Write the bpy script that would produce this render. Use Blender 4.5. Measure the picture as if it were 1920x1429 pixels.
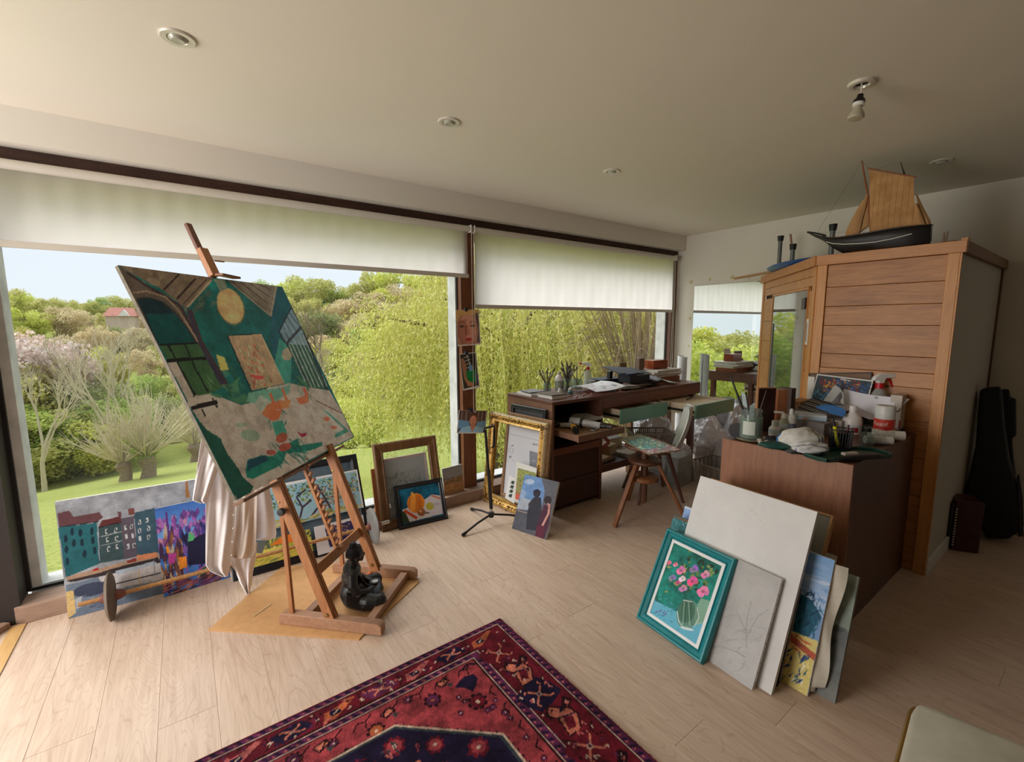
import bpy, math, random
import numpy as np
from mathutils import Matrix, Vector, noise
random.seed(7)
S = bpy.context.scene
COL = S.collection
PI = math.pi
for o in list(bpy.data.objects):
    bpy.data.objects.remove(o)
# ------------------------------------------------------------------ camera
CAM_H = 1.5                       # eye height of the photographer, metres
FPX = 843.56                      # focal length in pixels of the 1920 wide frame
ROT = np.array([[0.8070, -0.5906, -0.0038], [-0.0773, -0.0979, -0.9922], [0.5859, 0.8009, -0.1248]])
def _rot():
    yaw, pit, rol = 0.631961, 0.125167, 0.0037944
    cy, sy, cp, sp, cr, sr = math.cos(yaw), math.sin(yaw), math.cos(pit), math.sin(pit), math.cos(rol), math.sin(rol)
    f = np.array([sy*cp, cy*cp, -sp]); r = np.array([cy, -sy, 0.0]); d = np.cross(f, r)
    return np.array([cr*r+sr*d, -sr*r+cr*d, f])
ROT = _rot()
cam = bpy.data.objects.new('camera', bpy.data.cameras.new('camera'))
COL.objects.link(cam)
m = Matrix.Identity(4)
for i in range(3):
    m[i][0] = ROT[0][i]; m[i][1] = -ROT[1][i]; m[i][2] = -ROT[2][i]
m[2][3] = CAM_H
cam.matrix_world = m
cam.data.sensor_width = 36.0
cam.data.lens = 36.0*FPX/1920.0
cam.data.clip_start = 0.02; cam.data.clip_end = 1500
S.camera = cam
# ------------------------------------------------------------------ colour management, sky, sun, lamps
S.view_settings.view_transform = 'Standard'
S.view_settings.look = 'None'
S.view_settings.exposure = 0.42
S.view_settings.gamma = 1.0
S.view_settings.use_curve_mapping = False
SKY_STRENGTH = 0.86
SUN_STRENGTH = 3.2
W = bpy.data.worlds.new('overcast_sky'); S.world = W; W.use_nodes = True
nt = W.node_tree; nt.nodes.clear()
n_out = nt.nodes.new('ShaderNodeOutputWorld'); n_bg = nt.nodes.new('ShaderNodeBackground')
n_tc = nt.nodes.new('ShaderNodeTexCoord'); n_sep = nt.nodes.new('ShaderNodeSeparateXYZ')
n_r = nt.nodes.new('ShaderNodeValToRGB')
n_ns = nt.nodes.new('ShaderNodeTexNoise'); n_ns.inputs['Scale'].default_value = 2.2; n_ns.inputs['Detail'].default_value = 5
n_mx = nt.nodes.new('ShaderNodeMixRGB'); n_mx.blend_type = 'MIX'
nt.links.new(n_tc.outputs['Generated'], n_sep.inputs[0]); nt.links.new(n_sep.outputs['Z'], n_r.inputs[0])
nt.links.new(n_tc.outputs['Generated'], n_ns.inputs['Vector'])
cr = n_r.color_ramp
cr.elements[0].position = 0.0; cr.elements[0].color = (0.83, 0.88, 0.97, 1)
cr.elements[1].position = 0.9; cr.elements[1].color = (0.72, 0.80, 1.0, 1)
e = cr.elements.new(0.22); e.color = (0.80, 0.85, 0.97, 1)
n_rr = nt.nodes.new('ShaderNodeValToRGB'); nt.links.new(n_ns.outputs['Fac'], n_rr.inputs[0])
n_rr.color_ramp.elements[0].position = .45; n_rr.color_ramp.elements[1].position = .7
n_sc = nt.nodes.new('ShaderNodeMath'); n_sc.operation = 'MULTIPLY'; n_sc.inputs[1].default_value = .5
nt.links.new(n_rr.outputs[0], n_sc.inputs[0]); nt.links.new(n_sc.outputs[0], n_mx.inputs['Fac'])
nt.links.new(n_r.outputs[0], n_mx.inputs[1]); n_mx.inputs[2].default_value = (0.93, 0.94, 0.98, 1)
nt.links.new(n_mx.outputs[0], n_bg.inputs['Color']); n_bg.inputs['Strength'].default_value = SKY_STRENGTH
nt.links.new(n_bg.outputs[0], n_out.inputs['Surface'])
def add_light(name, kind, loc, rot, energy, color=(1, 1, 1), **kw):
    l = bpy.data.lights.new(name, kind); l.energy = energy; l.color = color
    for k, v in kw.items(): setattr(l, k, v)
    o = bpy.data.objects.new(name, l); o.location = loc; o.rotation_euler = rot; COL.objects.link(o); return o
# broad bright patch of the overcast sky, high on the window side
sun_q = Vector((.42, -.58, -.80)).to_track_quat('-Z', 'Y').to_euler()
add_light('sun', 'SUN', (0, 0, 20), sun_q, SUN_STRENGTH, (1.0, 0.97, 0.93), angle=math.radians(60))
# fill lamp added at the unseen left end to brighten that side
add_light('left_fill_light', 'AREA', (-2.5, 2.2, 1.3), (math.radians(97), 0, math.radians(-98)), 74, (1.0, 0.96, 0.93), shape='RECTANGLE', size=1.9, size_y=1.9)

# ------------------------------------------------------------------ helpers
def lin(c):
    return tuple((x/12.92 if x <= .04045 else ((x+.055)/1.055)**2.4) for x in [v/255.0 for v in c])
def at_floor(x, y, z=0.0):        # point on the level z seen at a place of the 1920x1429 survey frame
    v = np.array([x-960, y-714.5, FPX]) @ ROT
    return Vector(v*((z-CAM_H)/v[2]) + [0, 0, CAM_H])
def at_y(x, y, Y):
    v = np.array([x-960, y-714.5, FPX]) @ ROT
    return Vector(v*(Y/v[1]) + [0, 0, CAM_H])
def at_x(x, y, X):
    v = np.array([x-960, y-714.5, FPX]) @ ROT
    return Vector(v*(X/v[0]) + [0, 0, CAM_H])
def at_plane(x, y, p, n):
    v = np.array([x-960, y-714.5, FPX]) @ ROT; c = np.array([0, 0, CAM_H])
    return Vector(c + v*(np.dot(np.array(p)-c, np.array(n))/np.dot(v, np.array(n))))
def seen(p):
    c = ROT @ (np.array(p)-[0, 0, CAM_H]); return (960+FPX*c[0]/c[2], 714.5+FPX*c[1]/c[2])

MATS = {}
def _nodes(name):
    m = bpy.data.materials.new(name); m.use_nodes = True; nt = m.node_tree
    return m, nt, nt.nodes['Principled BSDF']
def _mix(nt, fac, a, b, mode='MIX'):
    n = nt.nodes.new('ShaderNodeMixRGB'); n.blend_type = mode
    for k, v in ((0, fac), (1, a), (2, b)):
        if hasattr(v, 'is_linked') or isinstance(v, bpy.types.NodeSocket): nt.links.new(v, n.inputs[k])
        elif isinstance(v, (int, float)): n.inputs[k].default_value = v
        else: n.inputs[k].default_value = (*v[:3], 1)
    return n.outputs[0]
def _coord(nt, scale=(1, 1, 1), rot=(0, 0, 0), kind='Object', rnd=False):
    tc = nt.nodes.new('ShaderNodeTexCoord'); mp = nt.nodes.new('ShaderNodeMapping')
    mp.inputs['Scale'].default_value = scale; mp.inputs['Rotation'].default_value = rot
    nt.links.new(tc.outputs[kind], mp.inputs[0])
    if rnd:
        oi = nt.nodes.new('ShaderNodeObjectInfo'); ml = nt.nodes.new('ShaderNodeMath'); ml.operation = 'MULTIPLY'; ml.inputs[1].default_value = 37.0
        nt.links.new(oi.outputs['Random'], ml.inputs[0]); nt.links.new(ml.outputs[0], mp.inputs['Location'])
    return mp.outputs[0]
def _noise(nt, vec, scale, detail=4, rough=.55, dist=0.0):
    n = nt.nodes.new('ShaderNodeTexNoise'); n.inputs['Scale'].default_value = scale; n.inputs['Detail'].default_value = detail
    n.inputs['Roughness'].default_value = rough; n.inputs['Distortion'].default_value = dist
    nt.links.new(vec, n.inputs['Vector']); return n.outputs['Fac']
def _ramp(nt, fac, stops):
    r = nt.nodes.new('ShaderNodeValToRGB'); nt.links.new(fac, r.inputs[0]); c = r.color_ramp
    while len(c.elements) < len(stops): c.elements.new(.5)
    for el, (p, col) in zip(c.elements, stops): el.position = p; el.color = (*col[:3], 1)
    return r.outputs[0]
def _bump(nt, bs, h, strength=.3, dist=.002):
    b = nt.nodes.new('ShaderNodeBump'); b.inputs['Strength'].default_value = strength; b.inputs['Distance'].default_value = dist
    nt.links.new(h, b.inputs['Height']); nt.links.new(b.outputs[0], bs.inputs['Normal'])
def mat(name, c, rough=.6, metal=0.0, var=.12, vscale=14, bump=0.0, spec=.5, **kw):
    """plain material of one sRGB colour with a slight mottling"""
    if name in MATS: return MATS[name]
    m, nt, bs = _nodes(name); L = lin(c)
    v = _coord(nt); f = _noise(nt, v, vscale)
    col = _ramp(nt, f, [(.25, [x*(1-var) for x in L]), (.75, [min(1, x*(1+var)) for x in L])])
    nt.links.new(col, bs.inputs['Base Color'])
    bs.inputs['Roughness'].default_value = rough; bs.inputs['Metallic'].default_value = metal
    bs.inputs['Specular IOR Level'].default_value = spec
    if bump: _bump(nt, bs, f, bump)
    for k, x in kw.items(): bs.inputs[k.replace('_', ' ')].default_value = x
    MATS[name] = m; return m
def wood(name, a, b, rough=.5, axis=1, scale=1.0, stretch=12, bump=.15, rnd=True, mott=.0, spec=.5):
    """wood with grain running along an axis (0 x, 1 y, 2 z)"""
    if name in MATS: return MATS[name]
    m, nt, bs = _nodes(name); sc = [stretch*scale]*3; sc[axis] = 1.0*scale
    v = _coord(nt, tuple(sc), rnd=rnd)
    f = _noise(nt, v, 3.0, 6, .6, .6); g = _noise(nt, v, 14.0, 3, .6, .2)
    col = _mix(nt, .35, _ramp(nt, f, [(.3, lin(a)), (.7, lin(b))]), _ramp(nt, g, [(.35, lin(a)), (.65, lin(b))]))
    if mott:
        w = _noise(nt, _coord(nt, rnd=rnd), 3.0, 3)
        col = _mix(nt, mott, col, _ramp(nt, w, [(.3, (.25, .2, .15)), (.7, (1, 1, 1))]), 'MULTIPLY')
    nt.links.new(col, bs.inputs['Base Color']); bs.inputs['Roughness'].default_value = rough
    bs.inputs['Specular IOR Level'].default_value = spec
    if bump: _bump(nt, bs, g, bump, .001)
    MATS[name] = m; return m
def glassy(name, c=(255, 255, 255), rough=0.0, alpha=.15, trans=True):
    """thin clear sheet: mostly transparent with a glossy reflection"""
    if name in MATS: return MATS[name]
    m = bpy.data.materials.new(name); m.use_nodes = True; nt = m.node_tree; nt.nodes.clear()
    out = nt.nodes.new('ShaderNodeOutputMaterial'); t = nt.nodes.new('ShaderNodeBsdfTransparent'); g = nt.nodes.new('ShaderNodeBsdfGlossy')
    t.inputs['Color'].default_value = (*lin(c), 1); g.inputs['Roughness'].default_value = rough
    fr = nt.nodes.new('ShaderNodeFresnel'); fr.inputs['IOR'].default_value = 1.35
    mx = nt.nodes.new('ShaderNodeMixShader'); ge = nt.nodes.new('ShaderNodeNewGeometry'); bk = nt.nodes.new('ShaderNodeMath'); bk.operation = 'SUBTRACT'; bk.inputs[0].default_value = 1.0; nt.links.new(ge.outputs['Backfacing'], bk.inputs[1])
    pr = nt.nodes.new('ShaderNodeMath'); pr.operation = 'MULTIPLY'; nt.links.new(fr.outputs[0], pr.inputs[0]); nt.links.new(bk.outputs[0], pr.inputs[1]); nt.links.new(pr.outputs[0], mx.inputs[0]); nt.links.new(t.outputs[0], mx.inputs[1]); nt.links.new(g.outputs[0], mx.inputs[2])
    last = mx.outputs[0]
    if alpha:
        d = nt.nodes.new('ShaderNodeBsdfDiffuse'); d.inputs['Color'].default_value = (*lin(c), 1)
        m2 = nt.nodes.new('ShaderNodeMixShader'); m2.inputs[0].default_value = alpha
        nt.links.new(last, m2.inputs[1]); nt.links.new(d.outputs[0], m2.inputs[2]); last = m2.outputs[0]
    nt.links.new(last, out.inputs['Surface']); MATS[name] = m; return m
def attr_mat(name, rough=.6, bump=.0, spec=.4, bscale=60):
    """reads the colours of a printed or painted sheet from its mesh colours"""
    if name in MATS: return MATS[name]
    m, nt, bs = _nodes(name); a = nt.nodes.new('ShaderNodeAttribute'); a.attribute_name = 'Col'
    nt.links.new(a.outputs['Color'], bs.inputs['Base Color']); bs.inputs['Roughness'].default_value = rough
    bs.inputs['Specular IOR Level'].default_value = spec
    if bump: _bump(nt, bs, _noise(nt, _coord(nt), bscale, 3), bump)
    MATS[name] = m; return m

class MB:
    """collects shapes and links them as ONE mesh object; M places every shape that is added"""
    def __init__(s, M=None): s.v = []; s.f = []; s.M = M or Matrix.Identity(4)
    def add(s, vs, fs):
        b = len(s.v); s.v += [tuple(s.M @ Vector(v)) for v in vs]; s.f += [tuple(b+i for i in f) for f in fs]; return s
    def box(s, lo, hi):
        x0, y0, z0 = lo; x1, y1, z1 = hi
        return s.add([(x0, y0, z0), (x1, y0, z0), (x1, y1, z0), (x0, y1, z0), (x0, y0, z1), (x1, y0, z1), (x1, y1, z1), (x0, y1, z1)],
                     [(0, 3, 2, 1), (4, 5, 6, 7), (0, 1, 5, 4), (1, 2, 6, 5), (2, 3, 7, 6), (3, 0, 4, 7)])
    def bar(s, p, q, w, h, up=(0, 0, 1)):
        """a board from p to q, w across and h thick along up"""
        p, q = Vector(p), Vector(q); d = (q-p).normalized(); u = Vector(up)
        sd = d.cross(u).normalized(); u2 = sd.cross(d).normalized(); a, b = sd*(w/2), u2*(h/2)
        return s.add([p-a-b, p+a-b, p+a+b, p-a+b, q-a-b, q+a-b, q+a+b, q-a+b],
                     [(0, 1, 2, 3), (7, 6, 5, 4), (0, 4, 5, 1), (1, 5, 6, 2), (2, 6, 7, 3), (3, 7, 4, 0)])
    def tube(s, pts, r, n=10, cap=True):
        pts = [Vector(p) for p in pts]; rs = r if isinstance(r, (list, tuple)) else [r]*len(pts)
        vs = []; fs = []; ref = None
        for i, p in enumerate(pts):
            d = (pts[min(i+1, len(pts)-1)]-pts[max(i-1, 0)]).normalized()
            if ref is None: ref = d.orthogonal().normalized()
            ref = (ref-d*ref.dot(d));  ref = ref.normalized() if ref.length > 1e-6 else d.orthogonal().normalized()
            b = d.cross(ref)
            for k in range(n):
                a = 2*PI*k/n; vs.append(p+(ref*math.cos(a)+b*math.sin(a))*rs[i])
        for i in range(len(pts)-1):
            for k in range(n): fs.append((i*n+k, i*n+(k+1) % n, (i+1)*n+(k+1) % n, (i+1)*n+k))
        if cap: fs.append(tuple(range(n-1, -1, -1))); fs.append(tuple((len(pts)-1)*n+k for k in range(n)))
        return s.add(vs, fs)
    def lathe(s, prof, n=24, c=(0, 0, 0), axis='z', sx=1, sy=1):
        vs = []; fs = []
        for (r, z) in prof:
            for k in range(n):
                a = 2*PI*k/n; x, y = r*math.cos(a)*sx, r*math.sin(a)*sy
                v = (x, y, z) if axis == 'z' else ((z, x, y) if axis == 'x' else (y, z, x))
                vs.append((v[0]+c[0], v[1]+c[1], v[2]+c[2]))
        for i in range(len(prof)-1):
            for k in range(n): fs.append((i*n+k, i*n+(k+1) % n, (i+1)*n+(k+1) % n, (i+1)*n+k))
        if prof[0][0] > 1e-5: fs.append(tuple(range(n-1, -1, -1)))
        if prof[-1][0] > 1e-5: fs.append(tuple((len(prof)-1)*n+k for k in range(n)))
        return s.add(vs, fs)
    def prism(s, poly, z0, z1):
        n = len(poly)
        return s.add([(x, y, z0) for x, y in poly]+[(x, y, z1) for x, y in poly],
                     [tuple(range(n-1, -1, -1)), tuple(range(n, 2*n))]+[(i, (i+1) % n, n+(i+1) % n, n+i) for i in range(n)])
    def sheet(s, fn, nu, nv, thick=0.0):
        """surface fn(u,v) on a nu x nv grid, given a thickness along its normal"""
        P = [[Vector(fn(i/nu, j/nv)) for i in range(nu+1)] for j in range(nv+1)]
        vs = [p for row in P for p in row]; w = nu+1
        fs = [(j*w+i, j*w+i+1, (j+1)*w+i+1, (j+1)*w+i) for j in range(nv) for i in range(nu)]
        if thick:
            N = []
            for j in range(nv+1):
                for i in range(nu+1):
                    a = P[j][min(i+1, nu)]-P[j][max(i-1, 0)]; b = P[min(j+1, nv)][i]-P[max(j-1, 0)][i]
                    n = a.cross(b); N.append(n.normalized() if n.length > 1e-9 else Vector((0, 0, 1)))
            k = len(vs); vs += [v-n*thick for v, n in zip(vs, N)]
            fs += [tuple(k+i for i in reversed(f)) for f in fs]
            for i in range(nu): fs += [(i+1, i, k+i, k+i+1), (nv*w+i, nv*w+i+1, k+nv*w+i+1, k+nv*w+i)]
            for j in range(nv): fs += [(j*w, (j+1)*w, k+(j+1)*w, k+j*w), ((j+1)*w+nu, j*w+nu, k+j*w+nu, k+(j+1)*w+nu)]
        return s.add(vs, fs)
    def ball(s, c, r, n=12, rings=8):
        r = r if isinstance(r, (tuple, list)) else (r, r, r)
        vs = [(c[0], c[1], c[2]-r[2])]; fs = []
        for i in range(1, rings):
            t = PI*i/rings-PI/2
            for k in range(n):
                a = 2*PI*k/n; vs.append((c[0]+r[0]*math.cos(t)*math.cos(a), c[1]+r[1]*math.cos(t)*math.sin(a), c[2]+r[2]*math.sin(t)))
        vs.append((c[0], c[1], c[2]+r[2])); e = len(vs)-1
        for k in range(n):
            fs.append((0, 1+(k+1) % n, 1+k)); fs.append((e, 1+(rings-2)*n+k, 1+(rings-2)*n+(k+1) % n))
            for i in range(rings-2): fs.append((1+i*n+k, 1+i*n+(k+1) % n, 1+(i+1)*n+(k+1) % n, 1+(i+1)*n+k))
        return s.add(vs, fs)
    def build(s, name, m, parent=None, smooth=False, bevel=0.0, seg=2, label=None):
        root = parent
        while root is not None and root.parent: root = root.parent
        off = Vector(root.location) if root is not None else None
        me = bpy.data.meshes.new(name)
        if root is None:
            xs = np.array(s.v); off = Vector(((xs[:, 0].min()+xs[:, 0].max())/2, (xs[:, 1].min()+xs[:, 1].max())/2, xs[:, 2].min()))
        vs = [tuple(Vector(v)-off) for v in s.v]
        me.from_pydata(vs, [], s.f); me.validate(); me.update()
        o = bpy.data.objects.new(name, me); COL.objects.link(o)
        if m: me.materials.append(m)
        if root is None: o.location = off
        else: o.parent = parent
        if smooth: me.polygons.foreach_set('use_smooth', [True]*len(me.polygons))
        if bevel:
            b = o.modifiers.new('bevel', 'BEVEL'); b.width = bevel; b.segments = seg; b.limit_method = 'ANGLE'; b.angle_limit = math.radians(40)
            me.polygons.foreach_set('use_smooth', [True]*len(me.polygons))
            if hasattr(b, 'harden_normals'): b.harden_normals = True
        if smooth and not bevel: _smooth_angle(me)
        if label: o['label'] = label
        return o
def _smooth_angle(me, ang=math.radians(42)):
    # mark the sharp edges so that flat caps stay flat
    import bmesh
    bm = bmesh.new(); bm.from_mesh(me)
    for e in bm.edges:
        if len(e.link_faces) == 2 and e.calc_face_angle(0) > ang: e.smooth = False
    bm.to_mesh(me); bm.free()
def tag(o, label=None, cat=None, group=None, kind=None):
    if label: o['label'] = label
    if cat: o['category'] = cat
    if group: o['group'] = group
    if kind: o['kind'] = kind
    return o
def thing(name, loc, label, cat, group=None):
    o = bpy.data.objects.new(name, None); COL.objects.link(o); o.location = loc; o.empty_display_size = .1
    return tag(o, label, cat, group)
def struct(name, mb, m, **kw):
    return tag(mb.build(name, m, None, **kw), kind='structure')
def copy_tree(o, parent=None):
    c = o.copy(); COL.objects.link(c); c.parent = parent
    for ch in list(o.children): copy_tree(ch, c)
    return c
def MX(loc=(0, 0, 0), rz=0, rx=0, ry=0):
    return Matrix.Translation(loc) @ Matrix.Rotation(rz, 4, 'Z') @ Matrix.Rotation(ry, 4, 'Y') @ Matrix.Rotation(rx, 4, 'X')
def frame(o, x, y):
    """matrix with origin o, x along x, y near y"""
    x = Vector(x).normalized(); z = x.cross(Vector(y)).normalized(); y = z.cross(x)
    m = Matrix.Identity(4)
    for i in range(3): m[i][0] = x[i]; m[i][1] = y[i]; m[i][2] = z[i]; m[i][3] = o[i]
    return m
# ------------------------------------------------------------------ setting: room shell
YW, YF, XR, CEIL = 3.168, 3.265, 4.86, 2.515
XL, YB = -3.4, -4.0
M_ceil = mat('ceiling_paint', (226, 218, 202), .9, var=.015, vscale=2)
M_wall = mat('wall_paint', (222, 216, 204), .9, var=.02, vscale=3)
M_white = mat('white_paint', (226, 224, 218), .6, var=.03)
M_outw = mat('weathered_white_frame', (200, 200, 198), .8, var=.22, vscale=9, bump=.2)
M_beam = wood('old_dark_beam', (46, 28, 20), (92, 58, 40), .7, 0, 1.2, 9, .5, mott=.5)
M_post = wood('brown_post', (84, 46, 22), (132, 78, 42), .5, 2, 1.0, 12, .2)
M_sill = wood('worn_sill', (132, 104, 86), (172, 142, 122), .7, 0, 1.0, 10, .3, mott=.3)
M_gask = mat('black_gasket', (24, 22, 22), .6)
M_floor = None
def floor_mat():
    m, nt, bs = _nodes('pale_oak_laminate')
    oi = nt.nodes.new('ShaderNodeObjectInfo')
    n1 = _noise(nt, _coord(nt, (7, .9, 7), rnd=True), 1.7, 5, .65, 2.2)
    n2 = _noise(nt, _coord(nt, (60, 3, 60), rnd=True), 1.5, 4, .6, .4)
    # cathedral figure: thin darker rings taken out of a stretched, distorted noise
    n3 = _noise(nt, _coord(nt, (5, .8, 5), rnd=True), 1.1, 2, .5, 1.2)
    mu = nt.nodes.new('ShaderNodeMath'); mu.operation = 'MULTIPLY'; mu.inputs[1].default_value = 22; nt.links.new(n3, mu.inputs[0])
    fr = nt.nodes.new('ShaderNodeMath'); fr.operation = 'FRACT'; nt.links.new(mu.outputs[0], fr.inputs[0])
    c = _ramp(nt, n1, [(.25, lin((190, 162, 140))), (.55, lin((212, 187, 166))), (.8, lin((220, 197, 178)))])
    c = _mix(nt, .35, c, _ramp(nt, n2, [(.3, lin((184, 155, 134))), (.6, lin((220, 197, 178)))]))
    c = _mix(nt, .8, c, _ramp(nt, fr.outputs[0], [(0, (.80, .75, .71)), (.16, (1, 1, 1)), (.9, (1, 1, 1)), (1, (.86, .82, .78))]), 'MULTIPLY')
    c = _mix(nt, 1.0, c, _ramp(nt, oi.outputs['Random'], [(0, (.93, .92, .91)), (1, (1, 1, 1))]), 'MULTIPLY')
    nt.links.new(c, bs.inputs['Base Color']); bs.inputs['Roughness'].default_value = .4
    bs.inputs['Specular IOR Level'].default_value = .45
    _bump(nt, bs, n2, .05, .0006)
    return m
M_floor = floor_mat()
# floor: a base slab, the planks that the photograph shows are laid on it one by one
fb = struct('floor', MB().box((XL, YB, -.12), (XR+.1, YF+.02, -.009)), mat('floor_joint', (150, 120, 98), .7))
PW, PL = .187, 1.29
plank_me = {}
def plank_mesh(L):
    k = round(L, 2)
    if k not in plank_me:
        g = .0003; e = .0007
        me = bpy.data.meshes.new('plank')
        x0, x1, y0, y1 = g, PW-g, g, L-g
        vs = [(x0, y0, -.009), (x1, y0, -.009), (x1, y1, -.009), (x0, y1, -.009), (x0, y0, -e), (x1, y0, -e), (x1, y1, -e), (x0, y1, -e),
              (x0+e, y0+e, 0), (x1-e, y0+e, 0), (x1-e, y1-e, 0), (x0+e, y1-e, 0)]
        fs = [(0, 3, 2, 1), (8, 9, 10, 11)]
        for i in range(4):
            j = (i+1) % 4; fs += [(i, j, 4+j, 4+i), (4+i, 4+j, 8+j, 8+i)]
        me.from_pydata(vs, [], fs); me.materials.append(M_floor); plank_me[k] = me
    return plank_me[k]
rr = random.Random(3)
seams = {0: 2.9, 3: 2.0, 4: 1.35, 10: 1.55, 11: .816, 13: .64}
ncol = int((XR+.743)/PW)+1
for c in range(-3, ncol):
    x = -.743+c*PW
    y = seams.get(c, rr.uniform(.1, PL))
    ys = []
    while y > -1.3: y -= PL
    cuts = [-1.3]; y += PL
    while y < YF: cuts.append(y); y += PL
    cuts.append(YF)
    if x+PW > XR: continue
    for a, b in zip(cuts[:-1], cuts[1:]):
        if b-a < .02: continue
        p = bpy.data.objects.new('plank', plank_mesh(b-a)); COL.objects.link(p); p.parent = fb
        p.location = Vector((x, a, 0))-fb.location
# rest of the floor, behind the photographer and in the last strip by the wall
struct('floor', MB().box((XL, YB, -.009), (XR, -1.3, 0)), mat('rear_floor', (104, 84, 66), .6))  # unseen rear floor, darker tone chosen to cut bounced light
struct('trim_1', MB().box((XR-.2, .6, -.009), (XR, YF, -.0002)), M_floor)
struct('trim_2', MB().box((-.80, 2.2, 0), (-.745, 3.168, .004)), wood('threshold_wood', (190, 145, 88), (218, 178, 120), .5, 1))
struct('ceiling', MB().box((XL-.2, YB-.2, CEIL), (XR+.2, YF+.2, CEIL+.25)), M_ceil)
struct('wall_right', MB().box((XR, YB-.2, -.1), (XR+.2, YF+.2, CEIL)), M_wall)
struct('wall_left_blocker', MB().box((-1.9, YB, -.1), (-1.7, 1.2, CEIL)), M_wall)  # unseen partition added to block light from the rear left
struct('wall_back', MB().box((-1.9, YB-.2, -.1), (XR, YB, CEIL)), mat('rear_wall_brown', (112, 98, 84), .9))  # unseen wall, toned dark to lessen the bounced light
z_sof = at_y(0, 268, YW).z
struct('wall_window', MB().box((XL, YW, 2.352), (XR, YF+.2, CEIL)), M_wall)
struct('baseboard_right', MB().box((XR-.014, -3.9, 0), (XR, .58, .085)), M_white, bevel=.003)
# head beam, posts, sills
zb = at_y(0, 300, YF).z
struct('trim_3', MB().box((XL, YF, 2.26), (XR, YF+.1, 2.352)), M_beam)
XP0, XP1 = at_y(864.5, 565, YF).x, at_y(889.5, 565, YF).x
XF = at_y(1263, 680, YF).x; XF0 = XF-.085
struct('trim_4', MB().box((XP0, YF, .09), (XP1, YF+.07, 2.26)), M_post, bevel=.003)
struct('trim_5', MB().box((XF0, YF, .09), (XF, YF+.07, 2.30)), wood('dark_frame_wood', (70, 44, 32), (112, 76, 58), .6, 2), bevel=.003)
struct('wall_window_corner', MB().box((XF, YF-.001, -.05), (XR, YF+.2, 2.352)), M_wall)
XLF = -.757
struct('trim_6', MB().box((-.93, YW+.02, 0), (XLF-.005, YF+.07, 2.26)), mat('dark_post', (40, 32, 30), .6))
# sill board with a chamfered left end
xs0 = at_y(48, 1150, YW).x
sm = MB().prism([(xs0, YW), (XR, YW), (XR, YF+.05), (xs0-.14, YF+.05), (xs0-.14, YF-.03)], 0, .092)
struct('trim_7', sm, M_sill, bevel=.004)
struct('trim_8', MB().prism([(-1.4, YW-.08), (-.86, YW-.08), (-.80, YW), (-.93, YF), (-1.4, YF)], 0, .03), M_sill)
# windows: black gasket, weathered white outer frame, pane, outer ledge
def window(n, x0, x1, left=.05):
    y = YF+.075
    f = MB()
    f.box((x0, y, .092), (x0+left, y+.13, 2.26)); f.box((x1-.012, y, .092), (x1+.03, y+.13, 2.26))
    f.box((x0, y, 2.2), (x1, y+.13, 2.26)); f.box((x0, y+.03, .06), (x1, y+.17, .105))
    w = struct('window_%d' % n, f, M_outw)
    g = MB().box((x0, y-.004, .092), (x1, y+.006, .108)).box((x1-.01, y-.02, .108), (x1+.02, y+.002, 2.2)).box((x0-.02, y-.02, .1), (x0+.012, y+.002, 2.2))
    g.build('gasket', M_gask, w)
    MB().box((x0+.01, y+.02, .105), (x1-.01, y+.026, 2.2)).build('pane', glassy('window_glass', (250, 252, 250), 0, .012), w)
window(1, XLF, XP0); window(2, XP1, XF0, .0); window(3, XL, -.93)
struct('wall_house_base', MB().box((XL, YF, -1.6), (XR+.3, YF+.3, .06)), M_outw)
# ------------------------------------------------------------------ roller blinds
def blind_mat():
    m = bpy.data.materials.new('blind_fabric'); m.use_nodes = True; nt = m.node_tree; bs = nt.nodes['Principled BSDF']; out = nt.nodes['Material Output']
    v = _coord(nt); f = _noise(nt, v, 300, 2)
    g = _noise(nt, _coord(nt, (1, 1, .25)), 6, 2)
    col = _mix(nt, .5, _ramp(nt, f, [(.3, lin((250, 240, 244))), (.7, lin((255, 246, 250)))]), _ramp(nt, g, [(.3, lin((250, 240, 244))), (.7, lin((255, 247, 251)))]))  # slightly pink white, offsets the green light from outdoors
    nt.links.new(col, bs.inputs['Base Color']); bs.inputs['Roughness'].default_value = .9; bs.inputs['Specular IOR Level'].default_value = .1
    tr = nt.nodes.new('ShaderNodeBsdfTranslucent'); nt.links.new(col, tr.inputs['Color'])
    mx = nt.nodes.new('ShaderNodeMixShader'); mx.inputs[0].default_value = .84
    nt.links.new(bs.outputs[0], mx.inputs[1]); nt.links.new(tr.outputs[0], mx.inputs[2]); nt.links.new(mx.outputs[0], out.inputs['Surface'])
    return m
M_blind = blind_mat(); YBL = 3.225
M_alu = mat('blind_bar', (205, 198, 186), .5, .0, var=.03)
def roller_blind(x0, x1, zt, zbot, lab):
    t = thing('roller_blind', ((x0+x1)/2, YBL, zbot), lab, 'blind', 'roller blinds on the window wall')
    r = MB().lathe([(.001, 0), (.024, 0), (.024, x1-x0), (.001, x1-x0)], 16, (x0, YBL, zt), 'x'); r.build('roller', M_alu, t, smooth=True)
    def fn(u, v):
        x = x0+.012+(x1-x0-.024)*u
        rip = .0035*math.sin(x*24+v*5)*v + .002*math.sin(x*53)
        return (x, YBL+.012+rip, zbot+.02+(zt-zbot-.03)*(1-v))
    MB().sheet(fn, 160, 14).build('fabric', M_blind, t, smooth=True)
    MB().box((x0+.008, YBL+.004, zbot), (x1-.008, YBL+.02, zbot+.032)).build('bottom_bar', M_alu, t, bevel=.003)
    for xx in (x0-.006, x1): MB().box((xx, YBL-.027, zt-.028), (xx+.006, YBL+.034, zt+.03)).build('bracket', M_white, t, bevel=.002)
    return t
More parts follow.
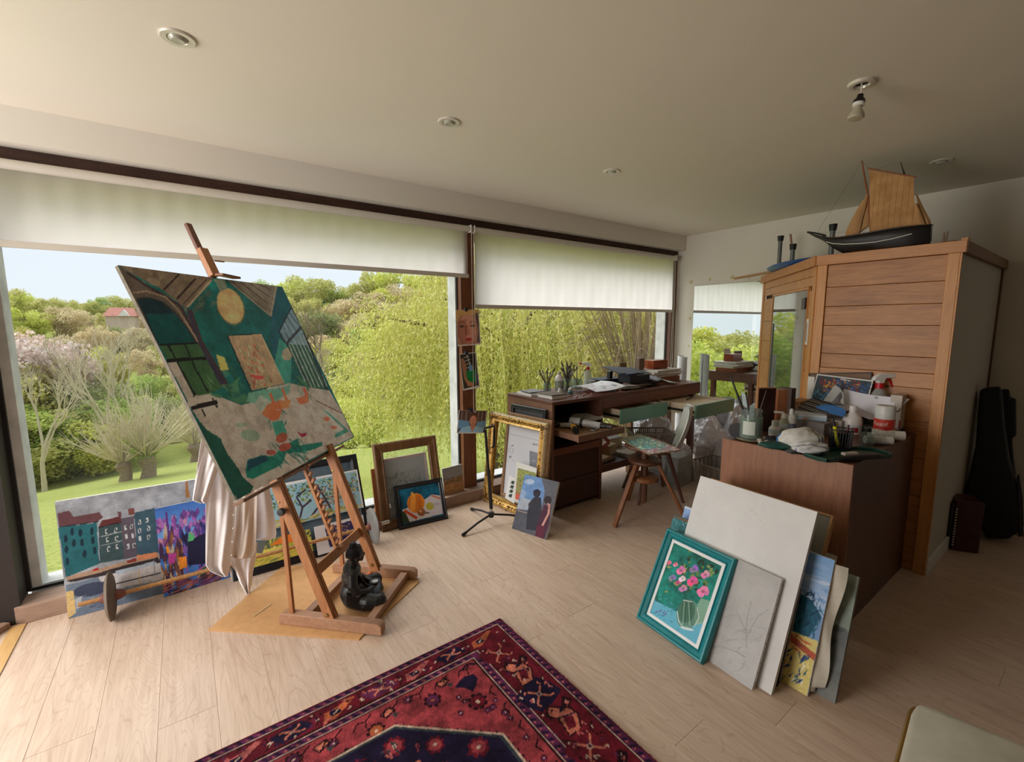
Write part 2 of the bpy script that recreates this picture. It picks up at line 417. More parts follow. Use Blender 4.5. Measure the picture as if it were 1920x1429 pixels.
xb1 = at_y(880, 500, YBL).x; zt = at_y(0, 306, YBL).z
roller_blind(-.86, at_y(881, 500, YBL).x, zt, at_y(864, 520, YBL).z, 'wide white roller blind left of the brown post, partly lowered')
roller_blind(at_y(889, 500, YBL).x, at_y(1262, 583, YBL).x, zt, at_y(890, 578, YBL).z, 'narrower white roller blind right of the brown post, lowered further')
M_cord = mat('cord_white', (214, 206, 190), .6)
def cord(x, zlo, zhi, gap, lab):
    y = YBL-.01
    pts = [(x, y, zhi)]+[(x, y, zlo+.03)]
    for k in range(7): a = PI+PI*k/6; pts.append((x+gap/2+gap/2*math.cos(a), y, zlo+.03+gap*.9*math.sin(a)))
    pts += [(x+gap, y, zlo+.03), (x+gap*.8, y, zhi)]
    tag(MB().tube(pts, .0022, 6).build('blind_cord', M_cord, None, smooth=True), lab, 'cord')
p = at_y(893, 775, YBL-.01); cord(at_y(886, 600, YBL-.01).x, p.z, zt-.01, .026, 'looped cream pull cord hanging down the brown centre post')
p = at_y(1257, 690, YBL-.01); cord(p.x, .98, zt-.02, .03, 'looped cream pull cord at the right end of the right-hand window')
# ------------------------------------------------------------------ ceiling fittings
M_chr = mat('spot_rim', (214, 208, 194), .35, .2)
def spot(p, lab):
    t = thing('ceiling_spot', (p.x, p.y, CEIL), lab, 'lamp', 'recessed ceiling spots')
    c = (p.x, p.y, CEIL)
    MB().lathe([(.030, .0), (.034, -.006), (.052, -.007), (.056, -.003), (.056, 0)], 32, c).build('trim_ring', M_chr, t, smooth=True)
    MB().lathe([(.0005, -.012), (.020, -.014), (.027, -.008), (.030, -.001), (.0005, -.0005)], 24, c).build('bulb', mat('spot_glass', (170, 168, 150), .2, spec=.8), t, smooth=True)
    MB().lathe([(.0005, .0), (.031, 0), (.031, -.0015), (.0005, -.0015)], 24, c).build('reflector', mat('spot_dark', (96, 90, 74), .3, .3), t)
spot(at_floor(333, 70, CEIL), 'recessed ceiling spot nearest the top left corner of the photo')
spot(at_floor(842, 228, CEIL), 'recessed ceiling spot above the centre post')
spot(at_floor(1147, 321, CEIL), 'recessed ceiling spot above the desk, third from the left')
spot(at_floor(1765, 302, CEIL), 'recessed ceiling spot above the stern of the model ship')
p = at_floor(1616, 155, CEIL)
t = thing('pendant_lamp', (p.x, p.y, CEIL), 'bare bulb in a black holder hanging from a ceiling rose', 'lamp')
c = (p.x, p.y, CEIL)
MB().lathe([(.026, .0), (.030, -.012), (.046, -.010), (.052, 0)], 32, c).build('ceiling_rose', M_chr, t, smooth=True)
MB().lathe([(.0005, .0), (.027, 0), (.027, -.002), (.0005, -.002)], 24, c).build('hole', mat('dark_hole', (50, 42, 34), .8), t)
MB().tube([(c[0], c[1], CEIL), (c[0]-.004, c[1]-.002, CEIL-.03), (c[0]-.003, c[1], CEIL-.05)], .003, 6).build('wire', M_cord, t)
tl = MX((c[0]-.003, c[1], CEIL-.048), .5, .12, .05)
b = MB(tl); b.lathe([(.0005, 0), (.011, 0), (.013, -.014), (.021, -.022), (.023, -.034), (.0005, -.034)], 20); b.build('holder', mat('bakelite', (16, 13, 12), .4), t, smooth=True)
b = MB(tl); b.lathe([(.0005, -.034), (.0215, -.034), (.0215, -.044), (.019, -.046), (.0005, -.046)], 20); b.build('collar', M_white, t, smooth=True)
b = MB(tl); b.lathe([(.0005, -.046), (.014, -.046), (.016, -.058), (.028, -.078), (.031, -.092), (.027, -.098), (.0005, -.101)], 24); b.build('bulb', mat('bulb_glass', (176, 168, 146), .25, spec=.8), t, smooth=True)
# ------------------------------------------------------------------ outdoors
def ground_z(x, y):
    r = math.hypot(x, y-3.0)
    z = -.9-.215*min(r, 46)
    if r > 46: z = -.9-.215*46+(r-46)*.02
    if r > 60: z += (r-60)*.13*(.22+.78*min(1, max(0, (math.atan2(x, y-3.0)+.75)/.4)))
    z += .12*math.sin(x*.31+y*.17)+.08*math.sin(x*.13-y*.41)
    return z
def far(px, dist):                # a place at a given distance along the survey direction px
    v = np.array([px-960, 0, FPX]) @ ROT; v = v/math.hypot(v[0], v[1])
    x, y = v[0]*dist, v[1]*dist
    return Vector((x, y, ground_z(x, y)))
def top_height(px, py, dist):     # height above ground of something whose top shows at (px, py)
    v = np.array([px-960, py-714.5, FPX]) @ ROT; t = dist/math.hypot(v[0], v[1])
    return CAM_H+v[2]*t-far(px, dist).z
def grass_mat():
    m, nt, bs = _nodes('meadow_grass')
    a = _noise(nt, _coord(nt, (1, 1, 1)), .35, 5, .6); b = _noise(nt, _coord(nt, (1, 3, 1), (0, 0, .6)), 2.4, 8, .75, .8); d = _noise(nt, _coord(nt, (1, 1, 1)), 14, 5, .7)
    c = _mix(nt, .5, _ramp(nt, a, [(.3, lin((124, 148, 70))), (.7, lin((168, 172, 98)))]), _ramp(nt, b, [(.3, lin((108, 134, 56))), (.5, lin((158, 168, 84))), (.72, lin((196, 182, 128)))]))
    c = _mix(nt, .55, c, _ramp(nt, d, [(.35, lin((88, 112, 44))), (.65, lin((196, 190, 112)))]))
    nt.links.new(c, bs.inputs['Base Color']); bs.inputs['Roughness'].default_value = 1; bs.inputs['Specular IOR Level'].default_value = .1
    _bump(nt, bs, d, .6, .05); return m
def terrain():
    vs = []; fs = []; n = 90
    rad = [2.2+.35*i for i in range(20)]+[9.5*1.065**i for i in range(48)]
    for r in rad:
        for k in range(n+1):
            a = math.radians(-95+205*k/n); x = r*math.sin(a)+1; y = max(r*math.cos(a)+3, 3.57)
            vs.append((x, y, ground_z(x, y)))
    w = n+1
    for i in range(len(rad)-1):
        for k in range(n): fs.append((i*w+k, i*w+k+1, (i+1)*w+k+1, (i+1)*w+k))
    b = MB(); b.v = vs; b.f = [tuple(reversed(f)) for f in fs]
    o = b.build('ground', grass_mat(), None, smooth=False); o.data.polygons.foreach_set('use_smooth', [True]*len(o.data.polygons))
    tag(o, kind='structure'); return o
terrain()
def leaf_mat(name, c1, c2, c3, tr=.5):
    m, nt, bs = _nodes(name); out = nt.nodes['Material Output']
    g = nt.nodes.new('ShaderNodeNewGeometry')
    oi = nt.nodes.new('ShaderNodeObjectInfo')
    rpi = g.outputs['Random Per Island']
    c = _ramp(nt, rpi, [(.1, lin(c1)), (.5, lin(c2)), (.9, lin(c3))])
    c = _mix(nt, 1, c, _ramp(nt, oi.outputs['Random'], [(0, (.86, .88, .84)), (.5, (1, 1, 1)), (1, (1, .95, .85))]), 'MULTIPLY')
    nt.links.new(c, bs.inputs['Base Color']); bs.inputs['Roughness'].default_value = .8; bs.inputs['Specular IOR Level'].default_value = .15
    t = nt.nodes.new('ShaderNodeBsdfTranslucent'); nt.links.new(c, t.inputs[0]); mx = nt.nodes.new('ShaderNodeMixShader'); mx.inputs[0].default_value = tr
    nt.links.new(bs.outputs[0], mx.inputs[1]); nt.links.new(t.outputs[0], mx.inputs[2]); nt.links.new(mx.outputs[0], out.inputs[0])
    return m
def quads_mesh(name, C, A, B, m):
    """many small leaf quads: centre C, half edges A and B"""
    n = len(C); V = np.stack([C-A-B, C+A-B, C+A+B, C-A+B], 1).reshape(-1, 3)
    me = bpy.data.meshes.new(name); me.vertices.add(4*n); me.vertices.foreach_set('co', V.ravel())
    me.loops.add(4*n); me.loops.foreach_set('vertex_index', np.arange(4*n)); me.polygons.add(n)
    me.polygons.foreach_set('loop_start', np.arange(0, 4*n, 4)); me.polygons.foreach_set('loop_total', np.full(n, 4))
    me.update(); me.materials.append(m); return me
def crown_mesh(name, clumps, per, size, m, seed, elong=1.0):
    g = np.random.default_rng(seed); C = []
    for (cx, cy, cz, r) in clumps:
        d = g.normal(size=(per, 3)); d /= np.linalg.norm(d, axis=1)[:, None]
        C.append(np.array([cx, cy, cz])+d*r*(g.uniform(.35, 1.08, (per, 1))**.6)*[1, 1, .85])
    C = np.concatenate(C); n = len(C)
    A = g.normal(size=(n, 3)); A /= np.linalg.norm(A, axis=1)[:, None]
    B = np.cross(A, g.normal(size=(n, 3))); B /= np.linalg.norm(B, axis=1)[:, None]
    s = size*g.uniform(.6, 1.3, (n, 1)); return quads_mesh(name, C, A*s*elong, B*s, m)
def dome(seed, n=26, h=1.0):       # clumps of a crown of unit height (0.25 .. 1)
    g = random.Random(seed); out = []
    for i in range(n):
        a = g.uniform(0, 2*PI); t = g.random(); z = .12+.78*t; rad = .42*math.sin(PI*min(1, .18+.8*(1-t)**.7))*g.uniform(.3, 1)
        out.append((rad*math.cos(a), rad*math.sin(a), z*h, g.uniform(.10, .17)))
    return out
def branch_tree(seed, h=1.0, trunk=.3, levels=5, spread=.55, kids=3, r0=.022, droop=0.0, trunks=1):
    g = random.Random(seed); b = MB()
    def grow(p, d, L, r, lev):
        pts = [p]; dd = d.copy(); q = p.copy()
        for k in range(3):
            dd = (dd+Vector((g.uniform(-1, 1), g.uniform(-1, 1), g.uniform(-.6, .8)-droop))*.13).normalized(); q = q+dd*(L/3); pts.append(q.copy())
        b.tube(pts, [r, r*.86, r*.72, r*.6], 5 if lev > 2 else 3, cap=False)
        if lev == 0: return
        for k in range(kids if lev > 1 else kids+1):
            a = g.uniform(0, 2*PI); o = dd.orthogonal().normalized(); o = Matrix.Rotation(a, 3, dd) @ o
            nd = (dd+o*g.uniform(.5, 1.2)*spread).normalized(); nd.z += .12-droop; nd.normalize()
            grow(pts[g.choice((2, 3, 3))], nd, L*g.uniform(.6, .85), r*.56, lev-1)
    for t in range(trunks):
        a = g.uniform(0, 2*PI); grow(Vector((0, 0, 0)), Vector((.25*math.cos(a)*(trunks > 1), .25*math.sin(a)*(trunks > 1), 1)).normalized(), trunk*h, r0*h, levels)
    return b
def mb_mesh(b, name, m):
    me = bpy.data.meshes.new(name); me.from_pydata([tuple(v) for v in b.v], [], b.f); me.materials.append(m); me.polygons.foreach_set('use_smooth', [True]*len(me.polygons)); return me
M_bark = mat('bark_brown', (142, 122, 100), .9, vscale=4, var=.25); M_barkp = mat('bark_pale', (206, 192, 164), .9, vscale=4, var=.2)
LM = dict(
    olive=leaf_mat('leaf_olive', (186, 188, 112), (212, 208, 134), (232, 226, 160)),
    lime=leaf_mat('leaf_lime', (196, 208, 100), (222, 226, 118), (240, 238, 160)),
    tan=leaf_mat('twig_tan', (200, 182, 144), (224, 208, 172), (240, 230, 200)),
    pink=leaf_mat('blossom_pink', (206, 184, 176), (228, 210, 202), (244, 232, 226)),
    green=leaf_mat('leaf_green', (156, 180, 98), (184, 202, 114), (208, 218, 136)),
    dark=leaf_mat('leaf_dark', (136, 146, 98), (164, 170, 118), (192, 194, 138)))
crowns = {}
for i, k in enumerate(LM):
    for j in range(2): crowns[k, j] = crown_mesh('crown', dome(10*i+j, 34), 230 if k != 'pink' else 200, .0105 if k != 'tan' else .0065, LM[k], 50+7*i+j, 1.0 if k != 'tan' else 3.0)
bare = [mb_mesh(branch_tree(s, 1, .27, 5, .5, 3, .016), 'branches', M_barkp if s % 2 else M_bark) for s in (1, 2, 3)]
trunk_me = mb_mesh(branch_tree(8, 1, .3, 3, .45, 3, .02), 'trunk', M_bark)
proto = {}
DESC = dict(olive='olive green tree on the wooded hillside', lime='fresh yellow green tree on the wooded hillside', tan='tan twiggy tree not yet in leaf on the hillside',
            pink='tree in pale pink blossom at the left edge of the view', green='mid green tree on the wooded hillside', dark='dark green tree on the wooded hillside')
def tree(kind, px, dist, top, wide=1.0, j=None, label=None, group=None):
    P = far(px, dist); h = max(top_height(px, top, dist), 2.0)
    j = random.randrange(2) if j is None else j
    if kind == 'bare':
        t = bpy.data.objects.new('bare_tree', None); COL.objects.link(t)
        o = bpy.data.objects.new('branches', bare[j % 3]); COL.objects.link(o); o.parent = t; s = 1.22
        lab, grp = label or 'bare pale tree with spreading branches in front of the woods', group or 'bare trees below the hillside'
    else:
        t = bpy.data.objects.new('tree', None); COL.objects.link(t)
        o = bpy.data.objects.new('crown', crowns[kind, j]); COL.objects.link(o); o.parent = t
        u = bpy.data.objects.new('trunk', trunk_me); COL.objects.link(u); u.parent = t; s = 1.0
        lab, grp = label or DESC[kind], group or kind.replace('tan', 'bare twiggy')+' trees on the hillside'
    t.location = P-Vector((0, 0, .2)); t.rotation_euler = (0, 0, random.uniform(0, 6.28)); t.scale = (h*s*wide, h*s*wide, h*s)
    return tag(t, lab, 'tree', grp)
def tree_at(kind, deg, dist, h, lab, grp):
    a = math.radians(deg); x, y = dist*math.sin(a), dist*math.cos(a)+3; t = bpy.data.objects.new('tree', None); COL.objects.link(t); j = random.randrange(2)
    for nm, me in (('crown', crowns[kind, j]), ('trunk', trunk_me)):
        o = bpy.data.objects.new(nm, me); COL.objects.link(o); o.parent = t
    t.location = (x, y, ground_z(x, y)-.2); t.scale = (h*1.15, h*1.15, h); t.rotation_euler = (0, 0, random.uniform(0, 6)); tag(t, lab, 'tree', grp)
R2_ = random.Random(23)
for d_, h_, st_, kk in ((34, 8.5, 7, ('lime', 'lime', 'green')), (60, 12.5, 6, ('lime', 'olive', 'green')), (95, 9, 5, ('olive', 'green', 'tan')), (140, 5, 5, ('olive', 'olive', 'green'))):
    a_ = -86
    while a_ < -18: tree_at(R2_.choice(kk), a_+R2_.uniform(-1.5, 1.5), d_*R2_.uniform(.94, 1.06), h_*R2_.uniform(.85, 1.15), 'bright green tree of the left-hand slope, seen in the wall mirror', 'trees reflected in the mirror'); a_ += st_
R_ = random.Random(11)
# skyline read from the photograph: x of the view, y of the tree tops
SKY = [(-60, 530), (0, 535), (60, 545), (105, 562), (150, 548), (200, 550), (260, 556), (330, 545), (520, 530), (560, 520), (600, 520), (640, 535), (700, 505), (900, 500), (1300, 520)]
def sky_y(x):
    for (a, b), (c, d) in zip(SKY[:-1], SKY[1:]):
        if a <= x <= c: return b+(d-b)*(x-a)/(c-a)
    return 530
for dist, dy, step, kinds in ((150, 0, 30, ('olive', 'lime', 'olive', 'green')), (125, 26, 34, ('olive', 'tan', 'olive', 'lime')), (104, 62, 38, ('tan', 'olive', 'dark', 'tan')),
                              (86, 100, 44, ('tan', 'olive', 'green', 'tan', 'lime')), (72, 150, 50, ('tan', 'green', 'olive', 'dark')), (62, 182, 46, ('olive', 'green', 'dark', 'lime'))):
    x = -120
    while x < 1330:
        xx = x+R_.uniform(-.3, .3)*step
        tree(R_.choice(kinds), xx, dist*R_.uniform(.96, 1.05), sky_y(xx)+dy+R_.uniform(-8, 14), R_.uniform(.85, 1.3))
        x += step*(1 if x < 750 else 1.5)
# blossom, bare trees, pollards, shrubs of the meadow
for px, d, top in ((18, 58, 618), (70, 60, 622), (112, 61, 640)): tree('pink', px, d, top, .9)
tree('dark', 140, 57, 690, 1.2); tree('olive', -14, 56, 680, 1.2); tree('tan', 40, 57, 670)
for i, (px, d, top, w, lab) in enumerate((
        (200, 50, 600, .8, 'bare pale tree behind the pollard willow at the left of the meadow'),
        (165, 55, 632, .8, 'thin bare pale tree beside the pink blossom'),
        (235, 54, 610, .8, 'bare pale tree in front of the red roofed house'),
        (55, 44, 660, .9, 'bare brown tree at the far left of the view'),
        (628, 60, 560, 1.15, 'tall bare pale tree right of the easel painting, in front of the woods'),
        (612, 52, 640, 1.0, 'low bare tree just right of the easel painting'),
        (668, 46, 660, 1.1, 'bare brown tree at the left edge of the weeping willow'),
        (700, 40, 690, 1.0, 'spreading bare tree half hidden by the weeping willow'))):
    tree('bare', px, d, top, w, i, lab, 'bare trees below the hillside')
for px, d, top, k in ((648, 40, 735, 'lime'), (690, 36, 742, 'lime'), (200, 52, 745, 'green'), (130, 53, 752, 'olive'), (60, 51, 750, 'green'), (380, 54, 740, 'olive'), (170, 50, 770, 'lime'), (30, 50, 768, 'olive'), (100, 51, 775, 'green')):
    tree(k, px, d, top, 1.3, None, 'low rounded shrub at the lower edge of the woods', 'shrubs along the meadow edge')
def pollard(px, dist, top, lab, leafy=True, seed=1):
    P = far(px, dist); h = top_height(px, top, dist); g = random.Random(seed)
    t = thing('pollard_willow', tuple(P), lab, 'tree', 'pollard willows in the meadow')
    th = h*.24; b = MB()
    b.tube([P+Vector((0, 0, -.2)), P+Vector((.03*h, 0, th*.5)), P+Vector((0, 0, th)), P+Vector((0, 0, th*1.25))], [.085*h, .07*h, .10*h, .05*h], 9); b.build('trunk', M_bark, t, smooth=True)
    b = MB()
    for i in range(95):
        a = g.uniform(0, 2*PI); el = g.uniform(.15, 1.0); L = h*g.uniform(.5, .82); d = Vector((math.cos(a)*math.cos(el*1.5), math.sin(a)*math.cos(el*1.5), math.sin(el*1.5)*.9+.12)).normalized()
        p = P+Vector((0, 0, th*1.1)); pts = [p, p+d*L*.4+Vector((0, 0, L*.05)), p+d*L*.75+Vector((0, 0, L*.16)), p+d*L*.9+Vector((g.uniform(-.05, .05)*h, 0, L*.3))]
        b.tube(pts, [.010*h, .006*h, .004*h, .0015*h], 3, cap=False)
        for k in range(2):
            q = pts[2].lerp(pts[1], g.random()); e = (d+Vector((g.uniform(-.5, .5), g.uniform(-.5, .5), g.uniform(0, .5)))).normalized()
            b.tube([q, q+e*L*.3], [.004*h, .001*h], 3, cap=False)
    b.build('shoots', M_barkp, t)
    if leafy:
        o = bpy.data.objects.new('ivy', crowns['green', 0]); COL.objects.link(o); o.parent = t; o.location = (0, 0, th*.55); o.scale = (h*.42,)*3
pollard(257, 37, 745, 'pollard willow with ivy on its trunk in the left part of the meadow')
pollard(212, 37.5, 775, 'small pollard left of the ivy covered pollard willow', False, 4)
pollard(352, 45, 745, 'pollard willow behind the left edge of the easel painting', False, 3)
def willow():
    C = far(935, 15.5); C = Vector((C.x, C.y, C.z)); g = random.Random(5); rng = np.random.default_rng(5)
    t = thing('weeping_willow', tuple(C), 'large weeping willow with yellow green strands outside the centre post', 'tree')
    b = MB(); ends = []
    top = 8.6
    b.tube([C+Vector((0, 0, -.3)), C+Vector((.1, .1, 1.4)), C+Vector((-.1, 0, 2.6))], [.42, .34, .30], 10)
    for i in range(26):
        a = 2*PI*i/26+g.uniform(-.2, .2); R = g.uniform(1.4, 4.5); z = top-(R/5.2)**2*3.6-g.uniform(0, 2.8)
        p0 = C+Vector((0, 0, 2.4)); p3 = C+Vector((R*math.cos(a), R*math.sin(a), z)); p1 = p0.lerp(p3, .35)+Vector((0, 0, .9)); p2 = p0.lerp(p3, .7)+Vector((0, 0, .7))
        b.tube([p0, p1, p2, p3], [.13, .09, .055, .02], 5, cap=False); ends += [p1.lerp(p2, .5), p2, p2.lerp(p3, .5), p3]
    b.build('branches', mat('willow_bark', (112, 96, 74), .9), t, smooth=True)
    # strands: an arch outwards, then hanging
    Cs = []; A = []; B = []; tw = MB()
    for i in range(3600):
        e = ends[g.randrange(len(ends))]; a = math.atan2(e.y-C.y, e.x-C.x)+g.uniform(-.7, .7); out = g.uniform(.2, 1.5)
        s = np.array(e)+np.array([g.gauss(0, .42), g.gauss(0, .42), g.uniform(-.3, .7)]); L = g.uniform(1.4, 6.2)
        rr_ = math.hypot(s[0]-C.x, s[1]-C.y); low = -2.6+1.6*g.random()
        L = min(L, s[2]-low) if s[2]-low > .5 else .5
        n = int(L*9)+4; u = np.linspace(0, 1, n)[:, None]
        d = np.array([math.cos(a), math.sin(a), 0])*out
        P = s+d*(1-(1-u)**2)+np.array([0, 0, 1])*(.25*np.sin(u*2.2)*(1-u)-u*L)+rng.normal(0, .05, (n, 3))
        if i % 3 == 0: tw.tube([P[0], P[n//3], P[2*n//3], P[-1]], [.008, .006, .005, .003], 3, cap=False)
        ax = np.gradient(P, axis=0)+rng.normal(0, .06, (n, 3)); ax /= np.linalg.norm(ax, axis=1)[:, None]
        w = np.cross(ax, rng.normal(size=(n, 3))); w /= np.linalg.norm(w, axis=1)[:, None]
        Cs.append(P); A.append(ax*.046); B.append(w*.012)
    me = quads_mesh('strands', np.concatenate(Cs), np.concatenate(A), np.concatenate(B), leaf_mat('willow_leaf', (196, 200, 96), (230, 224, 126), (248, 242, 176), .55))
    o = bpy.data.objects.new('strands', me); COL.objects.link(o); o.parent = t; o.location = -C
    tw.build('twigs', mat('willow_twig', (206, 190, 110), .8), t)
willow()
def arching_shrub():
    P = far(1205, 10.5); g = random.Random(9); t = thing('twiggy_shrub', tuple(P), 'leafless shrub with long arching brown twigs outside the right window', 'shrub')
    b = MB()
    for i in range(150):
        a = g.uniform(0, 2*PI); R = g.uniform(.8, 2.8); z = g.uniform(3.0, 6.2); p0 = P+Vector((g.uniform(-.3, .3), g.uniform(-.3, .3), 0))
        p3 = P+Vector((R*math.cos(a), R*math.sin(a), z-R*.5)); p1 = P+Vector((R*.2*math.cos(a), R*.2*math.sin(a), z*.6)); p2 = P+Vector((R*.6*math.cos(a), R*.6*math.sin(a), z))
        b.tube([p0, p1, p2, p3], [.02, .014, .009, .004], 4, cap=False)
        for k in range(5):
            q = p2.lerp(p3, g.random()) if k % 2 else p1.lerp(p2, g.random()); e = Vector((math.cos(a+g.uniform(-.8, .8)), math.sin(a+g.uniform(-.8, .8)), g.uniform(-.6, .5)))
            b.tube([q, q+e*.35, q+e*.7+Vector((0, 0, -.12))], [.006, .004, .002], 3, cap=False)
    b.build('twigs', mat('twig_brown', (134, 112, 84), .9), t)
    o = bpy.data.objects.new('buds', crowns['olive', 1]); COL.objects.link(o); o.parent = t; o.location = (1.2, 1.2, 1.0); o.scale = (4.5, 4.5, 4.5)
arching_shrub()
# house on the hill
P = far(243, 118); zt_ = CAM_H+top_height(243, 577, 118)+P.z-CAM_H
hs = thing('house', (P.x, P.y, P.z), 'distant house with a red tiled roof and white gable among the trees', 'house')
hx = MX((P.x, P.y, 0), -.1)
b = MB(hx); b.box((-2.2, -2, P.z), (2.2, 2, zt_-1.5)); b.build('walls', mat('house_wall', (206, 184, 168), .8), hs)
b = MB(hx); b.add([(-2.6, -2.4, zt_-1.7), (2.6, -2.4, zt_-1.7), (2.6, 2.4, zt_-1.7), (-2.6, 2.4, zt_-1.7), (-1.8, 0, zt_), (1.8, 0, zt_)], [(0, 1, 5, 4), (2, 3, 4, 5), (1, 2, 5), (3, 0, 4), (0, 3, 2, 1)]); b.build('roof', mat('roof_tile', (186, 122, 104), .8, vscale=2, var=.2), hs)
b = MB(hx); b.add([(-.2, -2.7, zt_-1.7), (1.6, -2.7, zt_-1.7), (.7, -2.7, zt_-.5), (.7, -.6, zt_-.5), (-.2, -.6, zt_-1.7), (1.6, -.6, zt_-1.7)], [(0, 1, 2), (0, 2, 3, 4), (1, 5, 3, 2)]); b.build('gable', mat('gable_white', (236, 230, 222), .8), hs)
# bits lying in the meadow
def field_log(px, py, L, lab, m, g='logs in the meadow', r=.09):
    v = np.array([px-960, py-714.5, FPX]) @ ROT; v = v/np.linalg.norm(v); t = 2.0
    while CAM_H+v[2]*t > ground_z(v[0]*t, v[1]*t): t *= 1.01
    x, y = v[0]*t, v[1]*t; z = ground_z(x, y); g_ = random.Random(int(px))
    pts = [(x-L/2+L*k/5, y+g_.uniform(-.05, .05)*L, z+r*.6+g_.uniform(0, .04)) for k in range(6)]
    tag(MB().tube(pts, [r*.6, r, r*1.1, r, r*.8, r*.4], 6).build('log', m, None, smooth=True), lab, 'log', g)
field_log(150, 858, 1.9, 'fallen log lying in the meadow left of the pollards', M_barkp, None, .12)
field_log(325, 833, 2.0, 'low heap of pale branches right of the ivy covered pollard', M_barkp, None, .14)
field_log(605, 832, 2.2, 'fallen branch under the bare tree right of the easel painting', M_bark, None, .12)
for i, (a, b_, lab) in enumerate((((8, 957), (18, 985), 'thin pale stake leaning at the left edge of the lawn'), ((25, 955), (62, 970), 'pale pole lying in the lawn above the wheel'), ((10, 1022), (40, 1038), 'pale pole lying low in the lawn, nearest the window'), ((52, 985), (54, 1028), 'upright weathered stake in the lawn outside'))):
    def hit(px, py):
        v = np.array([px-960, py-714.5, FPX]) @ ROT; v = v/np.linalg.norm(v); t = 4.0
        while CAM_H+v[2]*t > ground_z(v[0]*t, v[1]*t)+.04: t *= 1.005
        return Vector((v[0]*t, v[1]*t, CAM_H+v[2]*t))
    p, q = hit(*a), hit(*b_)
    if i in (0, 3): p = q+Vector((-.05, .0, .55 if i == 3 else .45))
    tag(MB().tube([p, q], .022, 6).build('stake', M_barkp, None), lab, 'stake')
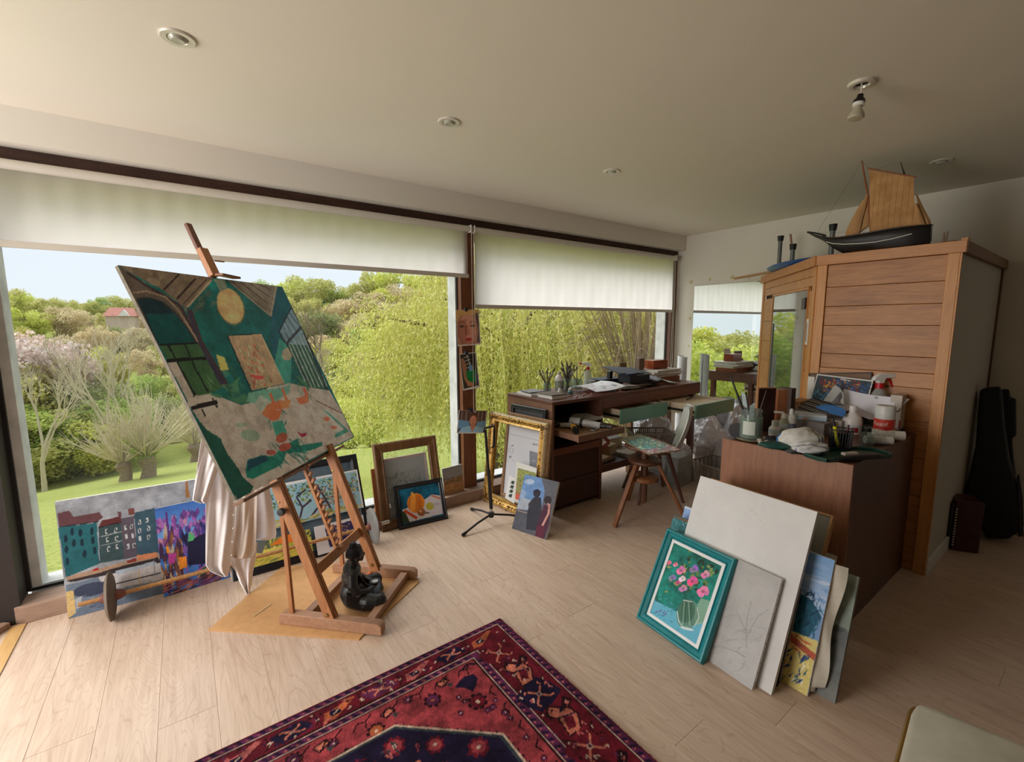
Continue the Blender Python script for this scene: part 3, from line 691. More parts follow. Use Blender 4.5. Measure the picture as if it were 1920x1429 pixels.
# ------------------------------------------------------------------ painted and printed sheets
def vnoise(ny, nx, cell, rng):
    gy, gx = max(2, ny//cell+2), max(2, nx//cell+2); g = rng.random((gy, gx))
    y = np.linspace(0, gy-1.001, ny); x = np.linspace(0, gx-1.001, nx); yi = y.astype(int); xi = x.astype(int); fy = (y-yi)[:, None]; fx = (x-xi)[None]
    fy = fy*fy*(3-2*fy); fx = fx*fx*(3-2*fx)
    a = g[yi][:, xi]; b = g[yi][:, xi+1]; c = g[yi+1][:, xi]; d = g[yi+1][:, xi+1]
    return (a*(1-fx)+b*fx)*(1-fy)+(c*(1-fx)+d*fx)*fy
class Art:
    """colours of a flat sheet of w x h metres lying in the plane M; z=(x0,y0,s) reads survey coordinates, z=None reads u,v"""
    def __init__(s, M, w, h, step=.004, base=(200, 200, 200), seed=1):
        s.M, s.w, s.h = M, w, h; s.nx = max(4, int(w/step)); s.ny = max(4, int(h/step)); s.rng = np.random.default_rng(seed)
        s.X, s.Y = np.meshgrid(np.linspace(0, w, s.nx), np.linspace(0, h, s.ny)); s.C = np.ones((s.ny, s.nx, 3))*np.array(base, float); s.z = None
        s.inv = M.inverted(); s.n = M.to_3x3() @ Vector((0, 0, 1)); s.o = M.translation
    def T(s, pts):
        if s.z is None: return np.array([(u*s.w, (1-v)*s.h) for u, v in pts])
        x0, y0, k = s.z; out = []
        for x, y in pts:
            p = s.inv @ at_plane(x0+x/k, y0+y/k, s.o, s.n); out.append((p.x, p.y))
        return np.array(out)
    def mask(s, pts, raw=False):
        P = pts if raw else s.T(pts); x0, y0 = P.min(0); x1, y1 = P.max(0)
        i0 = np.searchsorted(s.X[0], x0); i1 = np.searchsorted(s.X[0], x1); j0 = np.searchsorted(s.Y[:, 0], y0); j1 = np.searchsorted(s.Y[:, 0], y1)
        if i1 <= i0 or j1 <= j0: return None, None
        sl = (slice(j0, j1), slice(i0, i1)); X, Y = s.X[sl], s.Y[sl]; m = np.zeros(X.shape, bool); n = len(P)
        for i in range(n):
            ax, ay = P[i]; bx, by = P[(i+1) % n]
            if ay == by: continue
            m ^= ((ay > Y) != (by > Y)) & (X < (bx-ax)*(Y-ay)/(by-ay)+ax)
        return sl, m
    def poly(s, pts, c, al=1.0, mot=.12, raw=False):
        sl, m = s.mask(pts, raw)
        if sl is None: return s
        c = np.array(c, float); k = m[..., None]*al
        if mot: nz = 1+mot*(s.rng.random(m.shape)[..., None]-.5); s.C[sl] = s.C[sl]*(1-k)+np.clip(c*nz, 0, 255)*k
        else: s.C[sl] = s.C[sl]*(1-k)+c*k
        return s
    def ell(s, x, y, rx, ry, c, ang=0, al=1.0, mot=.12):
        a = math.radians(ang); return s.poly([(x+rx*math.cos(t)*math.cos(a)-ry*math.sin(t)*math.sin(a), y+rx*math.cos(t)*math.sin(a)+ry*math.sin(t)*math.cos(a)) for t in np.linspace(0, 2*PI, 22)[:-1]], c, al, mot)
    def line(s, pts, w, c, al=1.0):
        for (x0, y0), (x1, y1) in zip(pts[:-1], pts[1:]):
            d = math.hypot(x1-x0, y1-y0) or 1; a, b = -(y1-y0)/d*w/2, (x1-x0)/d*w/2; s.poly([(x0+a, y0+b), (x1+a, y1+b), (x1-a, y1-b), (x0-a, y0-b)], c, al, .08)
        return s
    def dabs(s, x0, y0, x1, y1, n, cols, L=(.02, .05), w=(.006, .014), ang=(0, 180), al=.9):
        """n brush marks inside a box of u,v; lengths and widths in metres"""
        for i in range(n):
            u, v = s.rng.uniform(x0, x1), s.rng.uniform(y0, y1); cx, cy = u*s.w, (1-v)*s.h; a = math.radians(s.rng.uniform(*ang)); l = s.rng.uniform(*L)/2; ww = s.rng.uniform(*w)/2
            dx, dy = math.cos(a), math.sin(a); P = np.array([(cx-dx*l, cy-dy*l), (cx-dy*ww, cy+dx*ww), (cx+dx*l, cy+dy*l), (cx+dy*ww, cy-dx*ww)])
            s.poly(P, cols[s.rng.integers(len(cols))], al, .1, True)
        return s
    def grad(s, c0, c1, v0=0, v1=1):
        t = np.clip(((1-s.Y/s.h)-v0)/(v1-v0), 0, 1)[..., None]; k = ((1-s.Y/s.h) >= v0-1e-9)[..., None]; g = np.array(c0)*(1-t)+np.array(c1)*t
        s.C = np.where(k & ((1-s.Y/s.h) <= v1+1e-9)[..., None], g, s.C); return s
    def mottle(s, amp=.1, cell=6):
        n = sum(vnoise(s.ny, s.nx, max(1, int(cell*k)), s.rng)/(i+1.5) for i, k in enumerate((3, 1, .34) if cell > 2 else (3, 1))); n = (n-n.mean())/max(n.std(), 1e-6)
        s.C = np.clip(s.C*(1+amp*n[..., None]*.5), 0, 255); return s
    def lift(s, k): s.C = np.clip(s.C*k, 0, 246); return s
    def build(s, name, parent, m, dz=.0007):
        C = s.C/255.0; L = np.where(C <= .04045, C/12.92, ((C+.055)/1.055)**2.4)
        root = parent
        while root is not None and root.parent: root = root.parent
        off = np.array(root.location) if root is not None else np.array(s.M.translation)
        R = np.array(s.M.to_3x3()); V = np.stack([s.X, s.Y, np.full_like(s.X, dz)], -1).reshape(-1, 3) @ R.T+np.array(s.M.translation)-off
        me = bpy.data.meshes.new(name); n = len(V); me.vertices.add(n); me.vertices.foreach_set('co', V.ravel())
        i = np.arange(s.nx-1)[None, :]+np.arange(s.ny-1)[:, None]*s.nx; F = np.stack([i, i+1, i+1+s.nx, i+s.nx], -1).reshape(-1); nf = len(F)//4
        me.loops.add(4*nf); me.loops.foreach_set('vertex_index', F.astype(np.int32)); me.polygons.add(nf); me.polygons.foreach_set('loop_start', np.arange(0, 4*nf, 4)); me.polygons.foreach_set('loop_total', np.full(nf, 4))
        a = me.color_attributes.new('Col', 'FLOAT_COLOR', 'POINT'); a.data.foreach_set('color', np.concatenate([L.reshape(-1, 3), np.ones((n, 1))], 1).astype(np.float32).ravel())
        me.update(); me.materials.append(m); o = bpy.data.objects.new(name, me); COL.objects.link(o)
        if parent: o.parent = parent
        else: o.location = Vector(off)
        return o
M_oil = attr_mat('oil_paint', .62, .25, .25, 220); M_print = attr_mat('print_paper', .55, 0, .3); M_glossp = attr_mat('glossy_print', .3, 0, .4)
M_canv = mat('raw_canvas', (206, 198, 182), .9, var=.05, vscale=60); M_canvw = mat('primed_canvas_edge', (214, 210, 204), .8, var=.04)
def rect_M(x, y, z, ph, th, w=0, h=0):
    """plane of a leaning rectangle: bottom left corner, heading of its bottom edge, backward lean"""
    u = Vector((math.cos(ph), math.sin(ph), 0)); b = Vector((-math.sin(ph), math.cos(ph), 0)); up = Vector((0, 0, 1))*math.cos(th)+b*math.sin(th)
    return frame((x, y, z), u, up)
def off_M(M, dx=0, dy=0, dz=0): return M @ Matrix.Translation((dx, dy, dz))
def sub_rect(M, bl, tr, z, dz):
    """rectangle on the plane M raised by dz whose corners show at bl and tr"""
    M2 = off_M(M, 0, 0, dz); n = M2.to_3x3() @ Vector((0, 0, 1)); x0, y0, k = z; q = [M2.inverted() @ at_plane(x0+a/k, y0+b/k, M2.translation, n) for a, b in (bl, tr)]
    return off_M(M2, q[0].x, q[0].y), q[1].x-q[0].x, q[1].y-q[0].y
def canvas(name, label, art, t=.018, m=None, edge=None, cat='painting', group=None):
    M, w, h = art.M, art.w, art.h; r = thing(name, tuple(M.translation), label, cat, group)
    b = MB(M); b.box((0, 0, -t), (w, h, 0)); b.build('stretched_canvas' if t > .008 else 'sheet', edge or M_canvw, r, bevel=.0015 if t > .008 else 0)
    art.build('painted_face', r, m or M_oil); return r
def ring(b, w, h, prof):
    """mitred frame moulding; prof lists (inset, height)"""
    vs = []; fs = []
    for i, z in prof: vs += [(i, i, z), (w-i, i, z), (w-i, h-i, z), (i, h-i, z)]
    for k in range(len(prof)-1):
        for j in range(4): a = 4*k+j; c = 4*k+(j+1) % 4; fs.append((a, c, c+4, a+4))
    for j in range(4): a = 4*(len(prof)-1)+j; c = 4*(len(prof)-1)+(j+1) % 4; fs.append((a, c, (j+1) % 4, j))
    return b.add(vs, fs)
def mould(fw, ft, lip=.005): return [(0, -ft), (0, 0), (fw*.12, lip), (fw*.3, lip), (fw*.42, lip*.3), (fw*.75, -lip*.4), (fw*.85, lip*.2), (fw, -lip*.8), (fw, -ft)]
Z2 = (0, 760, 3.2475); Z3 = (220, 480, 3.1065); Z4 = (360, 820, 3.573); Z5 = (640, 720, 4.3636); ZR = (1180, 860, 2.977); ZP = (840, 560, 5.496)
# ---- paintings along the window, left to right
M = rect_M(-.58, 3.09, .001, -.029, .065)
a = Art(M, .62, .617, .0032, (150, 155, 164), 2); a.mottle(.12, 10); a.z = Z2
a.poly([(355, 745), (590, 715), (605, 965), (400, 1050)], (34, 96, 106)).poly([(350, 660), (420, 640), (450, 680), (605, 652), (630, 680), (597, 708), (358, 742)], (94, 60, 66))
a.poly([(600, 745), (735, 710), (755, 935), (608, 962)], (54, 76, 80)).poly([(603, 735), (620, 702), (735, 675), (742, 710), (605, 742)], (90, 44, 46))
a.poly([(735, 690), (815, 675), (838, 920), (755, 937)], (86, 78, 90)).poly([(818, 655), (950, 622), (1000, 620), (1000, 890), (836, 920)], (56, 84, 100)).poly([(780, 632), (815, 626), (820, 662), (784, 668)], (112, 66, 62)).poly([(715, 648), (738, 645), (742, 676), (720, 680)], (96, 62, 66))
a.poly([(1000, 640), (1500, 560), (1500, 860), (1000, 900)], (92, 104, 118)); a.line([(358, 742), (600, 708)], 6, (40, 40, 50)); a.line([(600, 745), (742, 712)], 6, (36, 36, 46))
for x, y in ((400, 812), (490, 776), (560, 766), (405, 878), (500, 836), (566, 822), (410, 950), (515, 905), (577, 884), (440, 770), (450, 840)): a.ell(x, y, 12, 24, (14, 42, 58))
for x, y in ((650, 770), (705, 762), (655, 820), (710, 812), (662, 875), (714, 862), (765, 746), (800, 740), (770, 800), (808, 795), (780, 860), (816, 855), (850, 712), (896, 700), (850, 765), (852, 812), (905, 804), (905, 750)):
    a.poly([(x-8, y-15), (x+7, y-17), (x+8, y+13), (x-7, y+15)], (196, 200, 204)); a.poly([(x-4, y-11), (x+4, y-12), (x+5, y+9), (x-3, y+11)], (52, 66, 76)); a.line([(x, y-14), (x+1, y+13)], 2.4, (180, 186, 190))
a.line([(612, 800), (740, 770)], 4, (170, 176, 180)); a.line([(615, 855), (745, 825)], 4, (150, 156, 164))
a.poly([(400, 1045), (620, 990), (960, 895), (975, 930), (700, 1005), (415, 1078)], (168, 140, 118)).poly([(830, 915), (950, 895), (955, 925), (840, 945)], (206, 132, 92)); a.poly([(560, 1000), (600, 990), (602, 1004), (565, 1012)], (170, 44, 36)).poly([(770, 945), (830, 930), (832, 948), (775, 962)], (140, 58, 50))
a.poly([(410, 1068), (600, 1022), (700, 990), (960, 925), (985, 955), (640, 1035), (430, 1078)], (56, 46, 50)).poly([(590, 1050), (850, 985), (985, 955), (1000, 1060), (640, 1125)], (208, 204, 208)); a.poly([(700, 1010), (940, 950), (960, 965), (720, 1030)], (176, 190, 204))
a.line([(690, 1090), (980, 1020)], 7, (50, 48, 60)); a.line([(845, 1000), (850, 1080)], 6, (200, 170, 96)); a.line([(935, 940), (945, 1030)], 4, (120, 130, 150))
a.poly([(400, 1095), (600, 1045), (640, 1135), (1010, 1070), (1020, 1150), (420, 1305)], (112, 128, 148)); a.ell(560, 1120, 120, 40, (64, 72, 98), -12); a.ell(620, 1210, 80, 20, (84, 92, 116), -12, .7)
a.poly([(402, 1135), (450, 1128), (462, 1262), (412, 1305)], (212, 184, 124)); a.poly([(455, 1180), (500, 1160), (490, 1230), (465, 1240)], (168, 176, 186)); a.poly([(1128, 470), (1142, 455), (1156, 560), (1130, 565)], (158, 112, 70)); a.dabs(0, .8, 1, 1, 60, [(150, 160, 176), (90, 100, 124), (190, 194, 200)], (.02, .06), (.003, .007), (-10, 20), .5)
canvas('canvas_painting', 'large harbour painting with teal and grey waterfront houses under a grey sky', a.mottle(.06, 3), .02)
M = rect_M(-.187, 3.028, .001, .06, .11)
a = Art(M, .317, .50, .003, (70, 124, 204), 3); a.grad((64, 110, 190), (110, 164, 226), 0, .35); a.dabs(0, .12, .75, .45, 90, [(150, 84, 168), (176, 112, 186), (110, 64, 140), (196, 140, 170), (92, 60, 128)], (.03, .07), (.015, .03), (60, 120))
a.dabs(0, .3, .35, .9, 60, [(74, 46, 52), (108, 66, 60), (150, 96, 60), (60, 40, 80), (196, 176, 150)], (.06, .14), (.012, .022), (80, 100)); a.dabs(.3, .32, .75, .75, 60, [(40, 40, 96), (66, 60, 130), (90, 166, 140), (34, 30, 60), (130, 92, 176)], (.05, .12), (.012, .022), (75, 105))
a.z = Z2; a.poly([(1140, 830), (1240, 780), (1300, 800), (1300, 960), (1150, 975)], (34, 34, 66)); a.poly([(1150, 770), (1175, 790), (1180, 820), (1145, 830)], (90, 190, 120)); a.poly([(1085, 928), (1135, 918), (1142, 982), (1092, 1002)], (236, 144, 52)).poly([(1022, 905), (1075, 898), (1062, 962), (1030, 968)], (182, 66, 148)); a.poly([(1010, 860), (1030, 862), (1030, 905), (1015, 900)], (236, 150, 40)); a.line([(1010, 650), (1030, 800), (1000, 860)], 12, (96, 52, 130))
a.z = None; a.dabs(.5, .78, 1, .92, 50, [(196, 96, 150), (90, 190, 130), (46, 110, 96), (226, 150, 110), (40, 40, 80)], (.03, .08), (.01, .02), (10, 40)); a.dabs(0, .86, 1, 1.0, 60, [(92, 56, 64), (150, 84, 90), (46, 40, 60), (196, 120, 96), (120, 70, 120)], (.04, .09), (.01, .018), (0, 20))
canvas('canvas_painting', 'small bright painting of purple trees under a blue sky', a.mottle(.05, 3), .018)
# big black frame behind the easel with the loose prints standing in it
MBK = rect_M(.137, 2.975, .001, -.002, .44); M = MBK
M_blackf = mat('black_frame', (26, 27, 32), .35, var=.1)
r = thing('picture_frame', tuple(M.translation), 'large black picture frame leaning on the window behind the easel', 'picture frame')
ring(MB(M), .826, .63, [(0, -.03), (0, 0), (.004, .003), (.036, .003), (.04, 0), (.04, -.012), (.046, -.02), (.046, -.03)]).build('frame', M_blackf, r)
a = Art(off_M(M, .04, .04, -.022), .746, .55, .012, (88, 104, 116), 4); a.mottle(.2, 8); a.build('picture', r, M_print); MB(M).box((.01, .01, -.032), (.816, .62, -.028)).build('backing', mat('backing_board', (120, 110, 96), .9), r)
M2, w, h = sub_rect(M, (445, 640), (1105, 215), Z4, .012); M2 = off_M(M2, 0, .0)
a = Art(M2, w, h, .003, (226, 228, 228), 5); L = .05; a.poly([(.02, .07), (.985, .04), (.985, 1), (.02, 1)], (150, 188, 204), 1, .1)
a.dabs(.02, .1, .98, .6, 260, [(74, 110, 70), (132, 150, 60), (172, 180, 84), (50, 92, 92), (110, 160, 176), (150, 196, 214), (90, 84, 60)], (.02, .04), (.008, .016)); a.dabs(.55, .2, .98, .75, 160, [(150, 120, 60), (196, 150, 70), (104, 84, 110), (176, 90, 70), (90, 110, 60)], (.015, .03), (.006, .012)); a.z = Z4
for P in ([(560, 330), (650, 420), (720, 560), (740, 470), (800, 420)], [(650, 420), (610, 380), (600, 340)], [(740, 470), (700, 400), (760, 350)], [(840, 330), (900, 420), (950, 520)], [(900, 420), (860, 450), (800, 530)]): a.line(P, 13, (66, 50, 66))
a.z = None; a.dabs(.02, .84, .98, 1, 80, [(206, 190, 130), (176, 160, 90), (120, 130, 80)], (.04, .08), (.01, .02), (0, 20))
canvas('landscape_print', 'unframed picture of tangled trees against pale blue sky, standing in the black frame', a, .004, M_print)
M2, w, h = sub_rect(M, (300, 905), (790, 615), Z4, .024)
a = Art(M2, w, h, .003, (214, 200, 86), 6); a.dabs(0, 0, 1, .4, 120, [(92, 100, 70), (70, 84, 66), (130, 140, 76), (176, 180, 90)], (.02, .05), (.01, .02)); a.dabs(0, .4, 1, 1, 160, [(226, 208, 92), (200, 196, 80), (170, 176, 70), (236, 214, 120), (120, 140, 80)], (.03, .09), (.008, .016), (-5, 25))
a.z = Z4; a.poly([(520, 728), (590, 672), (650, 648), (700, 650), (690, 700), (640, 708)], (232, 124, 44)); a.poly([(430, 665), (470, 640), (500, 700), (470, 780), (430, 775)], (98, 100, 98))
canvas('canvas_painting', 'unframed painting of a yellow field with an orange hill, behind the shirt and easel leg', a, .004, M_oil)
M2, w, h = sub_rect(M, (845, 792), (1145, 520), Z4, .026)
a = Art(M2, w, h, .003, (222, 220, 226), 7); a.poly([(.2, .14), (.86, .08), (.9, .78), (.24, .84)], (56, 48, 92)); a.dabs(.24, .14, .86, .5, 90, [(200, 170, 60), (120, 90, 150), (226, 200, 120), (60, 50, 110)], (.01, .02), (.004, .008)); a.dabs(.24, .5, .86, .8, 60, [(120, 90, 160), (40, 36, 80), (90, 70, 130)], (.01, .02), (.004, .008))
canvas('art_print', 'purple flower print in a white mount, low in the black frame', a, .004, M_print)
# wooden frame, sketch, pumpkin still life, small landscape
MW = rect_M(1.075, 3.072, .001, -.032, .24); w, h = .505, .64
M_brnf = wood('brown_frame', (88, 58, 30), (140, 100, 56), .5, 2, 2, 8, .2, mott=.4)
r = thing('picture_frame', tuple(MW.translation), 'empty brown wooden picture frame leaning on the window left of the centre post', 'picture frame')
ring(MB(MW), w, h, mould(.072, .022, .008)).build('frame', M_brnf, r); MB(MW).box((.07, .07, -.016), (w-.07, h-.07, -.014)).build('glass', glassy('frame_glass', (246, 248, 250), .02, .03), r)
MB(MW).box((.072, .16, .0), (.082, .19, .006)).build('hanger', M_chr, r)
tag(MB(off_M(MW, -.022, 0, -.034)).box((0, 0, -.016), (.03, .46, 0)).build('frame_rail', wood('orange_wood', (150, 92, 54), (186, 122, 78), .5, 2), None), 'strip of orange wood standing behind the left side of the brown frame', 'frame rail')
M2, w2, h2 = sub_rect(MW, (350, 1190), (692, 556), Z5, -.036)
r = thing('framed_sketch', tuple(M2.translation), 'pencil sketch in a pale pink frame behind the brown wooden frame', 'picture'); ring(MB(M2), w2, h2, mould(.02, .012, .003)).build('frame', mat('pink_frame', (196, 168, 156), .6), r)
a = Art(off_M(M2, .015, .015, -.005), w2-.03, h2-.03, .003, (172, 172, 168), 8); a.poly([(.12, .25), (.86, .18), (.9, .7), (.14, .8)], (160, 160, 152)); a.dabs(.14, .22, .84, .7, 120, [(92, 92, 88), (120, 120, 116), (78, 78, 76)], (.03, .10), (.0035, .006), al=.7); a.dabs(0, .7, 1, 1, 20, [(150, 150, 146)], (.05, .1), (.02, .04), al=.4); a.build('drawing', r, M_print)
M = rect_M(1.187, 3.032, .001, -.10, .388); w, h = .387, .319
r = thing('framed_painting', tuple(M.translation), 'still life with an orange pumpkin in a black frame', 'painting'); ring(MB(M), w, h, mould(.034, .02, .006)).build('frame', M_blackf, r)
a = Art(off_M(M, .03, .03, -.006), w-.06, h-.06, .0022, (20, 84, 110), 9); a.mottle(.3, 10); a.z = Z5
a.poly([(495, 1030), (530, 1020), (690, 940), (740, 905), (820, 915), (835, 1060), (560, 1130)], (206, 200, 206)).poly([(480, 1050), (520, 1040), (560, 1130), (480, 1140)], (52, 66, 40)); a.ell(610, 975, 72, 82, (220, 130, 40), 0); a.ell(585, 975, 22, 80, (232, 150, 60), 4); a.ell(640, 980, 20, 74, (196, 106, 30), -6); a.line([(580, 885), (575, 905), (600, 915)], 14, (226, 170, 80)); a.line([(562, 925), (552, 1010)], 5, (170, 92, 30)); a.line([(612, 905), (614, 1040)], 5, (180, 96, 30))
a.ell(655, 1050, 34, 32, (150, 92, 56)); a.ell(648, 1040, 14, 12, (206, 150, 96)); a.ell(725, 1000, 34, 30, (186, 176, 60)); a.line([(515, 1035), (620, 1100)], 24, (196, 76, 40)); a.line([(735, 912), (810, 938)], 12, (206, 110, 70)); a.ell(700, 1055, 22, 8, (120, 104, 96)); a.ell(770, 985, 40, 14, (176, 170, 176), -14, .6)
a.build('painting', r, M_oil); MB(M).box((.01, .01, -.022), (w-.01, h-.01, -.018)).build('backing', mat('backing_board', (1, 1, 1)), r)
M = rect_M(1.663, 3.225, .094, .10, .13)
a = Art(M, .2, .222, .003, (150, 150, 152), 10); a.poly([(0, .48), (1, .42), (1, 1), (0, 1)], (178, 132, 88)); a.dabs(0, .4, 1, .62, 60, [(96, 98, 66), (120, 90, 70), (150, 110, 80), (84, 90, 76)], (.02, .05), (.005, .01), (-5, 10)); a.dabs(0, .65, 1, 1, 40, [(196, 150, 100), (160, 116, 74)], (.04, .09), (.006, .012), (-4, 12))
canvas('canvas_painting', 'small landscape of a brown field under grey sky on the sill beside the post', a, .012)
# gold frame group
MG = rect_M(1.99, 3.150, .001, -1.451, .125); w, h = .655, .765
M_gold = mat('gilt_plaster', (198, 156, 82), .42, .45, .35, 26, .5); M_goldw = mat('worn_gilt', (206, 184, 148), .7, .1, .3, 40, .5); M_orn = mat('gilt_ornament', (112, 80, 40), .6, .3, .5, 50, .5)
r = thing('gilt_picture_frame', tuple(MG.translation), 'ornate gold picture frame leaning against the side of the desk', 'picture frame')
ring(MB(MG), w, h, [(0, -.04), (0, -.004), (.008, .010), (.026, .012), (.036, .002), (.052, -.006), (.066, .0), (.072, -.012), (.072, -.04)]).build('frame', M_gold, r)
b = MB(MG); g = random.Random(2)
def orn(x, y, n, sx, sy):
    for i in range(n): b.ball((x+g.gauss(0, sx), y+g.gauss(0, sy), .010+g.uniform(-.004, .003)), (g.uniform(.003, .008), g.uniform(.003, .008), .006), 6, 4)
for cx, cy in ((.03, .03), (w-.03, .03), (.03, h-.03), (w-.03, h-.03)): orn(cx, cy, 26, .016, .018); orn(cx, cy+(.05 if cy < .2 else -.05), 12, .01, .03); orn(cx+(.06 if cx < .2 else -.06), cy, 12, .03, .009)
for cx, cy, sx, sy in ((w/2, .03, .1, .009), (w/2, h-.03, .12, .009), (.03, h*.6, .008, .07), (w-.03, h*.5, .008, .07), (.03, h*.35, .008, .05)): orn(cx, cy, 34, sx, sy)
b.build('ornament', M_orn, r, smooth=True); ring(MB(off_M(MG, 0, 0, .0005)), w, h, [(-.001, -.03), (-.001, -.004), (.006, .010), (.010, .012), (.006, .008), (.002, -.03)]).build('worn_edge', M_goldw, r)
M2, w2, h2 = sub_rect(MG, (1300, 905), (1625, 345), Z5, -.03)
r = thing('picture_frame', tuple(M2.translation), 'plain narrow wooden frame with its white paper insert, inside the gold frame', 'picture frame')
ring(MB(M2), w2+.12, h2+.06, mould(.024, .02, .003)).build('frame', wood('tan_frame', (120, 88, 58), (158, 122, 86), .5, 0), r)
a = Art(off_M(M2, .024, .024, -.012), w2+.072, h2+.012, .003, (206, 206, 212), 11); a.z = Z5; a.line([(1340, 400), (1640, 470)], 3, (150, 150, 156))
for P in ([(1395, 500), (1398, 510)], [(1404, 498), (1407, 508)], [(1378, 590), (1376, 606)], [(1388, 588), (1386, 604)]): a.line(P, 6, (60, 60, 66))
a.line([(1395, 625), (1415, 632)], 3, (130, 130, 136)); a.poly([(1540, 545), (1640, 572), (1640, 700), (1540, 680)], (132, 134, 142), 1, 0); a.line([(1560, 625), (1590, 632)], 4, (190, 190, 196)); a.build('paper_insert', r, M_print)
def lettering(txt, M, size, m, parent, name='lettering', bend=None):
    """flat printed lettering as a mesh; bend=(radius) wraps it round a can"""
    c = bpy.data.curves.new('t', 'FONT'); c.body = txt; c.size = size; o = bpy.data.objects.new('t', c); COL.objects.link(o)
    dg = bpy.context.evaluated_depsgraph_get(); dg.update(); me = bpy.data.meshes.new_from_object(o.evaluated_get(dg)); bpy.data.objects.remove(o)
    b = MB(M); vs = [(v.co.x, v.co.y, 0) for v in me.vertices]
    if bend: vs = [(bend*math.sin(x/bend), y, bend*(math.cos(x/bend)-1)) for x, y, z in vs]
    b.add(vs, [tuple(p.vertices) for p in me.polygons]); bpy.data.meshes.remove(me); return b.build(name, m, parent)
M_ink = mat('print_ink', (70, 70, 76), .6)
q = off_M(M2, 0, 0, -.0105); n_ = q.to_3x3() @ Vector((0, 0, 1)); lp = q.inverted() @ at_plane(640+1562/4.3636, 720+497/4.3636, q.translation, n_); lettering('50x70', off_M(q, lp.x, lp.y), .022, M_ink, r)
lp = q.inverted() @ at_plane(640+1390/4.3636, 720+545/4.3636, q.translation, n_); 
b = MB(off_M(q, lp.x, lp.y)); b.tube([(.027*math.cos(k*.2), .022*math.sin(k*.2), .0003) for k in range(33)], .0008, 4, cap=False); b.build('logo_ring', M_ink, r)
M2, w2, h2 = sub_rect(MG, (1330, 860), (1676, 212), Z5, -.062)
r = thing('picture_frame', tuple(M2.translation), 'black picture frame whose top bar shows above the gold frame', 'picture frame'); ring(MB(M2), w2, h2, mould(.032, .02, .004)).build('frame', M_blackf, r); MB(M2).box((.01, .01, -.02), (w2-.01, h2-.01, -.012)).build('picture', mat('dark_print', (60, 58, 60), .5), r)
tag(MB(MG).add([(.10, .69, -.02), (.125, .69, -.02), (.112, .52, -.018), (.10, .69, -.022), (.125, .69, -.022), (.112, .52, -.02)], [(0, 1, 2), (5, 4, 3), (0, 3, 4, 1), (1, 4, 5, 2), (2, 5, 3, 0)]).build('paper_strip', mat('yellow_paper', (226, 206, 130), .7), None), 'pale yellow pointed paper strip tucked in the top left corner of the gold frame', 'paper')
M2, w2, h2 = sub_rect(MG, (1340, 935), (1412, 760), Z5, .014); M2 = M2 @ Matrix.Rotation(-.12, 4, 'Z')
a = Art(M2, w2+.03, h2, .002, (226, 224, 222), 12)
for i in range(4): v = .2+i*.19; a.ell(.5, v, .16, .065, (44, 60, 60)); a.ell(.62, v-.05, .06, .04, (44, 60, 60)); a.ell(.45, v+.06, .2, .025, (90, 110, 100))
canvas('art_card', 'narrow white card with a column of dark bird shapes, leaning in the gold frame', a, .002, M_print, cat='card')
M2, w2, h2 = sub_rect(MG, (1405, 952), (1600, 690), Z5, .03)
a = Art(M2, w2, h2, .002, (222, 220, 214), 13); a.poly([(.1, .14), (1, .12), (1, .95), (.1, .92)], (150, 150, 96)); a.dabs(.12, .16, .98, .5, 90, [(96, 130, 60), (170, 180, 90), (206, 196, 90), (70, 110, 66)], (.012, .03), (.006, .012)); a.dabs(.12, .45, .98, .95, 70, [(196, 90, 80), (206, 130, 80), (110, 96, 60), (90, 120, 70)], (.012, .03), (.006, .012)); a.poly([(.1, .8), (.5, .74), (.45, .95), (.1, .93)], (212, 104, 88))
canvas('art_print', 'green and red floral print with a white border, behind the picture of two people', a, .003, M_print)
M = rect_M(1.868, 2.56, .001, -1.273, .433)
a = Art(M, .298, .407, .0024, (104, 104, 114), 14); a.z = Z5
a.poly([(1500, 740), (1640, 770), (1670, 850), (1640, 1000), (1560, 1050), (1420, 1060), (1460, 900)], (110, 146, 196)); a.ell(1540, 800, 40, 22, (200, 208, 222), 0, .7); a.ell(1480, 900, 30, 40, (170, 184, 210), 0, .6); a.poly([(1470, 930), (1560, 950), (1550, 1030), (1430, 1030)], (186, 186, 190), .8); a.poly([(1425, 1020), (1560, 1040), (1600, 1280), (1390, 1190)], (88, 90, 100)); a.line([(1440, 1035), (1530, 1058)], 8, (196, 170, 160), .7)
a.poly([(1640, 770), (1783, 800), (1670, 1275), (1600, 1250), (1650, 1000), (1665, 880)], (96, 96, 104)); a.ell(1600, 895, 30, 34, (46, 44, 56)); a.poly([(1565, 875), (1610, 862), (1640, 885), (1600, 885)], (40, 38, 50)); a.poly([(1580, 925), (1635, 930), (1640, 1060), (1600, 1200), (1510, 1190), (1520, 1060), (1545, 960)], (52, 52, 64)); a.ell(1548, 990, 18, 24, (60, 56, 66))
a.ell(1690, 950, 32, 34, (50, 40, 48)); a.poly([(1660, 990), (1720, 990), (1700, 1150), (1660, 1270), (1590, 1245), (1600, 1150)], (76, 40, 60)); a.line([(1705, 985), (1695, 1060), (1650, 1150), (1625, 1215)], 16, (206, 150, 136)); a.line([(1690, 975), (1700, 1010)], 14, (190, 140, 128)); a.poly([(1600, 1160), (1660, 1160), (1650, 1270), (1585, 1240)], (96, 36, 60))
canvas('canvas_painting', 'blue grey painting of a man in a cap and a dark haired woman', a.mottle(.06, 4), .02)
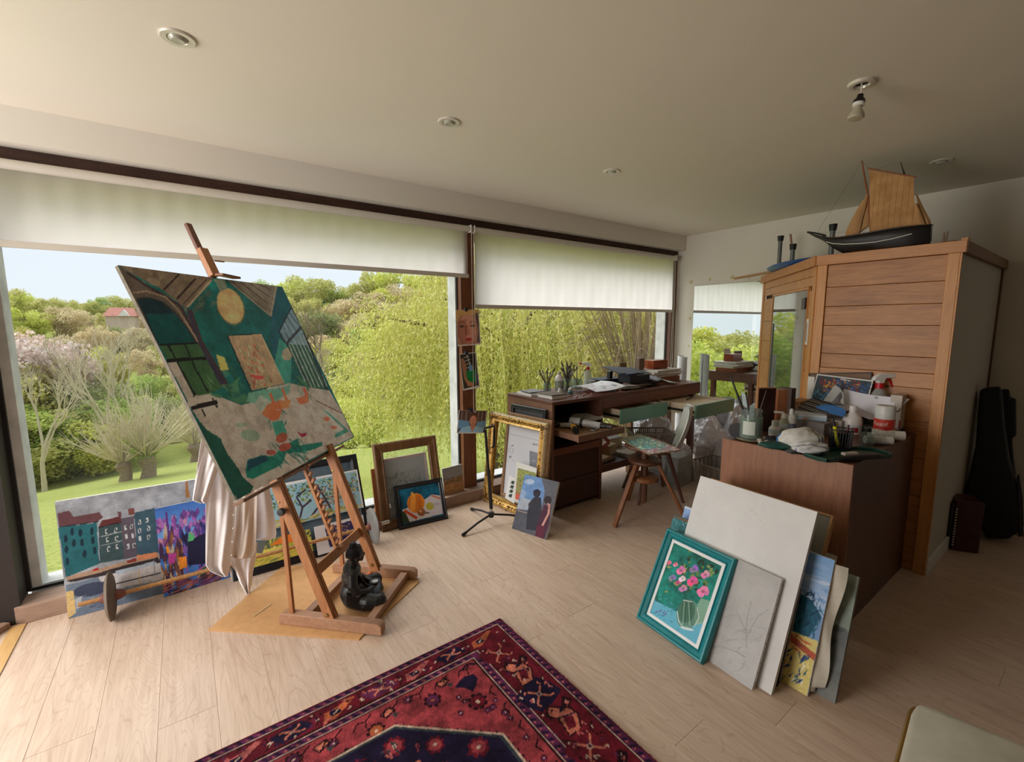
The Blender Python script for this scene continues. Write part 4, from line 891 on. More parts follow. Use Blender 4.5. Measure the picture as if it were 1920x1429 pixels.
# ---- stack leaning on the counter
def lean_canvas(q, step, base, seed): return Art(rect_M(*q[:5]), q[5], q[6], step, base, seed)
M = rect_M(1.779, 1.355, .001, -1.647, .465); w, h = .384, .484
M_tealf = mat('teal_frame_paint', (20, 122, 128), .35, var=.18, vscale=20)
r = thing('framed_painting', tuple(M.translation), 'painting of pink flowers in a glass vase in a teal frame', 'painting'); ring(MB(M), w, h, mould(.045, .025, .010)).build('frame', M_tealf, r)
MB(M).box((.012, .012, -.025), (w-.012, h-.012, -.018)).build('backing', mat('backing_board', (1, 1, 1)), r)
ring(MB(M), w, h, [(.042, -.012), (.042, -.006), (.058, -.006), (.058, -.012)]).build('mount', mat('white_mount', (226, 226, 226), .8, var=.02), r)
a = Art(off_M(M, .056, .056, -.009), w-.112, h-.112, .0019, (20, 116, 104), 15); a.mottle(.25, 12); a.z = ZR
a.poly([(140, 790), (230, 835), (330, 900), (430, 920), (400, 1040), (360, 1060), (110, 870)], (96, 172, 196)); a.poly([(400, 780), (470, 800), (440, 910), (370, 930), (340, 880)], (150, 176, 150), .8); a.dabs(0, .7, .7, 1, 50, [(70, 150, 180), (130, 190, 206), (60, 120, 150)], (.01, .03), (.004, .008), (0, 40), .6)
g = a.rng
for i in range(70): x, y = 360+g.normal()*75, 650+g.normal()*60; a.ell(x, y, g.uniform(6, 16), g.uniform(5, 11), [(46, 84, 50), (92, 130, 70), (30, 56, 40), (130, 150, 90)][i % 4], g.uniform(0, 180))
for x, y, s_, c in ((288, 625, 28, (214, 130, 170)), (352, 685, 32, (220, 96, 140)), (412, 742, 36, (224, 120, 160)), (425, 648, 26, (206, 136, 176)), (362, 618, 26, (150, 120, 170)), (240, 666, 22, (140, 120, 170)), (222, 582, 14, (220, 110, 150)), (258, 592, 14, (226, 130, 160)), (300, 725, 24, (190, 140, 170)), (272, 692, 16, (206, 90, 130)), (295, 672, 20, (226, 230, 220))):
    for k in range(5): t = k*72; a.ell(x+s_*.45*math.cos(t), y+s_*.45*math.sin(t), s_*.6, s_*.5, [min(255, v*g.uniform(.85, 1.15)) for v in c], g.uniform(0, 90))
    a.ell(x, y, s_*.3, s_*.25, [v*.75 for v in c])
a.ell(326, 870, 62, 84, (104, 140, 120), 10, .85); a.ell(318, 850, 50, 66, (60, 100, 84), 10, .7)
for k in range(7): a.line([(300+k*8, 800), (285+k*13, 930)], 4, [(60, 90, 60), (150, 176, 150), (30, 60, 50)][k % 3], .8)
a.line([(268, 850), (275, 905), (300, 945), (350, 955)], 4, (206, 220, 220)); a.line([(380, 830), (388, 890), (360, 940)], 4, (196, 210, 210)); a.ell(322, 950, 40, 8, (226, 230, 232), 14, .7); a.line([(300, 790), (350, 800)], 4, (206, 216, 210))
for x, y in ((160, 850), (180, 845), (200, 852), (208, 862)): a.line([(x, y), (x-14, y+12)], 7, (110, 96, 160))
a.build('painting', r, M_oil)
a = lean_canvas((1.806, 1.128, .001, -1.63, .40, .355, .466), .003, (178, 176, 174), 16); a.mottle(.035, 14); a.z = ZR
for P in ([(655, 1060), (650, 960), (660, 880), (680, 800)], [(650, 960), (620, 900), (600, 850)], [(655, 1000), (690, 930), (720, 880), (780, 840)], [(520, 1050), (600, 1080), (650, 1110)]): a.line(P, 5, (136, 136, 136), .6)
a.z = None; a.dabs(.35, .45, .95, .95, 50, [(150, 150, 150), (186, 184, 182), (140, 140, 142)], (.03, .09), (.004, .01), (20, 80), .35)
r = canvas('canvas_painting', 'pale grey canvas with a faint pencil tree, edge tacked with nails', a, .019)
b = MB(a.M)
for i in range(11): b.ball((.355, .03+i*.041, -.010), .0022, 6, 4)
b.build('tacks', mat('dark_tack', (30, 26, 24), .5), r)
M = rect_M(1.852, 1.263, .001, -1.625, .373)
a = Art(M, .549, .765, .006, (214, 213, 211), 17); a.mottle(.02, 10); a.z = ZR
for P in ([(615, 390), (630, 400), (622, 430)], [(640, 270), (700, 300), (760, 380)]): a.line(P, 3, (190, 190, 188), .7)
canvas('blank_canvas', 'large blank white canvas, tallest in the stack against the counter', a, .02, attr_mat('primed_face', .7, .25, .2, 120))
# frame behind the white canvas: same lean, one step further back
M2, w2, h2 = sub_rect(M, (610, 1290), (1143, 320), ZR, -.19); tl_ = off_M(M, 0, 0, -.19).inverted() @ at_plane(1180+455/2.977, 860+112/2.977, off_M(M, 0, 0, -.19).translation, M.to_3x3() @ Vector((0, 0, 1)))
x_l = tl_.x; M2 = off_M(M, x_l, .19*.39, -.19); p_ = M2.inverted() @ at_plane(1180+1143/2.977, 860+320/2.977, M2.translation, M.to_3x3() @ Vector((0, 0, 1)))
r = thing('picture_frame', tuple(M2.translation), 'thin oak picture frame with a grey mount, behind the blank white canvas', 'picture frame'); W2, H2 = p_.x, p_.y
M_oakf = wood('oak_frame', (160, 116, 72), (196, 150, 100), .5, 0); ring(MB(M2), W2, H2, [(0, -.02), (0, 0), (.002, .003), (.009, .003), (.011, 0), (.011, -.02)]).build('frame', M_oakf, r)
a = Art(off_M(M2, .011, .011, -.006), W2-.022, H2-.022, .006, (140, 138, 128), 18); a.poly([(.14, .14), (.88, .14), (.88, .86), (.14, .86)], (186, 182, 172)); a.poly([(.17, .17), (.85, .17), (.85, .83), (.17, .83)], (150, 148, 140)); a.build('picture', r, M_print); MB(M2).box((.008, .008, -.02), (W2-.008, H2-.008, -.012)).build('backing', mat('backing_board', (1, 1, 1)), r)
def upright(label, corner_tl, x, y, ph, th, w, h, paint, t=.012, name='canvas_painting', cat='painting', step=.004, base=(120, 120, 120), seed=20, edge=None, m=None):
    a = Art(rect_M(x, y, .001, ph, th), w, h, step, base, seed); paint(a); return canvas(name, label, a, t, m, edge, cat)
def p_glit(a): a.dabs(0, 0, 1, 1, 900, [(40, 110, 120), (90, 160, 160), (30, 70, 84), (130, 170, 160), (60, 90, 80)], (.006, .012), (.003, .006)); a.poly([(0, 0), (1, 0), (1, .035), (0, .035)], (100, 84, 70))
def p_blue(a): a.mottle(.08, 8); a.poly([(0, 0), (1, 0), (1, .02), (0, .02)], (210, 214, 220)); a.dabs(0, .1, 1, .9, 60, [(150, 180, 226), (120, 156, 210), (176, 196, 226)], (.04, .1), (.01, .02), (-10, 20), .5)
upright('speckled teal board with a brown top edge, left of the white canvas', None, 1.925, 1.375, -1.63, .33, .10, .50, p_glit, .02, base=(50, 110, 118), seed=21, edge=mat('brown_edge', (84, 70, 60), .7), step=.003)
upright('pale blue canvas peeping out behind the speckled teal board', None, 2.03, 1.37, -1.62, .30, .10, .52, p_blue, .018, base=(140, 170, 218), seed=22)
def p_palm(a):
    a.grad((120, 160, 206), (176, 196, 222), 0, .42); a.dabs(0, .02, 1, .4, 90, [(150, 180, 216), (110, 150, 200), (196, 208, 226)], (.04, .1), (.01, .02), (-10, 10), .6); a.poly([(0, .34), (.5, .3), (.85, .34), (.98, .42), (.9, .6), (.6, .7), (0, .7)], (26, 84, 110))
    a.dabs(.3, .3, .98, .66, 160, [(20, 70, 100), (30, 100, 120), (16, 54, 84), (60, 110, 140)], (.03, .07), (.004, .009), (50, 130)); a.poly([(0, .66), (1, .6), (1, 1), (0, 1)], (214, 196, 120)); a.line([(.5, .63), (1, .72)], .05, (176, 84, 56)); a.dabs(.3, .62, .9, .74, 30, [(196, 96, 60), (206, 120, 80), (120, 60, 60)], (.03, .06), (.006, .01), (-30, 10)); a.dabs(.2, .74, .98, .98, 70, [(40, 60, 120), (60, 90, 120), (230, 214, 130), (240, 236, 210), (80, 110, 100)], (.02, .05), (.005, .01), (40, 110))
upright('tall painting of dark blue palms over a yellow ground', None, 1.935, .965, -1.575, .309, .34, .555, p_palm, .022, base=(120, 150, 190), seed=23, edge=M_canv, step=.003)
# loose canvas wrapping that sticks out beyond its stretcher
MP = rect_M(1.935, .965, .001, -1.575, .309)
def fold(u, v): x = .341+.035*u*(1+.25*math.sin(v*9))*(1 if v > .05 else .3); return tuple(MP @ Vector((x, .02+.52*v, -.012-.02*u+.004*math.sin(v*14+u*3))))
tag(MB().sheet(fold, 4, 30, .0015).build('canvas_offcut', M_canv, None, smooth=True), 'frayed beige canvas edge sticking out beside the blue palm painting', 'canvas')
def p_gg(a):
    a.grad((150, 164, 150), (120, 130, 122), 0, .45); a.grad((84, 88, 88), (120, 122, 118), .45, 1); a.mottle(.14, 14); a.dabs(0, .45, 1, .6, 30, [(60, 62, 66), (96, 100, 100)], (.04, .1), (.02, .04), (-10, 20), .5)
upright('grey green abstract canvas, rightmost and nearest in the stack', None, 1.962, .83, -1.5, .42, .285, .50, p_gg, .03, base=(120, 130, 124), seed=24, edge=mat('grey_edge', (132, 130, 118), .8))
for i, (x, c, lab) in enumerate(((1.872, (22, 50, 72), 'thin dark blue board between the white canvas and the palm painting'), (1.893, (58, 60, 64), 'thin grey board next to the dark blue one in the stack'), (1.912, (150, 130, 110), 'thin tan board with a rough edge in the stack, left of the palm painting'))):
    upright(lab, None, x, .94, -1.60, .34, .22, (.44, .42, .40)[i], lambda a: a.mottle(.2, 6), .006, 'thin_board', 'board', .01, c, 30+i, mat('board_edge_%d' % i, c, .8))
MR = rect_M(1.905, .845, .02, -1.6, .34)
r = thing('paper_bundle', tuple(MR.translation), 'bundle of papers and thin boards tied with brown string', 'papers')
b = MB(MR)
for i in range(6): b.box((.02+.004*i, .0+.006*(i % 3), .004+.004*i), (.05+.004*i, .30-.012*i, .006+.004*i))
b.build('papers', mat('bundle_paper', (196, 184, 172), .8), r); b = MB(MR); b.box((.03, .27, .010), (.055, .335, .026)); b.build('white_card', M_white, r)
b = MB(MR)
for k in range(3): b.tube([(.012, .225+.004*k, .004), (.04, .222+.003*k, .032), (.078, .23-.002*k, .008)], .0016, 5)
b.tube([(.045, .225, .033), (.075, .18, .036), (.085, .14, .03)], .0016, 5); b.tube([(.045, .225, .033), (.06, .17, .04), (.08, .11, .032)], .0016, 5); b.tube([(.045, .225, .033), (.02, .24, .045), (.03, .25, .04)], .0016, 5); b.build('string', mat('brown_string', (110, 84, 64), .9), r)
def p_red(a): a.dabs(.1, .1, .9, .9, 30, [(40, 24, 30), (150, 36, 50), (60, 30, 30)], (.02, .04), (.01, .02))
upright('white card with a dark red motif, standing behind the oak frame', None, 2.29, .80, -1.6, .27, .09, .43, p_red, .005, 'art_card', 'card', .004, (214, 208, 196), 26)
tag(MB(MX((1.845, .96, .002), .5)).add([(0, 0, 0), (.14, .01, .0), (.2, .16, .01), (.02, .17, .008)], [(0, 1, 2, 3)]).build('paper_sheet', mat('white_paper', (222, 222, 228), .8, var=.02), None), 'crumpled white sheet on the floor under the grey pencil tree canvas', 'paper')
# ------------------------------------------------------------------ easel, its painting, shirt, statue, axle, stand, photographs, rug
M_easel = wood('easel_beech', (150, 96, 56), (186, 128, 82), .45, 2, 1.5, 10, .15)
M_easelh = wood('easel_beech_flat', (146, 104, 78), (184, 142, 112), .5, 0, 1.5, 10, .15)
M_brass = mat('dull_brass', (150, 120, 80), .4, .8)
EO = Vector((.681, 2.35, 0)); EP = .77
E_ = frame(EO, (math.cos(EP), math.sin(EP), 0), (-math.sin(EP), math.cos(EP), 0))     # x across, y to the rear, z up
board_z = .006
r = thing('studio_easel', tuple(EO), 'large wooden studio easel with an H shaped base standing by the left window', 'easel')
TL_ = .367                                                            # tan of the mast's lean
def rail(s, t0, t1, z0=board_z+.002, h=.058):
    b = MB(E_); prof = [(t0, z0), (t1, z0), (t1, z0+h*.75), (t1-.02, z0+h), (t0+.02, z0+h), (t0, z0+h*.75)]
    b.add([(s-.023, y, z) for y, z in prof]+[(s+.023, y, z) for y, z in prof], [(0, 1, 2, 3, 4, 5), (11, 10, 9, 8, 7, 6)]+[(i, 6+i, 6+(i+1) % 6, (i+1) % 6) for i in range(6)])
    b.build('base_rail', M_easelh, r, bevel=.003)
rail(-.235, -.25, .30); rail(.247, -.23, .30)
for t in (-.165, .175): MB(E_).bar((-.212, t, .036), (.224, t, .036), .042, .034).build('cross_rail', M_easelh, r, bevel=.003)
def up(s, z, off=0): return (s, z*TL_+off*1.0, z)
for s in (-.235, .235):
    q = [up(s, .045), up(s, .80)]; d = (Vector(q[1])-Vector(q[0])).normalized()
    for k in (-.011, .011): MB(E_).bar(Vector(q[0])+Vector((k, 0, 0)), Vector(q[1])+Vector((k, 0, 0)), .018, .050, (0, -1, TL_)).build('upright', M_easel, r, bevel=.002)
    MB(E_).bar((s, .0, .06), (s, .07, .19), .006, .03, (0, -1, .4)).build('foot_spacer', M_easel, r)
    b = MB(E_); b.lathe([(.0005, -.027), (.009, -.026), (.010, -.022), (.010, .022), (.009, .026), (.0005, .027)], 12, (s, .035, .085), 'x'); b.build('bolt', M_brass, r, smooth=True)
    MB(E_).bar((s-.003, .235, .055), (s-.003, .255, .66), .018, .022, (0, 1, 0)).build('rear_strut', M_easel, r, bevel=.002)
    b = MB(E_); b.lathe([(.0005, -.02), (.008, -.019), (.008, .019), (.0005, .02)], 10, (s-.003, .255, .65), 'x'); b.build('bolt', M_brass, r)
b = MB(E_); b.bar(up(-.228, .285), up(.228, .285), .052, .016, (0, -1, TL_)); b.build('cross_bar', M_easel, r, bevel=.002)
b = MB(E_); b.bar(up(-.228, .765, .02), up(.228, .765, .02), .05, .018, (0, -1, TL_)); b.build('cross_bar', M_easel, r, bevel=.002)
# toothed centre bar
b = MB(E_); b.bar(up(0, .262, .012), up(0, .84, .012), .026, .016, (0, -1, TL_))
for i in range(14):
    z = .30+i*.037; p = Vector(up(.0, z, -.004)); b.bar(p+Vector((0, -.012, .012)), p+Vector((0, .002, -.012)), .020, .012, (0, -1, 1))
b.build('ratchet_bar', M_easel, r)
b = MB(E_); b.bar((0, .352, .85), (0, .872, 2.03), .034, .020, (0, -1, TL_)); b.build('mast', wood('dark_mast', (92, 52, 36), (122, 74, 52), .4, 2, 1.5, 10), r, bevel=.004)
b = MB(E_); b.bar((0, .735, 1.758), (0, .80, 1.90), .052, .03, (0, -1, TL_)); b.build('top_clamp', M_easel, r, bevel=.003)
b = MB(E_); b.bar((-.018, .695, 1.765), (.105, .695, 1.758), .05, .012, (0, 0, 1)); b.build('clamp_lip', wood('clamp_lip_wood', (120, 72, 54), (150, 98, 76), .5, 0), r, bevel=.002)
b = MB(E_); b.tube([(.02, .745, 1.84), (.075, .74, 1.842)], .004, 8); b.build('clamp_screw', M_brass, r)
b = MB(E_); b.lathe([(.0005, -.03), (.017, -.028), (.020, -.018), (.017, -.006), (.006, -.004), (.006, .02)], 14, (-.262, .225, .612), 'x'); b.build('knob', mat('black_plastic', (24, 24, 26), .35), r, smooth=True)
# painting on the easel
PM = rect_M(.135, 2.149, .771, .822, .421); PWd, PHt = 1.074, 1.066
b = MB(off_M(PM, .02, -.018, -.035)); b.bar((.02, 0, 0), (PWd-.16, 0, 0), .014, .060, (0, 0, 1)); b.build('tray', wood('tray_wood', (120, 84, 58), (160, 118, 86), .5, 0, mott=.4), r, bevel=.002)
a = Art(PM, PWd, PHt, .0042, (26, 100, 100), 40); a.mottle(.16, 14); a.z = Z3
W_ = (184, 176, 168)
a.poly([(0, 50), (560, 125), (400, 305), (355, 270), (250, 190), (100, 110)], (112, 98, 86)); a.dabs(.02, .0, .4, .18, 60, [(134, 122, 106), (96, 82, 72), (124, 110, 94)], (.04, .1), (.012, .025), (20, 60), .5)
a.line([(270, 198), (362, 104)], 12, (50, 38, 36)); a.line([(345, 252), (455, 132)], 13, (50, 38, 36)); a.line([(405, 300), (548, 140)], 12, (160, 146, 124)); a.line([(380, 285), (520, 135)], 8, (66, 52, 48)); a.ell(210, 150, 40, 22, (150, 136, 118), 20, .5)
a.poly([(0, 50), (60, 90), (180, 175), (300, 235), (370, 290), (460, 430), (520, 590), (640, 750), (560, 760), (400, 520), (230, 520), (90, 230)], (92, 82, 76)); a.poly([(110, 252), (180, 245), (262, 272), (332, 332), (402, 420), (452, 505), (238, 518)], (16, 46, 58)); a.poly([(165, 335), (335, 338), (402, 425), (452, 505), (238, 516)], (12, 74, 78))
a.line([(110, 250), (180, 243), (262, 268), (332, 325), (402, 415), (460, 510)], 8, (44, 50, 56)); a.line([(55, 95), (150, 162), (270, 232), (365, 290), (425, 400), (500, 545), (600, 745)], 15, (60, 48, 56)); a.line([(90, 215), (170, 205), (280, 240), (350, 310), (412, 405), (470, 500)], 8, (150, 132, 114))
a.poly([(242, 520), (466, 505), (520, 600), (615, 765), (530, 805), (440, 820), (300, 610)], (60, 96, 64)); a.dabs(.14, .45, .32, .72, 70, [(44, 84, 50), (84, 116, 80), (110, 140, 110)], (.04, .09), (.006, .012), (80, 120), .6)
a.poly([(290, 620), (345, 615), (440, 815), (430, 880)], (176, 168, 162)); a.line([(245, 517), (466, 505)], 10, (24, 26, 32)); a.line([(287, 612), (520, 594)], 20, (20, 22, 26)); a.line([(296, 520), (370, 660), (455, 815)], 11, (24, 30, 32)); a.line([(392, 512), (450, 650), (538, 810)], 9, (24, 34, 34)); a.line([(505, 560), (520, 600)], 6, (170, 176, 176))
a.poly([(400, 322), (432, 310), (482, 470), (560, 600), (645, 742), (602, 755), (500, 570), (450, 440)], (56, 52, 74)); a.line([(405, 300), (440, 340), (500, 520), (630, 740)], 9, (66, 50, 50))
a.poly([(640, 140), (932, 170), (898, 355), (880, 335)], (122, 114, 100))
for k in range(5): a.line([(665+k*52, 150+k*4), (870+k*8, 320-k*40)], 6, (82, 72, 66))
a.line([(925, 178), (894, 350)], 10, (156, 144, 128)); a.line([(645, 142), (888, 345)], 9, (140, 130, 114)); a.poly([(932, 172), (970, 172), (1018, 290), (945, 430), (898, 352)], (20, 84, 94)); a.poly([(900, 350), (945, 430), (985, 512), (930, 600), (905, 560), (890, 440)], (34, 92, 108))
a.poly([(945, 480), (985, 515), (1015, 600), (1010, 745), (940, 745), (915, 620)], (66, 146, 134)); a.ell(990, 572, 32, 38, (164, 158, 138), 20)
a.poly([(1015, 295), (1070, 410), (1112, 525), (985, 512), (940, 440)], (118, 148, 162)); a.poly([(990, 512), (1112, 522), (1240, 800), (1110, 765), (1040, 640)], (54, 96, 80)); a.dabs(.72, .5, .98, .8, 120, [(40, 80, 66), (90, 130, 110), (60, 110, 86)], (.03, .08), (.005, .01), (60, 120), .6)
a.line([(1015, 295), (942, 440)], 8, (40, 48, 56)); a.line([(942, 440), (1000, 540), (1130, 770)], 7, (40, 54, 58)); a.line([(984, 512), (1072, 412)], 16, (60, 64, 70))
for k in range(5): a.line([(960+k*13, 400-k*24), (1005+k*22, 500-k*24)], 4, (50, 60, 70))
for k in range(7): a.line([(1000+k*16, 520-k*12), (1110+k*22, 770-k*2)], 5, (166, 178, 176))
a.line([(1015, 295), (1072, 412), (1265, 890)], 9, (46, 50, 56))
a.poly([(430, 890), (400, 860), (455, 815), (540, 800), (620, 830), (720, 870), (790, 855), (840, 800), (880, 765), (1010, 742), (1100, 765), (1235, 785), (1310, 915), (1372, 1052), (1100, 1200), (700, 1430), (640, 1300), (520, 1020)], W_); a.poly([(1110, 765), (1235, 785), (1300, 915), (1155, 842)], (180, 172, 166))
a.poly([(640, 462), (836, 455), (972, 742), (780, 785)], (172, 150, 122)); a.line([(640, 462), (836, 454)], 5, (22, 50, 54)); a.line([(640, 464), (782, 790)], 9, (24, 60, 66)); a.line([(836, 456), (972, 742)], 4, (196, 176, 146))
for i in range(60): x = 700+a.rng.uniform(0, 120)+i*1.6; y = 520+i*4.2; a.ell(x, y, 14, 4, [(196, 90, 76), (110, 140, 90), (214, 200, 180), (170, 60, 60), (130, 150, 100)][i % 5], a.rng.uniform(40, 90), .7)
a.poly([(575, 575), (622, 590), (648, 660), (602, 668)], (196, 184, 104))
for P in ([(530, 792), (610, 815), (600, 832), (545, 812)], [(640, 760), (720, 700), (690, 760)], [(650, 790), (700, 730), (710, 800)], [(1030, 690), (1110, 740), (1120, 790), (1060, 720)], [(620, 810), (700, 860), (780, 850), (740, 800), (680, 830)]): a.poly(P, (70, 124, 96))
a.dabs(.36, .64, .52, .78, 60, [(40, 110, 96), (90, 150, 120), (30, 90, 84), (150, 190, 170)], (.03, .07), (.006, .012), (30, 150), .8); a.dabs(.68, .56, .8, .7, 30, [(90, 130, 60), (60, 110, 80)], (.03, .07), (.004, .008), (50, 110), .8)
a.line([(430, 886), (582, 850)], 24, (34, 26, 26)); a.line([(490, 892), (514, 936)], 12, (34, 26, 26)); a.line([(552, 828), (582, 884)], 11, (34, 26, 26))
a.poly([(468, 950), (520, 1012), (600, 1062), (640, 1150), (700, 1232), (732, 1290), (792, 1342), (772, 1395), (702, 1428), (590, 1220), (500, 1030)], (34, 88, 78))
a.poly([(745, 1242), (758, 1188), (840, 1160), (900, 1166), (1000, 1092), (1050, 1060), (1062, 1102), (1192, 1084), (1196, 1106), (1130, 1132), (1060, 1146), (984, 1150), (960, 1212), (870, 1262), (790, 1302), (752, 1290)], (36, 122, 108)); a.poly([(760, 1190), (862, 1160), (884, 1190), (782, 1234), (756, 1262)], (28, 74, 92)); a.dabs(.3, .86, .52, .98, 40, [(28, 96, 90), (60, 140, 124)], (.04, .09), (.01, .02), (100, 140), .6)
a.poly([(900, 970), (962, 960), (988, 1032), (932, 1082)], (70, 156, 138)); a.poly([(760, 800), (880, 775), (960, 768), (1010, 745), (1002, 800), (905, 850), (832, 905), (800, 860), (755, 850)], (110, 166, 150)); a.poly([(830, 810), (900, 850), (845, 915), (800, 860)], (190, 182, 174), .7)
a.poly([(1190, 890), (1230, 912), (1352, 1022), (1270, 1062), (1264, 1040), (1322, 1010)], (80, 146, 134)); a.line([(1155, 842), (1306, 916)], 6, (116, 84, 72))
a.poly([(840, 920), (870, 870), (905, 852), (962, 840), (962, 890), (940, 950), (900, 962)], (222, 118, 76)); a.line([(888, 798), (910, 856)], 15, (214, 108, 72)); a.line([(960, 772), (986, 842)], 15, (216, 116, 84)); a.poly([(950, 845), (1012, 836), (1000, 876), (950, 900)], (226, 130, 84)); a.poly([(1040, 830), (1112, 806), (1112, 852), (1062, 866)], (222, 120, 86)); a.line([(1084, 768), (1106, 812)], 15, (214, 104, 80)); a.ell(1220, 950, 16, 14, (220, 110, 84)); a.ell(1260, 1000, 18, 10, (220, 110, 84)); a.line([(920, 900), (1020, 880)], 6, (206, 160, 140))
a.ell(956, 1060, 36, 28, (164, 88, 70), -30); a.ell(976, 1114, 38, 22, (170, 86, 70), -16); a.ell(896, 1145, 30, 16, (160, 84, 80)); a.poly([(1042, 1020), (1070, 1034), (1106, 1030), (1096, 1050), (1072, 1056)], (156, 40, 76)); a.poly([(770, 690), (850, 700), (840, 722), (800, 716)], (196, 60, 66), .8)
a.ell(720, 985, 36, 14, (130, 160, 140), 0, .6); a.ell(775, 1045, 58, 34, (120, 156, 136), 10, .7); a.poly([(640, 950), (660, 960), (650, 1000)], (150, 146, 140), .4)
for P in ([(560, 880), (600, 860), (640, 880)], [(620, 900), (700, 1000), (720, 1100)], [(840, 980), (900, 1150)], [(600, 960), (640, 940)]): a.line(P, 3, (150, 144, 138), .6)
a.ell(660, 296, 78, 114, (150, 118, 86), -22, .6); a.ell(658, 292, 72, 108, (202, 170, 122), -22); a.ell(672, 310, 40, 66, (214, 184, 136), -22, .6); a.poly([(558, 136), (626, 134), (640, 192), (594, 206), (580, 168)], (124, 140, 128))
canvas('canvas_painting', 'large unfinished painting of a teal room with orange chairs, clamped on the easel', a.mottle(.09, 3).mottle(.05, 12).lift(1.28), .016, M_oil, mat('painted_canvas_edge', (120, 112, 96), .8, var=.3, vscale=40))
# hardboard sheet under the easel
def bp(x, y): p = at_floor(360+x/3.573, 820+y/3.573, board_z); return (p.x, p.y)
tag(MB().prism([bp(105, 1290), bp(1120, 1355), bp(1135, 1335), (1.02, 2.32), (.74, 2.78), bp(620, 862), bp(600, 868)], .0005, board_z).build('hardboard_sheet', mat('hardboard', (206, 158, 106), .7, var=.08, vscale=30), None), 'orange brown hardboard sheet lying on the floor under the easel', 'board')
p, q = at_floor(475, 1157, board_z), at_floor(508, 1134, board_z); tag(MB().bar(p+Vector((0, 0, .002)), q+Vector((0, 0, .002)), .004, .003).build('wood_sliver', mat('pale_sliver', (224, 208, 170), .7), None), 'thin pale sliver of wood lying on the hardboard', 'sliver')
p, q = at_floor(683, 1085, board_z+.012), at_floor(695, 1073, board_z+.03); tag(MB().tube([p-Vector((0, 0, .006)), q], [.005, .008], 8).build('orange_stick', mat('orange_pencil', (214, 104, 56), .5), None), 'short orange stick lying behind the seated statue', 'stick')
# shirt
def cloth_mat(name, c, speck=True):
    m, nt, bs = _nodes(name); f = _noise(nt, _coord(nt), 40, 3); n2 = _noise(nt, _coord(nt), 26, 1)
    col = _ramp(nt, f, [(.3, [x*.94 for x in lin(c)]), (.7, lin(c))])
    if speck: col = _mix(nt, 1, col, _ramp(nt, n2, [(.0, (.25, .22, .2)), (.17, (.3, .28, .26)), (.20, (1, 1, 1)), (1, (1, 1, 1))]), 'MULTIPLY')
    nt.links.new(col, bs.inputs['Base Color']); bs.inputs['Roughness'].default_value = .9; bs.inputs['Specular IOR Level'].default_value = .1; _bump(nt, bs, f, .1); return m
M_shirt = cloth_mat('shirt_cotton', (246, 242, 244))
P0 = at_floor(463, 1113, .012); N0 = Vector((P0.x, P0.y, 0)).normalized()
sh = thing('painting_shirt', (P0.x, P0.y, 0), 'white paint flecked shirt hanging behind the easel painting', 'shirt')
def cloth(name, rows, depth, amp, freq, ph=0, nu=40, nv=60, parent=None, m=None):
    ys = [r_[0] for r_ in rows]
    def fn(u, v):
        y = ys[0]+(ys[-1]-ys[0])*v
        xl = float(np.interp(y, ys, [r_[1] for r_ in rows])); xr = float(np.interp(y, ys, [r_[2] for r_ in rows])); x = xl+(xr-xl)*u
        d = depth+amp*(.35+.65*v)*math.sin(freq*u*PI*2+ph+1.3*v+.8*math.sin(v*5))+.3*amp*math.sin(freq*2.3*u*PI*2+v*7)
        return tuple(at_plane(360+x/3.573, 820+y/3.573, P0-N0*d, N0))
    return MB().sheet(fn, nu, nv, .0015).build(name, m or M_shirt, parent, smooth=True)
cloth('back_panel', [(-160, 250, 520), (100, 220, 470), (380, 300, 525), (560, 300, 556), (640, 300, 566), (684, 300, 560), (690, 330, 520), (672, 380, 470)][:6]+[(690, 320, 500)], -.05, .014, 1.3, .4, parent=sh)
cloth('front_panel', [(-160, 100, 330), (0, 66, 300), (430, 92, 300), (600, 92, 292), (760, 92, 268), (860, 92, 256), (905, 130, 246), (934, 205, 240)], .028, .012, 1.5, 1.2, parent=sh)
cloth('shaded_inside', [(0, 250, 430), (420, 290, 436), (600, 286, 432), (760, 262, 426), (800, 262, 405), (812, 285, 372)], .0, .012, 1.6, 2.0, parent=sh, m=cloth_mat('shirt_cotton_shaded', (234, 222, 212)))  # same cotton as the rest, shade of the inside put into the colour
cloth('shirt_tail', [(700, 246, 436), (812, 244, 428), (850, 262, 420), (900, 292, 410), (980, 325, 398), (1050, 366, 384)], -.015, .012, 1.5, .2, parent=sh)
cloth('sleeve', [(-160, 110, 260), (0, 64, 240), (200, 34, 180), (380, 10, 120), (425, 4, 98), (442, 60, 96)], .055, .012, 1.4, .9, parent=sh)
b = MB()
for y in (430, 520, 610, 700, 790): c = at_plane(360+(285-(y-430)*.05)/3.573, 820+y/3.573, P0-N0*.05, N0); b.ball(c, .0045, 8, 5)
b.build('buttons', M_white, sh)
